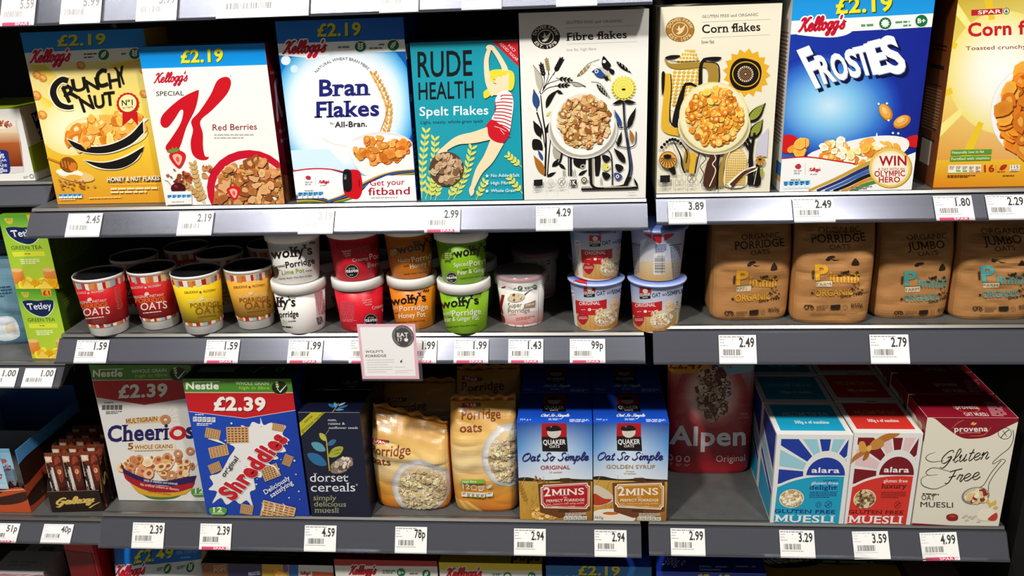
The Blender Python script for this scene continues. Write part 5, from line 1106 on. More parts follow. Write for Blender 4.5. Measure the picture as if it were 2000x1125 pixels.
def pimhill(label, quad, jumbo, ink, y, yaw, seed, dx, dy, sx=1.0, crease=.0045, lean=0):
    b = Bag('paper_oat_bag', label, 'oat bag', quad, B4, 'r2', .085, 'b07c48', 'brown paper oat bags', yaw, y, KRAFT, .4, .02, crease, seed, .0, lean=lean)
    b.base(); a = b.a; f0 = a.fr; a.fr = lambda x, y: f0(195+dx+(x-195)*sx, y+dy)
    K = '2a1a0e'
    a.T('ORGANIC', 348, 222, 582, 214, 30, '4a3018', .004, .9)
    if jumbo: a.T('JUMBO', 348, 278, 560, 266, 44, K, .008, 1.1)
    else: a.T('PORRIDGE', 306, 276, 604, 262, 44, K, .008, 1.1)
    a.T('OATS', 402, 312, 516, 304, 27, '4a3018', .004, .9)
    a.B(K, 380, 372, 395, 350, 425, 346, 430, 358, 412, 362, 432, 372, 456, 373, 430, 378, 410, 366, 400, 376)
    a.B(K, 520, 402, 526, 375, 540, 360, 556, 378, 556, 400); a.R(K, 536, 358, 544, 366)
    for cl, o, e in (('8a5a2a', .04, 2), (ink, .022, 0)):
        a.up(3); a.T('P', 326-e, 490+e, 398+e, 486+e, 90+e, cl, o+.01); a.T('imhill', 400-e, 498+e, 560+e, 506+e, 62+e, cl, o)
    a.P('d8c4a0', 330, 500, 414, 494, 412, 528, 330, 532); a.T('FARM', 334, 528, 408, 522, 20, '6a4a2a', .0); a.stroke(K, [(330, 498), (420, 492), (422, 508)], 3, False)
    for cl, o, e in (('8a5a2a', .03, 2), (ink, .014, 0)): a.up(3); a.T('ORGANIC', 326-e, 590+e, 530+e, 578+e, 40+e, cl, o)
    a.T('Since 1949', 462, 598, 582, 584, 18, K, .012, 0, .1)
    rn = random.Random(3)
    for k in range(13): x, y = rn.uniform(430, 580), rn.uniform(415, 470); a.E(rn.choice([K, '5a3a1c', '3a2412']), x, y, rn.uniform(3, 9), rn.uniform(3, 6), rn.uniform(0, 90), 8)
    for k in range(14): x, y = rn.uniform(520, 580), rn.uniform(500, 570); a.E(rn.choice([K, '5a3a1c']), x, y, rn.uniform(3, 8), rn.uniform(2, 5), rn.uniform(0, 90), 8)
    wheat(a, 312, 490, 312, 440, 5, 10, 3, K, 0, 2); a.E(K, 310, 572, 8, 6, 40); a.B(K, 472, 440, 500, 434, 505, 446, 490, 448, 476, 456)
    a.ring(K, 280, 656, 11, 5); a.ring(K, 310, 660, 8, 4); a.stroke(K, [(285, 648), (300, 645), (316, 652)], 6); a.micro(333, 648, 398, 645, 4, '5a4020', 3, 2.4); a.P('241a10', 410, 642, 463, 638, 462, 666, 410, 668); a.ring('7a5a34', 488, 652, 11, 3); a.T('850g', 520, 656, 585, 650, 24, K, .004); a.micro(300, 690, 560, 686, 3, '7a5a34', 2, 2)
    a.fr = f0; b.done()
    # folded top
    m = MB(); wx, d2 = b.half(1); L = b.lean*b.h; m.box(-wx*.98, wx*.98, -d2-.001+L, d2*.6+L, b.h-.001, b.h+.006, lin('a4713f'), .002); m.build('folded_top', KRAFT, b.t)
    PH.append(b)
pimhill('brown paper oat bag with yellow lettering, at the shelf end by the bay gap', [(178, 112), (668, 106), (642, 702), (196, 702)], 0, 'd89a1e', .052, 2, 1, 0, 0)
pimhill('brown paper oat bag with yellow lettering, tilted and overhanging the shelf edge', [(705, 112), (1168, 106), (1112, 716), (672, 716)], 0, 'dc9e20', .036, -3, 2, 472, -40, 1.04, .007)
pimhill('brown paper oat bag with teal lettering, right of the yellow lettered bags', [(1180, 110), (1628, 106), (1558, 694), (1132, 694)], 1, '4a9a94', .056, 0, 3, 978, 0)
pimhill('brown paper oat bag with teal lettering, cut off by the right picture edge', [(1688, 110), (2160, 100), (2050, 688), (1590, 688)], 1, '4aa0a0', .050, -2, 4, 1440, -36, 1.02, .006)
# ================================================================== third shelf: oat boxes, bags and muesli
def nestle(a, x0, y0, x1, y1, h):
    a.T('Nestle', x0, y0, x1, y1, h, 'eef0e4', .035); a.P('eef0e4', x0+h*.8, y0-h*1.12, x1+h*.1, y1-h*1.16, x1+h*.1, y1-h*1.04, x0+h*.8, y0-h*1.0)
def wgrain(a, dx, dy, dk):
    a.T('WHOLE GRAIN', 328+dx, 137+dy, 504+dx, 131+dy, 17, 'dfe6cf', .012); a.T('high in fibre', 346+dx, 160+dy, 508+dx, 154+dy, 16, 'b4d24a', .006, 0, .2)
    a.E('1a2414', 564+dx, 142+dy, 45, 37); a.ring('5f9a3a', 564+dx, 142+dy, 44, 2, 36)
    a.stroke('eef2e4', [(550+dx, 148+dy), (566+dx, 166+dy), (600+dx, 126+dy)], (4, 8, 3), False); wheat(a, 556+dx, 155+dy, 548+dx, 118+dy, 3, 13, 4, 'cfe08a', 0, 2)
def g12(a, x, y):
    a.B('5d9a3e', x-45, y-12, x, y-22, x+45, y-14, x+30, y+20, x-28, y+22); a.T('12', x-24, y+6, x+22, y+4, 26, 'eef4e2', .02); a.stroke('eef4e2', [(x-30, y+12), (x+32, y+10)], 3, False)
def mono(a, x0, y0, n=5, st=24, col='e8e8e6'):
    a.micro(x0+10, y0-14, x0+70, y0-16, 5, col); 
    for k in range(n): a.P(col, x0+k*st, y0, x0+k*st+st*.85, y0-1, x0+k*st+st*.85, y0+24, x0+k*st, y0+25); a.micro(x0+k*st+3, y0+6, x0+k*st+st*.8, y0+6, 4, '555', 2, 2)
    a.micro(x0+20, y0+32, x0+100, y0+30, 5, col, 2)
# ------------------------------------------------------------------ white multigrain hoops box
c = Carton('cereal_box', 'white multigrain hoops box with a rainbow striped bowl, set back behind the blue wafer box', 'cereal box', [(440, 34), (955, 34), (1108, 742), (618, 729)], C1, 'm3', .06, 'e4e0da', 'd0ccc6', '3a7a2a', 'cereal boxes on the third shelf', yaw=0)
a = c.front; a.fr = C1
a.P('4f8a2e', 430, 20, 960, 20, 975, 108, 462, 112); a.P('b81c22', 462, 114, 975, 108, 985, 200, 730, 240, 485, 200); a.stroke('e8dcd0', [(462, 113), (975, 108)], 3, False)
nestle(a, 462, 94, 612, 92, 34); wgrain(a, 330, -62, 1)
a.T('£2.39', 598, 204, 848, 196, 66, '7a0c14', .05); a.T('£2.39', 595, 202, 845, 194, 66, 'eee6da', .04)
mono(a, 515, 240, 5, 21, '6a6864')
a.poly([(640, 308), (862, 296), (870, 326), (645, 338)], 'e8c48c'); a.T('MULTIGRAIN', 640, 335, 798, 322, 24, '8a4a24', .018)
def hoop(x, y, r, c1='c98a5c', c2='a8683c', hole='e4d8cc'): a.E(c2, x+r*.08, y+r*.12, r, r*.92); a.E(c1, x, y, r, r*.9); a.E(c2, x, y, r*.48, r*.42); a.E(hole, x+r*.05, y+r*.06, r*.36, r*.3)
hoop(838, 314, 27)
for k in range(7): t = RAD(-80+k*22); a.stroke('f2e8d8', [(838+34*math.cos(t), 314+34*math.sin(t)), (838+70*math.cos(t), 314+70*math.sin(t))], 3, False)
a.T('Cheeri', 550, 427, 862, 415, 82, '231c5e', .028, 1.2); a.E('c41c24', 905, 385, 44, 36); a.E('e8a0a0', 895, 372, 30, 16, -10); a.E('c41c24', 905, 385, 38, 30); a.E('e4e0da', 905, 385, 22, 17); a.T('s', 948, 412, 992, 410, 84, '231c5e', .028, 1.2)
a.poly([(655, 440), (895, 440), (900, 472), (660, 474)], 'ecd8b8'); a.T('5', 655, 468, 682, 466, 32, '8a4a24', .03); a.T('WHOLE GRAINS', 688, 467, 882, 463, 20, '8a4a24', .014); a.micro(690, 474, 880, 470, 5, 'b89878')
a.E('f2ede6', 815, 545, 198, 40); a.flakes(lambda x, y: ((x-815)/192)**2+((y-560)/62)**2 < 1 and y < 612, 46, 25, ['d9a070', 'cc8a58', 'e4b488', 'e0c098', 'b8744a'], (620, 500, 1010, 612), rim='96582c', jag=.08, spot=(.75, '9a5a34'))
hoop(910, 490, 22); hoop(972, 478, 22); hoop(882, 603, 26)
a.P('2c1c50', 620, 532, *sum(map(list, crom([(620, 532), (660, 580), (815, 632), (960, 612), (1010, 606)], 5)), []), 1000, 640, 900, 660, 720, 640, 640, 600)
a.poly(crom([(636, 590), (720, 630), (860, 660), (1004, 640)], 4)+crom([(990, 670), (900, 690), (760, 680), (660, 630), (636, 590)], 4), 'a8182a')
a.poly(crom([(672, 640), (760, 682), (900, 692), (990, 670)], 4)+crom([(960, 700), (880, 715), (780, 712), (715, 690), (672, 640)], 4), 'dca42a'); a.poly(crom([(735, 700), (800, 715), (880, 715), (935, 708)], 4)+crom([(900, 722), (840, 728), (780, 722), (735, 700)], 4), '4a7a34')
a.T('With 8 vitamins and minerals', 740, 634, 914, 654, 13, 'e6dfe8', .01); a.T('No artificial colours or flavours', 724, 654, 922, 684, 13, 'f0dcd4', .008); a.T('Source of Calcium', 765, 690, 880, 708, 12, '6a4410', .008)
g12(a, 1030, 692); c.done()
# ------------------------------------------------------------------ blue wafer squares box
c = Carton('cereal_box', 'bright blue malted wafer squares box with red slanted lettering on a milk splash', 'cereal box', [(47, 118), (625, 92), (728, 815), (190, 818)], C2, 'm3', .07, '1a3fa8', '16307e', '23401c', 'cereal boxes on the third shelf', yaw=0)
a = c.front; a.fr = C2
a.grad([(40, 280), (640, 250), (730, 820), (185, 825)], ['1c4cb8', '173da4', '16389c', '1a44ac'], 4)
a.P('4f8c2c', 40, 115, 630, 90, 640, 166, 62, 190); a.P('c41a22', 62, 190, 640, 166, 652, 258, 380, 312, 86, 288); a.stroke('f0ead8', [(62, 190), (640, 166)], 3, False); a.stroke('e8c8d0', [(86, 289), (380, 313), (652, 259)], 3, False)
nestle(a, 68, 172, 240, 164, 36); wgrain(a, 0, 0, 0)
a.T('£2.39', 218, 278, 494, 270, 70, '7a0c14', .05); a.T('£2.39', 214, 275, 490, 267, 70, 'f6f0e6', .042)
mono(a, 108, 315)
SPL = [255, 600, 300, 520, 330, 470, 300, 450, 340, 440, 370, 400, 360, 350, 400, 360, 420, 330, 460, 340, 462, 305, 480, 345, 520, 330, 560, 350, 600, 345, 580, 390, 620, 420, 580, 440, 600, 480, 540, 490, 560, 520, 500, 530, 520, 560, 480, 580, 470, 620, 430, 620, 440, 680, 410, 700, 430, 780, 395, 740, 360, 760, 330, 740, 290, 765, 260, 730, 215, 760, 240, 700, 195, 690, 220, 660, 200, 620]
a.poly(crom(a.flat(SPL), 3, True), 'ece9e6')
def waf(x, y, wd, h, rot, sh='7a4a22', lt='d8ac78', n=6):
    ca, sa = math.cos(RAD(rot)), math.sin(RAD(rot)); q = lambda u, v: (x+u*ca-v*sa, y+u*sa+v*ca)
    a.poly([q(-wd*.5, -h*.5), q(wd*.5, -h*.55), q(wd*.5, h*.5), q(-wd*.5, h*.55)], sh)
    for k in range(n+1):
        t = -.5+k/n; a.stroke(lt, [q(wd*t, -h*.53), q(wd*t*.98, h*.53)], wd*.055, False); a.stroke(lt, [q(-wd*.5, h*t), q(wd*.5, h*t*.98)], wd*.05, False)
for p in ((343, 402, 112, 80, -3), (212, 400, 74, 48, 10), (245, 490, 95, 52, -14), (228, 575, 60, 46, -24), (558, 353, 62, 34, 8), (610, 525, 44, 54, 20), (520, 590, 88, 66, -22), (396, 785, 62, 46, 8), (560, 795, 170, 80, 12)): waf(*p)
a.stroke('ece9e6', [(190, 425), (240, 435), (280, 450)], (3, 12, 3)); a.stroke('ece9e6', [(480, 545), (540, 560), (565, 600)], (3, 10, 3))
for o, cl in ((.075, 'f4f0ec'), (.055, '7a0a14'), (.035, 'cc1a28')): a.T('Shreddies', 322, 742, 612, 412, 92, cl, o, 0, -.25)
a.T('original', 278, 622, 352, 522, 26, '1a1a22', .012, .8); a.T('Deliciously', 494, 706, 626, 622, 25, 'f0f2f6', .014, .8); a.T('satisfying', 526, 722, 642, 646, 25, 'f0f2f6', .014, .8)
for k in range(22): x, y = a.rnd.uniform(160, 680), a.rnd.uniform(330, 790); a.E('d8e4f2', x, y, a.rnd.uniform(2, 6))
for x in (480, 540, 590): a.stroke('ece9e6', [(x, 790), (x+6, 760), (x-6, 748)], (8, 4, 2))
g12(a, 248, 796)
t = c.top; t.R('23401c', 0, 0, 100, 100); t.R('8a8f84', 8, 30, 42, 62); t.E('141a10', 60, 50, 8, 26); t.stroke('c8d0c0', [(56, 50), (60, 65), (66, 30)], 1.5, False); t.ring('c8d0c0', 83, 45, 3, 1, 12)  # flap and its label darkened: shade on the top put into the print
c.right.R('0c1a50', 0, 0, 100, 100); c.done()  # right side painted darker than the left: shade in the colour
# ------------------------------------------------------------------ dark navy muesli box
c = Carton('cereal_box', 'dark navy muesli box with a stem of blue and green leaves', 'cereal box', [(648, 281), (985, 276), (1044, 821), (735, 823)], C2, 'm3', .085, '171c32', '12162a', '11152a', 'cereal boxes on the third shelf', yaw=0)
a = c.front; a.fr = C2
a.stroke('c8ccd4', [(650, 281), (984, 276)], 2.5, False)
a.P('bdb62c', 652, 345, 720, 280, 800, 277, 668, 410); a.T('same', 688, 340, 730, 304, 15, '3a3810', .004, .6); a.T('glorious recipe', 674, 392, 792, 286, 16, '3a3810', .004, .6)
a.T('nuts,', 812, 326, 860, 325, 13, 'd8dae0', .0, .8); a.T('raisins &', 814, 346, 905, 344, 13, 'd8dae0', .0, .8); a.T('sunflower seeds', 818, 368, 975, 365, 13, 'd8dae0', .0, .8); a.stroke('c8ccd4', [(818, 374), (800, 400)], 1.5, False)
a.stroke('c8a83c', [(806, 430), (815, 510), (825, 590)], 6)
for x0, y0, x1, y1, w, cl in ((768, 392, 806, 432, 15, 'b8b84a'), (725, 445, 802, 484, 22, '5a9aac'), (812, 455, 858, 426, 14, '3a6a94'), (820, 515, 896, 464, 24, 'a8ae3a'), (705, 502, 808, 560, 27, '2a6a9a')): leaf(a, x0, y0, x1, y1, w, cl)
a.T('no added', 830, 495, 885, 478, 10, '4a4c18', .004); a.T('salt', 850, 504, 880, 498, 10, '4a4c18', .004)
leaf(a, 832, 595, 946, 522, 38, '8a7a68'); a.flakes(lambda x, y: abs((x-889)*.55+(y-558)*.84) < 26 and abs((x-889)*.84-(y-558)*.55) < 48, 50, 12, ['b8a48c', '8a7a68', 'd8ccbc', '5a4a3c', 'a8988a'], (835, 520, 945, 598), rim='2a2420')
a.T('dorset', 722, 648, 925, 642, 44, 'e6e8ec', .0, 1.0); a.T('cereals', 728, 698, 962, 692, 44, 'e6e8ec', .0, 1.0); a.ring('d8dae0', 970, 658, 4, 1.5)
for k, t in enumerate(('simply', 'delicious', 'muesli')): a.T(t, 742+k*4, 742+k*31, (862, 914, 876)[k], 740+k*31, 26, 'a8a878', .0, .9)
t = c.top
for x0, y0, x1, y1, w, cl in ((55, 80, 42, 62, 4, '2a6a9a'), (57, 78, 50, 55, 3, '5a9aac'), (60, 72, 68, 55, 3, 'a8b0c0'), (60, 85, 75, 68, 4, '3a6a94'), (58, 90, 72, 88, 4, '5a8aa4')): leaf(t, x0, y0, x1, y1, w, cl)
t.stroke('8a8a60', [(56, 100), (58, 60)], 1.5, False); c.done(['dark navy muesli box directly behind the front navy box'])
# ------------------------------------------------------------------ orange porridge oat bags
def oatbag(label, quad, y, yaw, seed, dx, dy, low, col='d98a20', crease=.006, shelfrow='m3', lean=0, slant=0):
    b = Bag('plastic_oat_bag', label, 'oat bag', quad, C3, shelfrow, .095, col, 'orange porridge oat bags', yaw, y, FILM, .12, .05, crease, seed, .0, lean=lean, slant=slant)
    b.base([('c8882a', 'c89038'), ('dcb062', 'dcb46c'), ('e8cf98', 'e4c88c'), ('dca040', 'd89838'), ('c8660c', 'd27410')]); a = b.a; f0 = a.fr
    a.fr = lambda x, y: f0(x+dx, y+dy)
    for k in range(7): a.P('d99a34' if k % 2 else 'e6bc6a', 460+k*14, 760, 480+k*14, 760, 440+k*40, 835, 400+k*40, 835)
    a.P('b41c26', 514, 288, 598, 284, 598, 302, 512, 306); a.T('SPAR', 528, 303, 592, 300, 13, 'f2ece6', .02); a.E('3a5a3a', 605, 292, 9)
    a.T('Porridge', 518, 356, 722, 342, 44, '7a3a1a', .02); a.T('oats', 514, 410, 628, 402, 38, '7a3a1a', .02)
    a.rad(770, 520, 140, 158, [(0, 'd8d4d0'), (.84, 'dcd8d4'), (1, 'b8b4b0')], 36); a.E('d4bc90', 778, 520, 116, 134)
    a.flakes(inell(778, 535, 110, 116), 330, 10, ['e2d2ae', 'd8c69c', 'ecdfc0', 'd0ba8c', 'c8b084'], (660, 410, 900, 660), rim='a8905f', jag=.2, k=7)
    if low:
        a.P('7aa83a', 533, 640, 648, 633, 648, 654, 533, 660); a.T('High fibre', 540, 656, 608, 650, 11, 'eef4dc', .006); a.T('12', 540, 692, 576, 690, 28, 'f4ead8', .012); a.ring('f4ead8', 596, 680, 14, 3); a.micro(616, 668, 648, 665, 5, 'f4ead8', 4); leaf(a, 660, 682, 684, 660, 9, 'f4ead8')
        a.P('ece8d8', 533, 712, 654, 704, 652, 728, 533, 736); a.P('f4f0e8', 657, 704, 690, 702, 690, 724, 657, 727); a.T('147', 661, 716, 686, 714, 11, '333', .01)
        for k in range(5): a.micro(538+k*23, 716, 556+k*23, 714, 4, '6a5a4a', 2); a.R(('ece8d8', '6aa030', '6aa030', '6aa030', 'c8902a')[k], 538+k*23, 728, 556+k*23, 733)
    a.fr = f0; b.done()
    m = MB(); wx, d2 = b.half(1); n = 40; vs = []; L0 = lean*b.h
    for i in range(n+1):
        x = -wx+2*wx*i/n; sl = slant*(-x/wx)*.5; zz = .009+.004*noise.noise(Vector((x*40, seed, 0)))+sl; vs += [(x, L0-.0012+.003*math.sin(i*.9+seed), b.h-.002+sl), (x, L0-.0010+.006*math.sin(i*.7+seed*2), b.h+zz), (x, L0+.0012+.006*math.sin(i*.7+seed*2), b.h+zz), (x, L0+.0014+.003*math.sin(i*.9+seed), b.h-.002+sl)]
    m.add(vs, [(4*i+k, 4*i+(k+1) % 4, 4*i+4+(k+1) % 4, 4*i+4+k) for i in range(n) for k in range(4)], lin('c88a34'), True); m.build('seal_crimp', FILM, b.t)
    return b
oatbag('orange porridge oat bag with a torn-down slanted top, front left of the four', [(62, 330), (440, 392), (476, 822), (98, 808)], .055, -3, 5, -435, 165, 0, slant=.034)
oatbag('tall orange porridge oat bag with bowl picture, right of the slanted bag', [(450, 285), (798, 270), (822, 808), (497, 824)], .05, 2, 6, 0, 0, 1)
oatbag('orange porridge oat bag in shadow, behind the front left oat bag', [(108, 176), (486, 180), (520, 690), (160, 690)], .19, 0, 7, -372, -38, 0, 'a86c20', .006)  # darker body colour than the front bags: shade put into the colour
oatbag('orange porridge oat bag in shadow with a crumpled top, behind the front right oat bag', [(498, 118), (812, 98), (845, 660), (530, 665)], .19, 3, 8, 12, -150, 0, 'a86c20', .009)  # same shade carried in the body colour
# ------------------------------------------------------------------ blue oat sachet boxes
def quaker(label, quad, flav, fcol, pcol, syrup, copies):
    c = Carton('oat_box', label, 'oat box', quad, C4, 'm3', .112, '9ec4e6', '1a3f9a', '123a9a', 'blue oat sachet boxes', yaw=0)
    a = c.front; f0 = C4; dx = quad[3][0]-93 if not syrup else 374
    a.fr = lambda x, y: f0(x+dx, y)
    for x0, x1, f in ((70, 262, 0), (262, 468, 1)):
        o = lambda p, q: [q, p] if f else [p, q]
        a.grad([(x0, 345), (x1, 345), (x1, 480), (x0, 480)], o('0f3f98', '2460b4')+o('4a94d8', 'd4e8f6')[::-1], 6); a.L -= 1
        a.grad([(x0, 480), (x1, 480), (x1, 650), (x0, 650)], o('4a94d8', 'd4e8f6')+o('d8e0e8', 'eceff2')[::-1], 6)
    a.P('c8962e', 85, 636, 460, 640, 465, 860, 90, 860); a.grad([(85, 640), (465, 640), (465, 860), (90, 860)], ['caa04a', 'c8943a', '8a5420', 'c8902a'], 5)
    a.B('2c2418', 85, 625, 130, 622, 180, 632, 230, 636, 290, 632, 330, 630, 400, 634, 455, 636, 455, 645, 300, 644, 90, 640); a.B('4a3018', 288, 630, 300, 628, 340, 628, 342, 645, 290, 646)
    for k in range(26): x = 95+a.rnd.random()*150; y = 650+a.rnd.random()*180; a.stroke(a.rnd.choice(['e0b858', 'a8701c', 'd8a840', '8a5a18']), [(x, y), (x+a.rnd.uniform(-12, 22), y-35)], (2, 7, 1), False)
    if not syrup:
        wheat(a, 300, 690, 175, 632, 6, 22, 5, '8a6420', 0, 2); wheat(a, 130, 760, 90, 660, 6, 20, 5, 'a87828', 0, 2); a.flakes(inell(220, 800, 75, 45), 40, 12, ['d8a850', 'c89038', 'e8c078'], (100, 740, 300, 850), rim='8a5a1c')
    else:
        a.B('d8c8b0', 88, 670, 150, 690, 185, 720, 190, 745, 150, 765, 90, 770); a.B('b83c1c', 88, 710, 140, 735, 180, 738, 150, 762, 90, 768); a.E('efe6d6', 185, 810, 100, 24); a.B('efe6d6', 88, 810, 285, 812, 270, 860, 95, 860); a.E('c86a2a', 175, 810, 40, 8); a.T('360g', 92, 838, 140, 840, 14, '3a2a18', .0)
    a.P('b4161f', 195, 348, 315, 348, 318, 440, 195, 438); a.P('181214', 196, 418, 318, 420, 325, 492, 200, 490)
    a.E('d9cfc4', 256, 396, 34, 30); a.B('1a1416', 216, 385, 222, 368, 240, 372, 250, 364, 275, 366, 292, 384, 275, 390, 235, 392)
    a.T('QUAKER', 203, 458, 314, 456, 24, 'f4f0ea', .024); a.T('OATS', 234, 474, 284, 473, 13, 'f4f0ea', .014)
    a.script('Oat So Simple', 98, 540, 428, 536, 22, '1a2068', 7, .3, .9)
    a.T(flav, (192, 148)[syrup], 582, (338, 392)[syrup], 580, 19, fcol, .006); a.T('12 sachets' if not syrup else '10 sachets', 237, (600, 610)[syrup], 298, (599, 609)[syrup], 8, fcol, .006)
    if syrup: a.T('flavour', 248, 598, 290, 597, 7, fcol, .006)
    a.P('6a3c1c', 180, 655, 442, 638, 446, 792, 290, 830, 192, 800)
    for cl, k in (('f2e6d2', 0), (pcol, 5), ('f2e6d2', 9), (pcol, 11)): a.P(cl, 205+k, 660+k, 427-k, 650+k, 430-k, 662+k, 440-k, 668+k, 441-k, 770-k, 431-k, 776-k, 428-k, 786-k, 210+k, 778-k, 206+k, 768-k, 196+k, 760-k, 193+k, 672+k, 204+k, 668+k)
    a.T('2', 211, 718, 244, 716, 44, 'f4ece0', .02, 1); a.T('MINS', 248, 717, 412, 710, 34, 'f4ece0', .014, 1); a.T('TO', 307, 730, 326, 729, 8, 'f4ece0', .004); a.T('PERFECT PORRIDGE', 222, 748, 414, 744, 13, 'f4ece0', .012, .8)
    a.T('Just...measure milk using sachet', 222, 764, 412, 758, 10, 'e8c8a0', .0, 0, .2); a.micro(250, 772, 405, 768, 3, 'e8c8a0')
    a.R('4a2a14', 284, 788, 340, 800); a.micro(318, 806, 425, 804, 4, 'e0d4c0', 3)
    for k in range(5): a.P('eceae2', 312+k*24, 824, 333+k*24, 823, 333+k*24, 842, 312+k*24, 843); a.micro(315+k*24, 828, 330+k*24, 828, 3, '555', 2); a.R('6a9a4a' if k else '999', 314+k*24, 837, 331+k*24, 840)
    t = c.top
    t.grad([(0, 0), (100, 0), (100, 100), (0, 100)], ['0a2a84', '0a2a84', '1a52c8', '1a52c8'], 3); t.P('8e1420', 33, 6, 64, 6, 64, 60, 33, 60); t.P('181214', 33, 40, 64, 40, 65, 64, 33, 64); t.E('b0a49a', 48, 28, 9, 11); t.B('1a1416', 38, 22, 48, 12, 58, 22, 48, 24)  # light put into the colour: front of the top lit, back shaded
    t.T('QUAKER', 35, 54, 62, 54, 10, 'e8e0d8', .02); t.T('OATS', 43, 61, 54, 61, 5, 'e8e0d8', .01); t.script('Oat So Simple', 31, 80, 69, 80, 5, 'e4e8f4', 1.2, .3); t.T('324 g e' if not syrup else '360 g e', 4, 92, 19, 92, 5, 'd8e0f0', .004); t.micro(42, 86, 60, 86, 2, 'c8d4ec', 2); t.micro(70, 88, 96, 88, 2, 'c8d4ec', 3)
    r = c.right; r.R('15379a', 0, 0, 100, 100)
    c.done(copies, .003)
quaker('blue oat sachet box with red flavour panel, front of the left stack', [(73, 352), (443, 352), (459, 848), (93, 836)], 'ORIGINAL', 'b01c2c', 'b4161f', 0, ['blue oat sachet box in shadow, second in the original row', 'blue oat sachet box in deep shadow, third in the original row'])
quaker('blue oat sachet box with amber flavour panel, beside the red panelled box', [(450, 352), (830, 352), (830, 846), (464, 848)], 'GOLDEN SYRUP', 'a8804a', 'c07e18', 1, ['blue oat sachet box in shadow, second in the golden syrup row', 'blue oat sachet box in deep shadow, third in the golden syrup row'])
# ------------------------------------------------------------------ red muesli pouch
al = at_z(*C5(105, 606), RZ['r3'])
b = Bag('muesli_pouch', 'large red muesli pouch standing back in the shadow', 'muesli pouch', [(84, 40), (578, 40), (530, 604), (106, 606)], C5, 'r3', .07, 'a81a26', 'muesli packs', 0, al.y-.0, FILM, .10, .0, .003, 11, 0)
a = b.a; a.fr = C5
b.base([('d87a5a', '7ab4c8'), ('c8503e', 'b86058'), ('c0343a', 'b8383a'), ('a82430', 'a0202a'), ('96121e', '9a1420')])
a.rad(330, 220, 190, 170, [(0, 'fdf2ea'), (.6, 'ecb8a8'), (.85, 'cc5a54'), (1, 'be3c40')], 36)
a.B('8ab8c8', 345, 60, 575, 40, 575, 110, 500, 125, 420, 130, 370, 95); a.B('e8a420', 80, 40, 300, 40, 318, 75, 290, 115, 200, 125, 95, 122)
a.T('£2.49', 92, 105, 282, 103, 40, '8a1420', .034)
a.flakes(inell(328, 215, 88, 125), 70, 25, ['d8c0a0', 'b89470', '8a5a44', 'e8d8c0', '6a3424', 'c8a884'], (235, 90, 420, 340), rim='5a2c1c', jag=.25)
a.T('Alpen', 113, 472, 512, 470, 92, 'f0e8e4', .026)
a.T('Original', 358, 550, 508, 546, 30, 'd8bcb8', .004); a.ring('c86a6a', 500, 330, 40, 3, 34); a.T('100%', 476, 326, 526, 330, 14, 'e0a8a0', .008); a.T('NATURAL', 466, 344, 532, 346, 12, 'e0a8a0', .004)
for k in range(3): a.E('d8a8a4', 123+k*43, 538, 16, 16); a.E('9a1420', 123+k*43, 538, 8, 9); a.micro(110+k*43, 562, 138+k*43, 562, 4, 'c88a84', 2)
b.done()
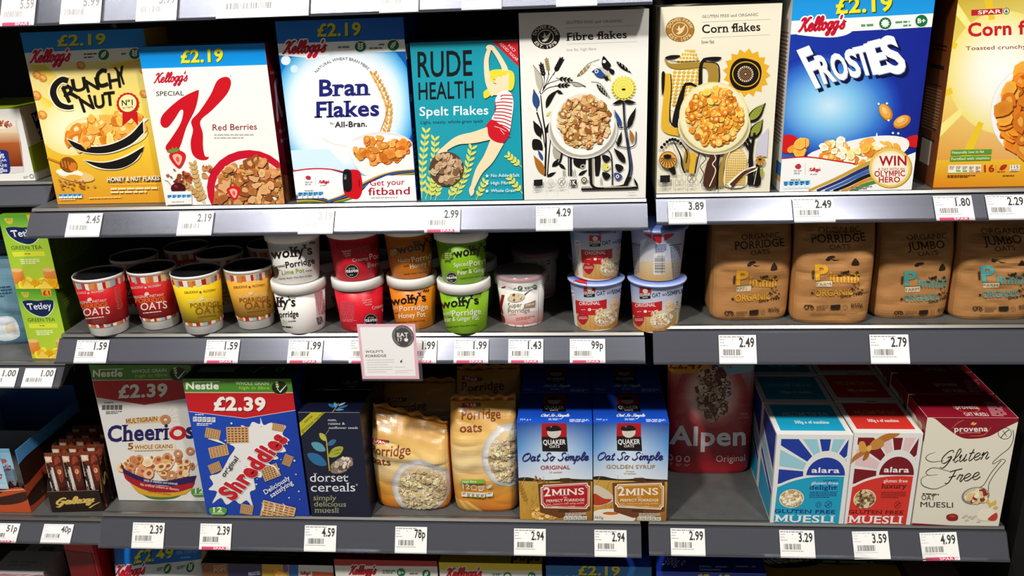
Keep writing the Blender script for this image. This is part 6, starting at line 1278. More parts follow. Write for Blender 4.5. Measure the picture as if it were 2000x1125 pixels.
# ------------------------------------------------------------------ sunburst muesli boxes
def alara(label, quad, fr, main, dark, pale, dark2, name, ribbon, copies):
    c = Carton('muesli_box', label, 'muesli box', quad, fr, 'r3', .112, 'e8e6e2', 'e2e0dc', 'e4e2de', 'sunburst muesli boxes', yaw=0)
    # drawn on a 370 x 450 sheet
    W, H = 370, 450; q = [fr(*p) for p in quad]; hm = homog(q); a = c.front; a.px = hm; a.fr = lambda x, y: (x, y)
    a.fm = lambda x, y: (x/W, 1-y/H)
    def rays(a, cx, cy, R0, R1, n, a0, a1, cols, x0, y0, x1, y1):
        st = (a1-a0)/n
        for k in range(n):
            t0, t1 = RAD(a0+k*st+2), RAD(a0+(k+1)*st-2); pts = [(cx+R0*math.cos(t0), cy-R0*math.sin(t0)), (cx+R1*math.cos(t0), cy-R1*math.sin(t0)), (cx+R1*math.cos(t1), cy-R1*math.sin(t1)), (cx+R0*math.cos(t1), cy-R0*math.sin(t1))]
            P = [(p[0], p[1], 0) for p in pts]
            for ax, sg, b in ((0, 1, x0), (0, -1, -x1), (1, 1, y0), (1, -1, -y1)): P = a.clip(P, ax, sg, b) if len(P) > 2 else P
            if len(P) > 2: a.poly([p[:2] for p in P], cols[k % 2])
    rays(a, 255, 190, 112, 420, 9, -4, 196, (dark, pale), 22, 22, 350, 300)
    a.P(main, *sum(map(list, crom([(22, 262), (90, 232), (170, 212), (260, 205), (348, 206)], 5)), []), 346, H, 16, H)
    a.stroke('e8e6e2', [(22, 258), (90, 228), (170, 208), (260, 200), (350, 201)], 12)
    a.E('e8e6e2', 255, 205, 106, 100, 0, 30, 180, 360); a.E(dark, 255, 202, 95, 90, 0, 30, 180, 360)
    a.T('alara', 184, 188, 322, 188, 26, 'f2f2f0', .02)
    if name == 'delight': a.T('organic', 246, 232, 322, 230, 12, dark2, .008, .9); a.T('gluten free', 190, 248, 322, 247, 15, 'eef2f2', .012, .9); a.T('delight', 182, 274, 320, 272, 22, dark2, .02, 1)
    else: a.T('gluten free', 190, 238, 322, 237, 15, 'f6e4dc', .012, .9); a.T('luxury', 182, 268, 320, 266, 24, dark2, .02, 1)
    a.micro(185, 286, 320, 284, 4, dark2, 4, 2.2); a.ring(dark2, 284, 350, 17, 2.5); a.stroke(dark2, [(272, 362), (296, 338)], 4, False); a.stroke(dark2, [(275, 340), (293, 360)], 2, False)
    if name == 'delight': a.ring(dark2, 235, 352, 14, 2); a.ring(dark2, 235, 352, 7, 2)
    a.E('f0ead8', 98, 322, 62, 48); a.E('c8a064', 98, 322, 58, 45)
    a.flakes(inell(98, 322, 52, 40), 75, 9, ['ece2c8', 'd8c498', 'c8a060', 'f0e8d4'] if name == 'delight' else ['8a7a5a', 'b8a478', '5a3c28', 'd8c8a0', '6a4a2c'], (40, 278, 158, 366), rim='6a5228')
    a.T('GLUTEN FREE', 18, 396, 322, 396, 18, dark2, .006, 1.1); a.T('MUESLI', 18, 444, 324, 444, 38, 'f4f4f0', .02, 1.4)
    if ribbon:
        a.B('b8742a', -6, 150, 10, 110, 50, 85, 85, 60, 120, 30, 165, 5, 235, -5, 235, 10, 170, 40, 110, 75, 60, 105, 20, 130); a.B('d89a48', 70, 60, 55, 40, 30, 45, 38, 85, 70, 90, 85, 75); a.B('c8863a', 85, 65, 110, 30, 150, 30, 165, 55, 140, 75, 100, 80); a.B('a8641e', 75, 85, 60, 130, 85, 120, 95, 85); a.B('e8b468', 78, 62, 98, 60, 98, 84, 78, 84)
    t = c.top
    t.grad([(11, 6), (89, 6), (94, 86), (6, 86)] if 0 else [(7, 5), (93, 5), (93, 88), (7, 88)], [main, main, main, main], 1); t.T('WELCOME THE SUN', 18, 42, 82, 42, 12, 'c8e8f0' if name == 'delight' else 'f0c0a8', .008, .9); t.T('500g e of sunshine', 31, 66, 77, 66, 9, 'eef4f6', .02, .7)
    l = c.left
    l.px = lambda x, y: (x/100, 1-y/100); cols = (dark, pale)
    for k, (y0, y1, y2, y3, cl) in enumerate(((2, 2, 20, 42, dark), (26, 48, 42, 62, pale), (46, 67, 52, 74, dark), (60, 74, 98, 98, main))): l.P(cl, 8, y0, 92, y1, 92, y3, 8, y2)
    c.done(copies, .003)
alara('turquoise sunburst muesli box with a round oat window, front of its row', [(668, 412), (1043, 410), (1002, 863), (632, 858)], C5, '1b9fc4', '1c3a9a', '9accd8', '1c2c74', 'delight', 0, ['turquoise sunburst muesli box, second in its row with its left side showing', 'turquoise sunburst muesli box in shadow, third in its row'])
alara('red sunburst muesli box with a gold ribbon bow, front of its row', [(208, 402), (592, 404), (512, 868), (180, 866)], C6, 'd8352a', '7a1420', 'e4c4c4', '5a1018', 'luxury', 1, ['red sunburst muesli box with a ribbon, second in its row', 'red sunburst muesli box in shadow, third in its row'])
# ------------------------------------------------------------------ cream oat muesli box
c = Carton('muesli_box', 'cream oat muesli box with a curved red top and spoon drawing, front of row', 'muesli box', [(612, 322), (1083, 330), (960, 876), (520, 868)], C6, 'r3', .082, 'e9e2cf', 'e6dcc8', '8e1428', 'cream muesli boxes', yaw=0)
a = c.front; a.fr = C6
a.P('8a1226', 600, 310, 1095, 318, 1085, 345, *sum(map(list, crom([(1080, 348), (1000, 385), (930, 422), (850, 434), (780, 425), (700, 370), (650, 328), (612, 322)], 4)), []))
a.T('provena', 750, 396, 922, 396, 27, 'f2ece6', .02); a.stroke('c8743a', [(735, 382), (770, 350), (800, 338)], (2, 4, 2)); a.stroke('c8743a', [(940, 375), (900, 415), (830, 420)], (2, 4, 2)); a.T('GLUTEN-FREE', 776, 407, 884, 405, 8, 'e8ac8a', .004); leaf(a, 836, 362, 852, 348, 5, 'e8ac5a'); leaf(a, 845, 364, 866, 352, 5, 'e8ac5a')
a.ring('2a2420', 1008, 408, 34, 3, 29); a.stroke('2a2420', [(985, 432), (1010, 405), (1030, 390)], 4); a.stroke('2a2420', [(998, 392), (1018, 424)], 3)
a.script('Gluten', 668, 562, 920, 538, 36, '2a2018', 5.5, .5, .9); a.script('Free', 690, 665, 872, 640, 36, '2a2018', 5.5, .5, .9)
a.stroke('2a2018', [(690, 545), (630, 550), (600, 535), (610, 515), (650, 500)], (2, 4, 1)); a.stroke('2a2018', [(720, 600), (640, 580), (600, 600), (610, 618), (660, 615)], (2, 4, 1)); a.stroke('2a2018', [(705, 665), (640, 688), (580, 670), (575, 635), (610, 615)], (2, 4, 1))
a.stroke('2a2018', [(1050, 390), (1052, 430), (1030, 480), (980, 520), (942, 555), (948, 562), (985, 540), (1008, 545)], (3, 3, 2)); a.stroke('2a2018', [(1008, 548), (960, 600), (920, 660), (915, 700)], 3); a.stroke('2a2018', [(985, 545), (930, 610), (890, 670), (850, 688)], 3)
a.E('8a8074', 848, 724, 72, 44, -8); a.E('cfc6b8', 850, 722, 64, 38, -8); a.flakes(inell(852, 722, 56, 30), 36, 16, ['e8d8b0', 'd8bc84', 'f0e4c8', '8a2c28'], (785, 690, 915, 760), rim='9a7a4a')
a.micro(578, 708, 690, 714, 7, '5a5048'); a.T('OAT', 572, 742, 640, 745, 25, '3a2c24', .0); a.T('MUESLI', 566, 778, 732, 782, 26, '3a2c24', .0)
a.B('8a2418', 700, 820, 730, 812, 755, 822, 750, 845, 715, 848, 698, 838); a.B('b8422a', 712, 822, 735, 818, 745, 828, 722, 832)
for x, y in ((785, 830), (800, 845), (815, 828), (830, 835), (860, 852), (795, 822), (840, 826)): a.E('cfc4ae', x, y, 11, 5, -15)
a.B('f2ead2', 852, 830, 870, 800, 905, 790, 940, 805, 955, 830, 930, 845, 880, 848); a.B('c83a30', 905, 842, 935, 815, 953, 810, 955, 832, 940, 848); 
for x, y, an in ((915, 780, -60), (925, 770, -40), (935, 785, -10), (912, 765, -100), (940, 770, -70)): leaf(a, x, y, x+26*math.cos(RAD(an)), y+26*math.sin(RAD(an)), 8, 'e0b84a')
a.stroke('8a1226', [(520, 862), (740, 874), (850, 876), (960, 878)], (8, 3, 6)); a.P('8a1226', 518, 858, 740, 876, 515, 882)
t = c.top; t.T('provena', 41, 62, 66, 62, 18, 'e8dcd4', .02); t.ring('c8743a', 53, 55, 14, 1.2, 22); t.T('OAT MUESLI', 44, 92, 70, 92, 14, 'e8dcd4', .012); t.micro(80, 30, 97, 32, 4, 'c88a92', 10, 1.6)
l = c.left; l.R('8a1226', 0, 0, 100, 10); l.B('8a1226', 0, 5, 100, 8, 100, 22, 60, 12, 20, 8); l.E('c8b48a', 70, 14, 14, 4)
c.done(['cream muesli box with a dark red top, second in its row', 'cream muesli box with a dark red top in shadow, third in its row', 'cream muesli box with dark red top in deep shadow, last of its row'], .004)
# ================================================================== bottom row, mostly below the frame
E1 = frame(0, 1040, 4.762); PXF = frame(0, 0, 1)
def drop(x0, y0, x1, y1, y, shelf):
    a, b = at_y(x0, y0, y), at_y(x1, y1, y); z = RZ[shelf]
    return [(x0, y0), (x1, y1), proj((b.x, y, z)), proj((a.x, y, z))]
def low(label, q, y, d, front, side, top, name='cereal_box', shelf='m4', grp='bottom row cereal boxes'):
    return Carton(name, label, 'cereal box', drop(*q, y, shelf), PXF, shelf, d, front, side, top, grp, yaw=0, y=y)
# blue resealable pouch
b = Bag('cereal_pouch', 'blue resealable cereal pouch with a yellow price, below the white hoops box', 'cereal pouch', drop(203, 1081, 388, 1076, .05, 'm4'), PXF, 'm4', .08, '1a6ac8', 'bottom row cereal packs', 0, .05, FILM, .08, .03, .004, 21, slant=-.006)
b.base([('0a5cb8', '0a58b4'), ('0e74d0', '0a5cb8'), ('c8d4e0', 'c8d0dc'), ('d8d0c0', 'd8c8a0')]); a = b.a; a.fr = E1
a.P('0f6fcc', 900, 235, 1855, 165, 1850, 310, 945, 385); price(a, '£2.49', 1200, 345, 1550, 305, 88, 'e4dc34', '2a4a1c', dx=5); a.T('RESEAL TO KEEP FRESH', 1580, 276, 1782, 258, 26, '9ac8f0', .0); a.micro(1625, 298, 1740, 288, 8, '9ac8f0')
a.P('dfe4e4', 945, 385, 1850, 310, 1850, 480, 960, 520); a.P('c88a2c', 1822, 165, 1860, 165, 1850, 330, 1815, 320); logo_k(a, 1040, 455, 1310, 420, 42, 14, 'f4f0ea', 14); badge(a, 1520, 378, 34, 'leaf'); badge(a, 1728, 368, 36, 'grain'); a.micro(1425, 372, 1480, 368, 7, '5a8a68', 2); a.micro(1605, 362, 1680, 354, 7, '5a8a68', 2); b.done()
c = low('dark green topped variety carton of small cereal packets, right of the blue pouch', (392, 1100, 650, 1104), .05, .10, '4a2a3c', '1c2418', '1c2614')
a = c.front; a.fr = C2
for x0, x1, cl in ((160, 305, '7a4a2c'), (305, 480, '2c2450'), (480, 620, 'c8a020'), (620, 668, '2a62b4'), (668, 850, 'd8dcd8')): a.R(cl, x0, 1030, x1, 1300)
a.T('COCO', 232, 1088, 296, 1082, 16, 'c8a080', .02); a.T('POPS', 232, 1106, 296, 1100, 16, 'c8a080', .02); a.T('FROSTIES', 412, 1124, 472, 1116, 18, 'd8d4e0', .02); a.flakes(inell(560, 1120, 40, 30), 12, 16, ORANGE, (500, 1090, 600, 1150)); a.B('6a4a9a', 590, 1060, 612, 1070, 614, 1100, 592, 1100); logo_k(a, 676, 1118, 730, 1114, 9, 3, None, 0); a.P('d85a28', 740, 1100, 850, 1108, 850, 1200, 740, 1200)
c.top.micro(5, 60, 90, 70, 6, '4a5a3a', 2); c.top.E('6a7a4a', 45, 30, 5, 12); c.done()
c = low('red cereal box with a dark red top in the bottom row', (652, 1095, 853, 1093), .04, .075, 'b0161c', '7a0e14', '7a1218')
a = c.front; a.fr = C3; a.P('e8e6de', -140, 1078, 410, 1068, 410, 1200, -140, 1200); logo_k(a, -48, 1122, 85, 1116, 24, 9, 'f4f0ea', 8, 'b81028'); badge(a, 218, 1104, 22, 'B+'); a.micro(122, 1096, 190, 1094, 6, '5a8a68', 2); badge(a, 350, 1108, 22, 'leaf'); a.micro(262, 1106, 318, 1104, 7, '5a8a68')
c.top.T('KRAVE', 10, 75, 72, 75, 45, 'c8b8b0', .03); c.top.R('5a6a6a', 76, 30, 99, 80); c.done()
c = low('yellow cereal box with a yellow top, right of the red box in the bottom row', (857, 1101, 1058, 1099), .04, .075, 'e6cc1c', 'b89a10', 'c8b01c')
a = c.front; a.fr = C3; a.P('e8e6de', 410, 1100, 960, 1090, 960, 1250, 410, 1250); logo_k(a, 450, 1140, 630, 1130, 26, 10, 'f4f0ea', 8, 'c41028'); badge(a, 768, 1124, 22, 'sun'); a.micro(690, 1112, 735, 1110, 6, '5a8a68', 2); badge(a, 895, 1118, 20, 'B+')
c.top.T('pops', 70, 85, 98, 85, 45, '2a2418', .04); c.done()
c = low('blue cereal box with a large yellow price, in the bottom row by the bay gap', (1066, 1106, 1273, 1106), .04, .08, '1672c0', '0c2f7a', '1c3f9c')
a = c.front; a.fr = C4; price(a, '£2.19', 384, 1120, 596, 1120, 46, 'e0d634', '1c4a2a'); logo_k(a, 280, 1180, 470, 1176, 24, 9, 'f4f0ea', 8); c.top.micro(10, 60, 60, 64, 6, '4a6ac0', 2); c.done()
c = low('dark blue bottom row box with weight printed on top, right of the gap', (1282, 1117, 1497, 1119), .04, .085, '1a3eb4', '0c1c6a', '18329a', shelf='r4')
a = c.front; a.fr = C5; a.P('2a58d0', 50, 1098, 620, 1110, 620, 1116, 50, 1104); price(a, '£2.49', 250, 1160, 432, 1160, 44, 'e0d634', '1c4a2a')
t = c.top; t.T('300g e', 6, 78, 26, 78, 26, 'c8d0f0', .0, 0, .2); t.script("Kellogg's", 38, 40, 66, 40, 11, 'b8c0e8', 2.2, .3); t.micro(40, 78, 66, 78, 6, 'a8b4e4', 2); t.micro(74, 76, 98, 76, 5, 'a8b4e4'); c.done()
c = low('yellow wheat biscuit box with a green stripe on its top, bottom row', (1500, 1132, 1768, 1134), .045, .11, 'd0a41c', '8a6a10', 'a8841c', shelf='r4')
t = c.top; t.B('1c1a14', 0, 38, 12, 30, 36, 22, 42, 40, 40, 62, 14, 72, 2, 66); t.T('weetabix', 3, 64, 40, 48, 22, 'e8e0c8', .03); t.stroke('2c5a28', [(42, 48), (60, 52), (80, 46), (104, 52)], 18); t.micro(46, 50, 96, 50, 5, '8ac06a'); t.P('c8a83c', 102, 20, 150, 20, 150, 70, 102, 70); t.micro(108, 40, 140, 40, 5, '6a5210', 2); c.done()
c = low('dusky pink packet in deep shadow at the right end of the bottom row', (1778, 1128, 1880, 1130), .08, .08, '9a7a78', '5a4444', '7a5a5a', 'cereal_packet', 'r4', 'bottom row cereal packs')
c.front.fr = PXF; c.front.B('6a3a4a', 1800, 1132, 1840, 1128, 1860, 1180, 1810, 1190); c.done()
# ================================================================== left bay
c = Carton('coffee_box', 'white and green coffee sachet box with a layered coffee glass picture', 'coffee box', [(-320, 118), (178, 112), (265, 665), (-240, 690)], D1, 'l1', .15, 'e8e6e0', 'dcdad2', '9cae1e', 'drink boxes in the left bay', yaw=0, y=.112)
a = c.front; a.fr = D1
a.P('8aa018', -330, 60, 180, 60, 200, 122, -330, 130); a.P('a4ba24', -400, 300, -160, 300, -100, 700, -400, 700)
a.grad([(-70, 215), (150, 205), (168, 300), (-60, 300)], ['efe6d8', 'efe6d8', 'e4cfae', 'e4cfae'], 3); a.grad([(-60, 300), (168, 300), (178, 375), (-50, 385)], ['dcc09a', 'dcc09a', 'b86a38', 'b86a38'], 3); a.grad([(-50, 380), (178, 370), (188, 560), (-35, 570)], ['a8501c', 'b4602a', '6a2410', '8a3a1a'], 4)
a.E('efe6d8', 45, 225, 110, 45); a.flakes(inell(55, 235, 70, 24), 40, 9, ['9a4a34', '7a3424', 'b86a50'], (-20, 205, 130, 265)); a.P('d8d4d0', -35, 565, 190, 555, 186, 600, 110, 612, -20, 612); a.stroke('c8c4c0', [(152, 205), (172, 380), (188, 590)], 4, False)
a.B('232a78', -60, 450, 0, 430, 75, 435, 88, 480, 90, 600, 40, 615, -60, 610); a.script('Win', -40, 498, 55, 492, 32, 'dfe2f0', 7, .2); a.T('YEAR', -4, 522, 72, 518, 18, 'dfe2f0', .012); a.T('OF', 12, 538, 40, 536, 10, 'dfe2f0'); a.T('FREE', -4, 564, 72, 560, 20, 'dfe2f0', .012); a.script('Coffee', -24, 606, 70, 600, 18, 'dfe2f0', 4, .2); a.ring('6a8a7a', 240, 632, 14, 5); a.micro(180, 635, 215, 630, 6, 'aaa', 2)
r = c.right; r.P('9ab01e', 0, 54, 100, 44, 100, 86, 0, 90); r.P('232a78', 18, 12, 52, 6, 56, 44, 26, 50); r.script('Win', 20, 24, 50, 18, 5, 'dfe2f0', 1.4, .2); r.T('FREE', 24, 38, 52, 34, 4, 'dfe2f0', .01); r.script('Coffee', 24, 47, 54, 43, 3.4, 'dfe2f0', 1, .2)
c.top.R('a4ba24', 0, 0, 100, 100); c.done()
def tea(label, quad, shelf):
    c = Carton('tea_box', label, 'tea box', quad, B1, shelf, .13, '8cb82c', '4a6a14', '6a8a1c', 'drink boxes in the left bay', yaw=0, y=tea.y)
    a = c.front; a.fm = lambda x, y: (x/228, 1-y/400)
    a.grad([(0, 0), (228, 0), (228, 120), (0, 120)], ['4a9a34', '3f8a2c', 'a4cc3c', '9cc438'], 4); a.grad([(0, 120), (228, 120), (228, 400), (0, 400)], ['9cc438', 'a4cc3c', 'c8d838', 'b4cc34'], 4)
    a.E('c8b83c', 50, 16, 22, 32, 0, 24, 0, 180); a.T('20', 36, 30, 64, 30, 18, '8a8a2c', .012); a.P('e0a424', 146, 0, 206, 0, 200, 40, 150, 40); a.T('£1', 154, 34, 194, 34, 26, '9a1c1c', .03)
    a.B('16244f', 20, 72, 60, 62, 114, 66, 170, 60, 206, 70, 190, 110, 150, 148, 110, 154, 64, 136, 34, 108); a.stroke('e4ecd4', [(20, 70), (34, 110), (64, 140), (110, 158), (152, 150), (192, 112), (208, 68)], 3); a.T('Tetley', 44, 116, 186, 110, 36, 'e8ecf2', .012, 1)
    a.T('GREEN TEA', 28, 184, 188, 182, 20, '4a5a20', .006); a.P('dce23a', 26, 196, 196, 194, 194, 220, 28, 222); a.micro(90, 204, 130, 204, 6, '8a8a1c'); a.micro(60, 236, 160, 234, 6, 'e8f0b8', 3)
    for x in (30, 196): a.grad([(x-34, 296), (x+30, 292), (x+30, 372), (x-30, 372)], ['e8a050', 'e89040', 'd87018', 'e08020'], 3); a.E('f0c080', x-2, 296, 32, 10)
    a.flakes(lambda x, y: 350 < y < 400, 20, 26, ['e8b820', 'f0cc40', 'dca010'], (20, 340, 214, 400), rim='c88a10', jag=.05); a.P('f0d050', 120, 400, 160, 352, 200, 400); a.P('f0d050', 30, 400, 66, 352, 104, 400)
    r = c.right; r.micro(12, 20, 88, 20, 1.6, '7a8a3a', 14, 2.4); return c
p = at_z(*B1(188, 889), RZ['l2']); tea.y = max(.06, p.y)
c = tea('green tea box with a navy oval logo, lower of the stacked pair', [(92, 491), (320, 485), (408, 884), (188, 889)], 'l2'); h0 = c.h; c.done(); RZ['tea'] = c.z+c.h+.0006
c = tea('green tea box with a navy oval logo, upper of the stacked pair', [(2, 62), (236, 56), (341, 478), (92, 484)], 'tea'); c.done()
for i, (lb, x, y, col) in enumerate((('pale blue paper bag in shadow left of the green tea boxes', at_y(4, 630, .13).x, .13, '5f8698'), ('pale blue paper bag in deep shadow behind the first blue bag', at_y(-6, 600, .24).x, .24, '5f8698'))):  # pale blue darkened: the shade is put into the bag colour
    b = Bag('paper_bag', lb, 'bag', [proj((x-.05, y, RZ['l2']+.16)), proj((x+.05, y, RZ['l2']+.16)), proj((x+.05, y, RZ['l2'])), proj((x-.05, y, RZ['l2']))], PXF, 'l2', .075, col, 'pale blue bags in the left bay', 3, y, KRAFT, .3, .03, .004, 31+i)
    b.base([(col, col), ('84a8b8', col), (col, '4a7088')]); a = b.a; a.fm = lambda x, y: (x, 1-y); a.B('d8e0e4', .3, .7, .7, .66, .75, .9, .35, .95); a.E('d8c8b0', .62, .8, .1, .08); a.micro(.2, .3, .8, .28, .02, '2a4a6a', 4); b.done()
    m = MB(); wx, d2 = b.half(1); m.box(-wx*.98, wx*.98, -d2, d2*.6, b.h-.001, b.h+.005, lin(col), .002); m.build('folded_top', KRAFT, b.t)
# ------------------------------------------------------------------ display trays of chocolate
G0 = frame(0, 740, 3.88)
zt = RZ['l3']
pc = at_z(*G0(238, 1012), zt); yT = max(.060, pc.y); pc = at_y(*G0(238, 1012), yT); hT = at_y(*G0(120, 545), yT).z-zt
T1 = thing('display_tray', 'blue and orange display tray of drink sachets, leftmost on the chocolate shelf', 'display box', (pc.x-.09, yT, zt), 0, 'chocolate display trays')
def panel(name, par, art, base, mat=CARD): art.mb.face(*base) if base else None; return art.mb.build(name, mat, par)
X, D = .09, .21
m = MB(); a = Art(U, lambda u, v, e: (-X+u*2*X, -e, v*hT)); W = lin('3a1c14'); a.mb.box(-X, X, 0, .0008, 0, hT*.38, W)
a.vr = (0, 1); a.B('c4512a', 40, 100, 0, 96, 0, 78, 20, 82, 60, 76, 80, 62, 100, 62, 100, 100); a.B('3a1c14', 55, 80, 80, 72, 100, 66, 100, 78, 85, 86, 65, 88); a.E('e8dcd8', 52, 86, 11, 8); a.E('8a4a34', 52, 86, 9, 6.4); a.B('e8e0e0', 46, 84, 52, 80, 58, 84, 56, 89, 50, 90); a.stroke('d8cfa8', [(0, 64), (30, 66), (60, 66), (98, 62)], 1.2); a.mb.build('front_panel', CARD, T1)
for sg in (-1, 1):
    a = Art(U, lambda u, v, e: (sg*(X+e), (u*D if sg > 0 else D-u*D), v*hT)); a.mb.box(sg*X-.0008, sg*X, .0008, D, 0, hT, lin('5aa0dc'))
    a.R('c4512a', 0, 48, 100, 100); a.B('3a1c14', 0, 22, 50, 20, 100, 22, 100, 52, 70, 60, 40, 50, 0, 56); a.B('3a1c14', 0, 74, 30, 66, 50, 78, 30, 92, 0, 90); a.T('Hot Chocolate', 20, 88, 84, 88, 4, '8a3418', .0); a.mb.build('side_panel', CARD, T1)
    m = MB(); m.box(sg*X-.0010, sg*X+.0001, .0006, .03, hT*.72, hT, lin('5aa4e0')) if 0 else None
m = MB(); m.box(-X+.001, X-.001, D-.001, D, 0, hT*1.25, lin('2a4a86')); m.build('back_panel', CARD, T1)
m = MB(); m.box(-X+.001, X-.001, .001, D-.001, 0, .001, lin('4a3a30')); m.box(-X+.001, X-.001, .10, .1008, .001, hT*.9, lin('6a665e')); m.build('tray_base', CARD, T1)
for i, (dx, dy) in enumerate(((-.062, .012), (-.022, .012), (.03, .012), (.03, .04), (-.022, .04))):
    o = thing('drink_sachet', ('light blue drink sachet in the tray, farthest left', 'light blue drink sachet in the tray, second from the left', 'light blue drink sachet standing tallest at the right of the tray', 'light blue drink sachet behind the tallest one', 'light blue drink sachet behind the second one')[i], 'sachet', (pc.x-.09+dx, yT+dy, zt+.0016), RAD((3, -4, 2, 0, 5)[i]), 'drink sachets in the tray')
    hh = hT*(.6, .62, .78, .8, .7)[i]; w2 = .0165
    a = Art(U, lambda u, v, e: (-w2+2*w2*u, -.004*math.sin(3.14*u)*math.sin(3.14*min(1, v*1.1))-e, v*hh), band=(.1, .2))
    a.grad([(0, 0), (100, 0), (100, 60), (0, 60)], ['8ac0dc', '9ccbe4', 'bcd8e8', '7ab4d8'], 4); a.L = 1; a.grad([(0, 59), (100, 59), (100, 100), (0, 100)], ['8a4a38', '7a3a28', '4a2018', '5a2a1c'], 4); a.B('c8e0ee', 0, 60, 20, 52, 40, 66, 60, 56, 80, 70, 100, 58, 100, 50, 0, 48); a.B('b45a58', 0, 20, 40, 10, 70, 20, 40, 24, 20, 34); a.script('Optio', 8, 40, 84, 36, 8, 'a03a44', 3, .2)
    a.mb.face([(-w2, .0005, 0), (-w2, .0005, hh), (w2, .0005, hh), (w2, .0005, 0)], lin('7ab4d8')); a.mb.build('foil_pouch', FILM, o)
    m = MB(); m.box(-w2, w2, -.0006, .0006, hh-.0005, hh+.006, lin('8ac0dc')); m.build('seal_crimp', FILM, o)
# brown tray with chocolate bars
p0, p1 = at_z(*G0(378, 1026), zt), at_z(*G0(802, 985), zt); ya = RAD(4); mid = (p0+p1)/2; mid.y = max(mid.y, .066); W2 = (p1-p0).length/2*.97; hG = .047
T2 = thing('display_tray', 'dark brown display tray of chocolate bars with gold script lettering', 'display box', (mid.x, mid.y, zt), ya, 'chocolate display trays')
DB = '24140e'; D2 = .16
a = Art(U, lambda u, v, e: (-W2+2*W2*u, -e, v*hG)); a.mb.box(-W2, W2, 0, .0008, 0, hG, lin(DB)); a.stroke('8a7458', [(0, 1.5), (100, 1.5)], 2, False); a.script('Galaxy', 10, 66, 84, 56, 17, 'd8b860', 6, .4, .9); a.stroke('d8b860', [(74, 84), (84, 70), (96, 58)], (4, 3, 2)); a.mb.build('front_panel', CARD, T2)
for sg in (-1, 1):
    m = MB(); v = [(0, 0), (D2, 0), (D2, .12), (.05, .12), (.012, hG+.02), (0, hG)]
    m.sweep([(p[0]+.0008, p[1]) for p in v], sg*W2-.0006, sg*W2+.0002, lin(DB))
    if sg > 0:
        q = Art(U, lambda u, v, e: (W2+.0003+e, u*D2, v*.12)); q.stroke('d8b860', [(4, 70), (10, 40), (14, 62), (20, 44), (24, 60)], 2.5); m.v += []; 
        for f, cc in zip(q.mb.f, q.mb.c): m.face([q.mb.v[i] for i in f], cc)
    fixn(m.build('side_panel', CARD, T2))
m = MB(); m.box(-W2+.001, W2-.001, D2-.001, D2, 0, .12, lin(DB)); m.build('back_panel', CARD, T2)
m = MB(); m.box(-W2+.001, W2-.001, .001, D2-.001, 0, .001, lin(DB)); m.build('tray_base', CARD, T2)
def make_bar():
    o = thing('chocolate_bar', '', 'chocolate bar', (0, 0, 0), 0, 'chocolate bars in the brown tray'); w2, h = .0165, .105
    def sf(u, v, e): k = min(1, 6*v, 6*(1-v)); return (-w2+2*w2*u, -.0055*math.sqrt(max(0, math.sin(3.1416*u)))*(.25+.75*k)-e, v*h)
    a = Art(U, sf, band=(.08, .1)); a.grad([(0, 0), (100, 0), (100, 100), (0, 100)], ['6a2a1c', '4a1a12', '3a140e', '4a1c12'], 6); a.P('d8cfc4', 0, 0, 44, 0, 62, 100, 0, 100); a.B('c89a6a', 0, 0, 44, 0, 40, 8, 20, 12, 0, 10)
    a.B('8a3a24', 60, 6, 90, 4, 94, 40, 74, 50); a.E('d8a878', 78, 30, 10, 5); f, a.fm = a.fm, lambda x, y: (y/100, x/100); a.script('Galaxy', 22, 36, 86, 22, 13, '2a1a14', 5, .3); a.fm = f
    n = 9
    for i in range(n): a.mb.face([sf(i/n, 1, 0), sf((i+1)/n, 1, 0), (-w2+2*w2*(i+1)/n, .0008, h), (-w2+2*w2*i/n, .0008, h)], lin('5a2418'))
    a.mb.face([(-w2, .0008, 0), (-w2, .0008, h), (w2, .0008, h), (w2, .0008, 0)], lin('5a2418')); a.mb.build('wrapper', FILM, o)
    for z0, s in ((h, 1), (0, -1)):
        m = MB(); vs = []
        for i in range(13): x = -w2+2*w2*i/12; y = .0008*(-1)**i; vs += [(x, y-.0003, z0), (x, y-.0003, z0+s*.007), (x, y+.0003, z0+s*.007), (x, y+.0003, z0)]
        m.add(vs, [(4*i+k, 4*i+(k+1) % 4, 4*i+4+(k+1) % 4, 4*i+4+k) for i in range(12) for k in range(4)], lin('7a3a24')); m.build('end_crimp', FILM, o)
    return o
proto = make_bar(); n = 0; rn = random.Random(4)
ORD = ('front', 'second', 'third', 'fourth', 'fifth')
for r in range(5):
    for k, dx in enumerate((-.032, .002, .036)):
        ang = RAD(4); lx, ly = dx+rn.uniform(-.001, .001), .010+r*.026
        loc = (mid.x+lx*math.cos(ang)-ly*math.sin(ang), mid.y+lx*math.sin(ang)+ly*math.cos(ang), zt+.0095)
        lb = 'brown chocolate bar standing in the tray, %s row, %s' % (ORD[r], ('left side', 'middle', 'right side')[k])
        if n == 0: o = proto; o.location = loc; o['label'] = lb
        else: o = dup(proto, loc, lb)
        o.rotation_euler = (RAD(-3-rn.uniform(0, 2)), 0, ang+RAD(rn.uniform(-3, 3))); n += 1
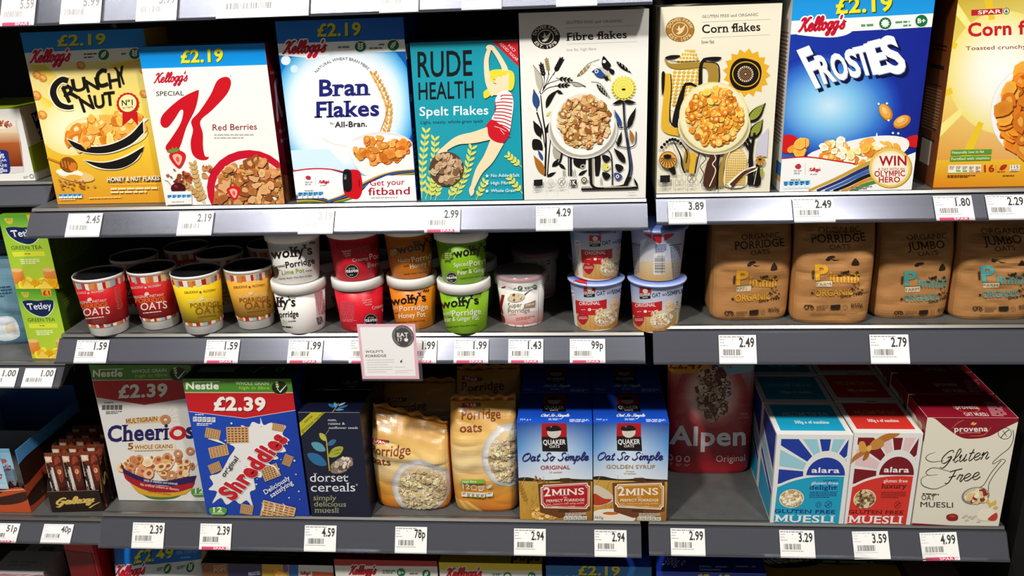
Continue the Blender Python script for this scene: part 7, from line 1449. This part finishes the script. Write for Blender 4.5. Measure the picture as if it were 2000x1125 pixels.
# ------------------------------------------------------------------ low left boxes
def flag(t):
    t.R('2a3a6a', 34, 40, 68, 78)
    for p in ((34, 40, 68, 78), (34, 78, 68, 40)): t.stroke('d8c8c8', [p[:2], p[2:]], 6, False); t.stroke('a83a4a', [p[:2], p[2:]], 3, False)
    t.stroke('d8c8c8', [(51, 40), (51, 78)], 8, False); t.stroke('d8c8c8', [(34, 59), (68, 59)], 10, False); t.stroke('a83a4a', [(51, 40), (51, 78)], 4, False); t.stroke('a83a4a', [(34, 59), (68, 59)], 5, False)
for i, (lb, q, y, front) in enumerate((('white gift box with a flag and pink flowers, in shadow below the chocolate trays', (19, 1104, 101, 1106), .17, 1), ('white gift box with a plain top, in front of the flag box', (-20, 1118, 84, 1118), .085, 0))):
    c = Carton('gift_box', lb, 'gift box', drop(*q, y, 'l4'), PXF, 'l4', (.11, .07)[i], 'dcd8d4', 'a89898', 'c8c8c4', 'gift boxes at the bottom left', yaw=0, y=y)
    a = c.front; a.fm = lambda x, y: (x/100, 1-y/100)
    a.grad([(0, 8), (100, 8), (100, 60), (0, 60)], ['c8909c', 'b06a7c', 'c87a8c', 'd8b0b8'], 4)
    for k in range(16): leaf(a, a.rnd.uniform(0, 100), a.rnd.uniform(5, 60), a.rnd.uniform(0, 100), a.rnd.uniform(5, 60), 3, a.rnd.choice(['8a3a50', 'd8a0b0', '5a5a40', 'e8d0d4']))
    flag(c.top) if front else c.top.micro(20, 50, 80, 50, 8, '9ab0ac', 2); c.done()
for i in range(5):
    P = at_y(*E1(735+i*10, 300), .10+i*.03); q = thing('sweet_carton', 'red rounded sweet carton beside the gift boxes, %s of its row' % ('front', 'second', 'third', 'fourth', 'last')[i], 'sweet box', (at_y(172, 1125, .08).x+.004*i, .07+.05*i, RZ['l4']), RAD(-8), 'red sweet cartons at the bottom left')
    hh = .148+.004*i; m = MB(); m.box(-.035, .035, 0, .043, 0, hh, lin('b41c1c'), .008); m.build('carton_body', CARD, q)
    m = MB(); m.box(-.030, .030, -.0006, 0, hh*.35, hh*.8, lin('7a0e12')); m.build('label_panel', CARD, q)
    m = MB(); m.box(-.0352, .0352, .017, .024, hh-.012, hh+.001, lin('8a1014'), .001); m.build('top_flap', CARD, q)
# ================================================================== price tickets in the rails
def ticket(shelf, x0, x1, txt, where, bar=0, ink='2c2a2a', tilt=0, lb=None):
    yb, zb, yt, zt = RAIL[shelf]; L = math.hypot(yt-yb, zt-zb); th = math.atan2(yt-yb, zt-zb); h = min(L, .046)
    ym = (RAIL[shelf][0]+RAIL[shelf][2])/2; zm = (zb+zt)/2
    def X(px):                                  # where the column px meets the rail's middle line
        py = proj(((0 if px < 1265 else 1.3), ym, zm))[1]
        for _ in range(3): P = at_y(px, py, ym); py = proj((P.x, ym, zm))[1]
        return at_y(px, py, ym).x
    a0, a1 = X(x0), X(x1); w = (a1-a0)/2
    o = MB(); W = lin('eceae6'); a = Art(((0, 0), (75, 0), (75, 48), (0, 48)), lambda u, v, e: (-w+u*2*w, -.0013-e, v*h))
    a.mb.box(-w, w, -.0013, -.0010, 0, h, W); a.rnd = random.Random(int(x0*7))
    lt = {'2c2a2a': '9a9898'}.get(ink, 'c4c2c0')
    a.micro(2, 2, 68, 2, 2.2, lt); a.micro(2, 7, 16, 7, 1.4, lt); a.micro(2, 12, 14, 12, 1.4, lt); a.micro(2, 17, 22, 17, 1.4, lt); a.micro(27, 7, 30, 7, 1.6, lt)
    if txt: n = len(txt); wd = n*8.4-(3.5 if '.' in txt else 0); a.T(txt, 71-wd, 20, 71, 20, 15.5, ink, .026, .9)
    a.bars(8, 34, 45, 34, 10, ink); a.micro(3, 36, 66, 36, 1.3, lt)
    if bar: a.P('d23a62', 6, 42.5, 64, 42.5, 64, 48, 6, 48); a.T('SPAR', 34, 47.4, 62, 47.4, 4.2, 'f2dce4', .02); a.ring('c88a9a', 68.5, 45, 2.3, .8)
    t = a.mb.build('price_ticket', PAPER); t.location = ((a0+a1)/2, yb-(.0012 if w > .05 else 0), zb); t.rotation_euler = (-th, RAD(tilt), 0)
    tag(t, lb or 'white price ticket reading %s, %s' % (txt, where), 'price ticket', 'price tickets along the shelf rails')
G = '8a8886'  # paler top-rail ink: glare off the clear cover put into the print colour
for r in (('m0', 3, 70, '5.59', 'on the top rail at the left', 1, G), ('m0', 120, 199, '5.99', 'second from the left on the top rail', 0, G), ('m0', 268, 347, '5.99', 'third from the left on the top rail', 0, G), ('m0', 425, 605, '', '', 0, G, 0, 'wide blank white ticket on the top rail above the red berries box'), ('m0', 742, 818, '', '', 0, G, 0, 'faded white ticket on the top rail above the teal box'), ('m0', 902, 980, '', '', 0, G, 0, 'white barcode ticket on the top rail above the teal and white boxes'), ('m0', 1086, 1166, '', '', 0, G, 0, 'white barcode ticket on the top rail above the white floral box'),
          ('m1', 131, 198, '2.45', 'under the yellow honey nut box', 0, '6a6866'), ('m1', 348, 416, '2.19', 'under the red berries box', 0, '6a6866'), ('m1', 584, 652, '2.19', 'faded, under the blue bran flakes box', 0, 'b0aeac'), ('m1', 830, 899, '2.99', 'under the teal spelt box', 1, '4a4848'), ('m1', 1047, 1119, '4.29', 'under the white floral flakes box', 0),  # lighter inks on the left: rail glare carried in the print colour
          ('r1', 1305, 1379, '3.89', 'under the cream maize box', 0), ('r1', 1549, 1629, '2.49', 'under the deep blue frosted flakes box', 0), ('r1', 1825, 1900, '1.80', 'under the yellow own-label box', 1), ('r1', 1927, 2004, '2.29', 'at the right picture edge', 0),
          ('m2', 148, 211, '1.59', 'under the leftmost red cup', 0), ('m2', 402, 467, '1.59', 'under the yellow cups', 1), ('m2', 563, 630, '1.99', 'under the white coconut pots', 1), ('m2', 683, 748, '1.99', 'half hidden behind the pink bordered sign', 1), ('m2', 788, 853, '1.99', 'right of the pink bordered sign', 1), ('m2', 887, 954, '1.99', 'under the green pots', 1), ('m2', 993, 1061, '1.43', 'under the pink and white pot', 1), ('m2', 1113, 1182, '99p', 'under the blue oat pots', 1),
          ('r2', 1404, 1477, '2.49', 'under the yellow lettered oat bags', 0), ('r2', 1699, 1775, '2.79', 'under the teal lettered oat bags', 0),
          ('l2', -32, 33, '1.00', 'left of another 1.00 ticket', 0, '4a4848'), ('l2', 46, 106, '1.00', 'under the green tea boxes', 0, '4a4848'), ('l3', -26, 36, '51p', 'under the drink sachet tray', 1, '4a4848'), ('l3', 83, 141, '40p', 'under the chocolate bar tray', 0, '4a4848'),
          ('m3', 259, 321, '2.39', 'under the white hoops box', 0, '3a3838'), ('m3', 391, 452, '2.39', 'under the blue wafer box', 1, '3a3838'), ('m3', 595, 657, '4.59', 'under the navy muesli box', 0), ('m3', 772, 834, '78p', 'under the orange oat bags', 0), ('m3', 1004, 1066, '2.94', 'under the red panelled oat box', 0), ('m3', 1161, 1224, '2.94', 'under the amber panelled oat box', 0),
          ('r3', 1310, 1377, '2.99', 'under the red pouch', 0), ('r3', 1523, 1591, '3.29', 'under the turquoise sunburst box', 0), ('r3', 1667, 1737, '3.59', 'tilted, under the red sunburst box', 0, '3a3838', -2), ('r3', 1800, 1872, '4.99', 'tilted, under the cream muesli box', 1, '3a3838', -3)): ticket(*r)
# ------------------------------------------------------------------ pink bordered shelf sign
q = [B2(*p) for p in ((678, 704), (1041, 704), (1043, 1056), (664, 1060))]; yS = -.012
P = [at_y(*p, yS) for p in q]; x0, x1, z0, z1 = (P[0].x+P[3].x)/2, (P[1].x+P[2].x)/2, (P[2].z+P[3].z)/2, (P[0].z+P[1].z)/2
sg = thing('shelf_sign', 'square white sign with a pink border and black round badge, clipped to the middle rail', 'sign', ((x0+x1)/2, yS, z0)); w = (x1-x0)/2; h = z1-z0
a = Art(q, lambda u, v, e: (-w+u*2*w, -.0005-e, v*h), fr=B2); a.mb.box(-w, w, -.0005, 0, 0, h, lin('e8b4c4'))
a.P('f4f1ef', 694, 722, 1024, 722, 1020, 1036, 684, 1040)
a.E('262222', 960, 780, 69); a.ring('8a8684', 960, 780, 63, 1.5); a.arc('INDEPENDENT NEIGHBOURHOOD STORES', 960, 780, 53, -150, 150, 7, 'b8b4b2'); a.T('EAT', 924, 782, 994, 780, 24, 'f2efec', .022); a.T('17', 926, 810, 954, 809, 22, 'f2efec', .016); a.B('f2efec', 966, 795, 978, 790, 990, 796, 988, 808, 978, 812, 968, 808); leaf(a, 978, 790, 986, 782, 2, 'f2efec')
a.T("WOLFY'S", 708, 885, 824, 882, 16, '2e2a28', .014); a.T('PORRIDGE', 706, 914, 841, 910, 17, '2e2a28', .014); a.micro(708, 930, 890, 926, 4, 'c4c0be', 3, 4); a.micro(706, 978, 872, 975, 4, 'c4c0be', 3, 4); a.micro(888, 976, 980, 974, 3, 'c8c4c2'); a.micro(888, 1000, 1004, 996, 3, 'c8c4c2', 2, 4); a.E('4a4644', 934, 940, 7, 8); leaf(a, 936, 934, 944, 926, 2, '4a4644'); a.mb.build('card', PAPER, sg)
m = MB(); m.box(-w-.001, w+.006, -.0016, -.0012, -.003, h+.001, (1, 1, 1)); m.build('clear_holder', mat_flat('clear_sign_holder', 'f2f2f4', .08, 0, .5, .02, 20, None, 0, .03), sg)
m = MB(); m.box(-.012, .012, .0003, .010, h*.78, h*.8, lin('c8c8cc')); m.build('clip', PLAST, sg)
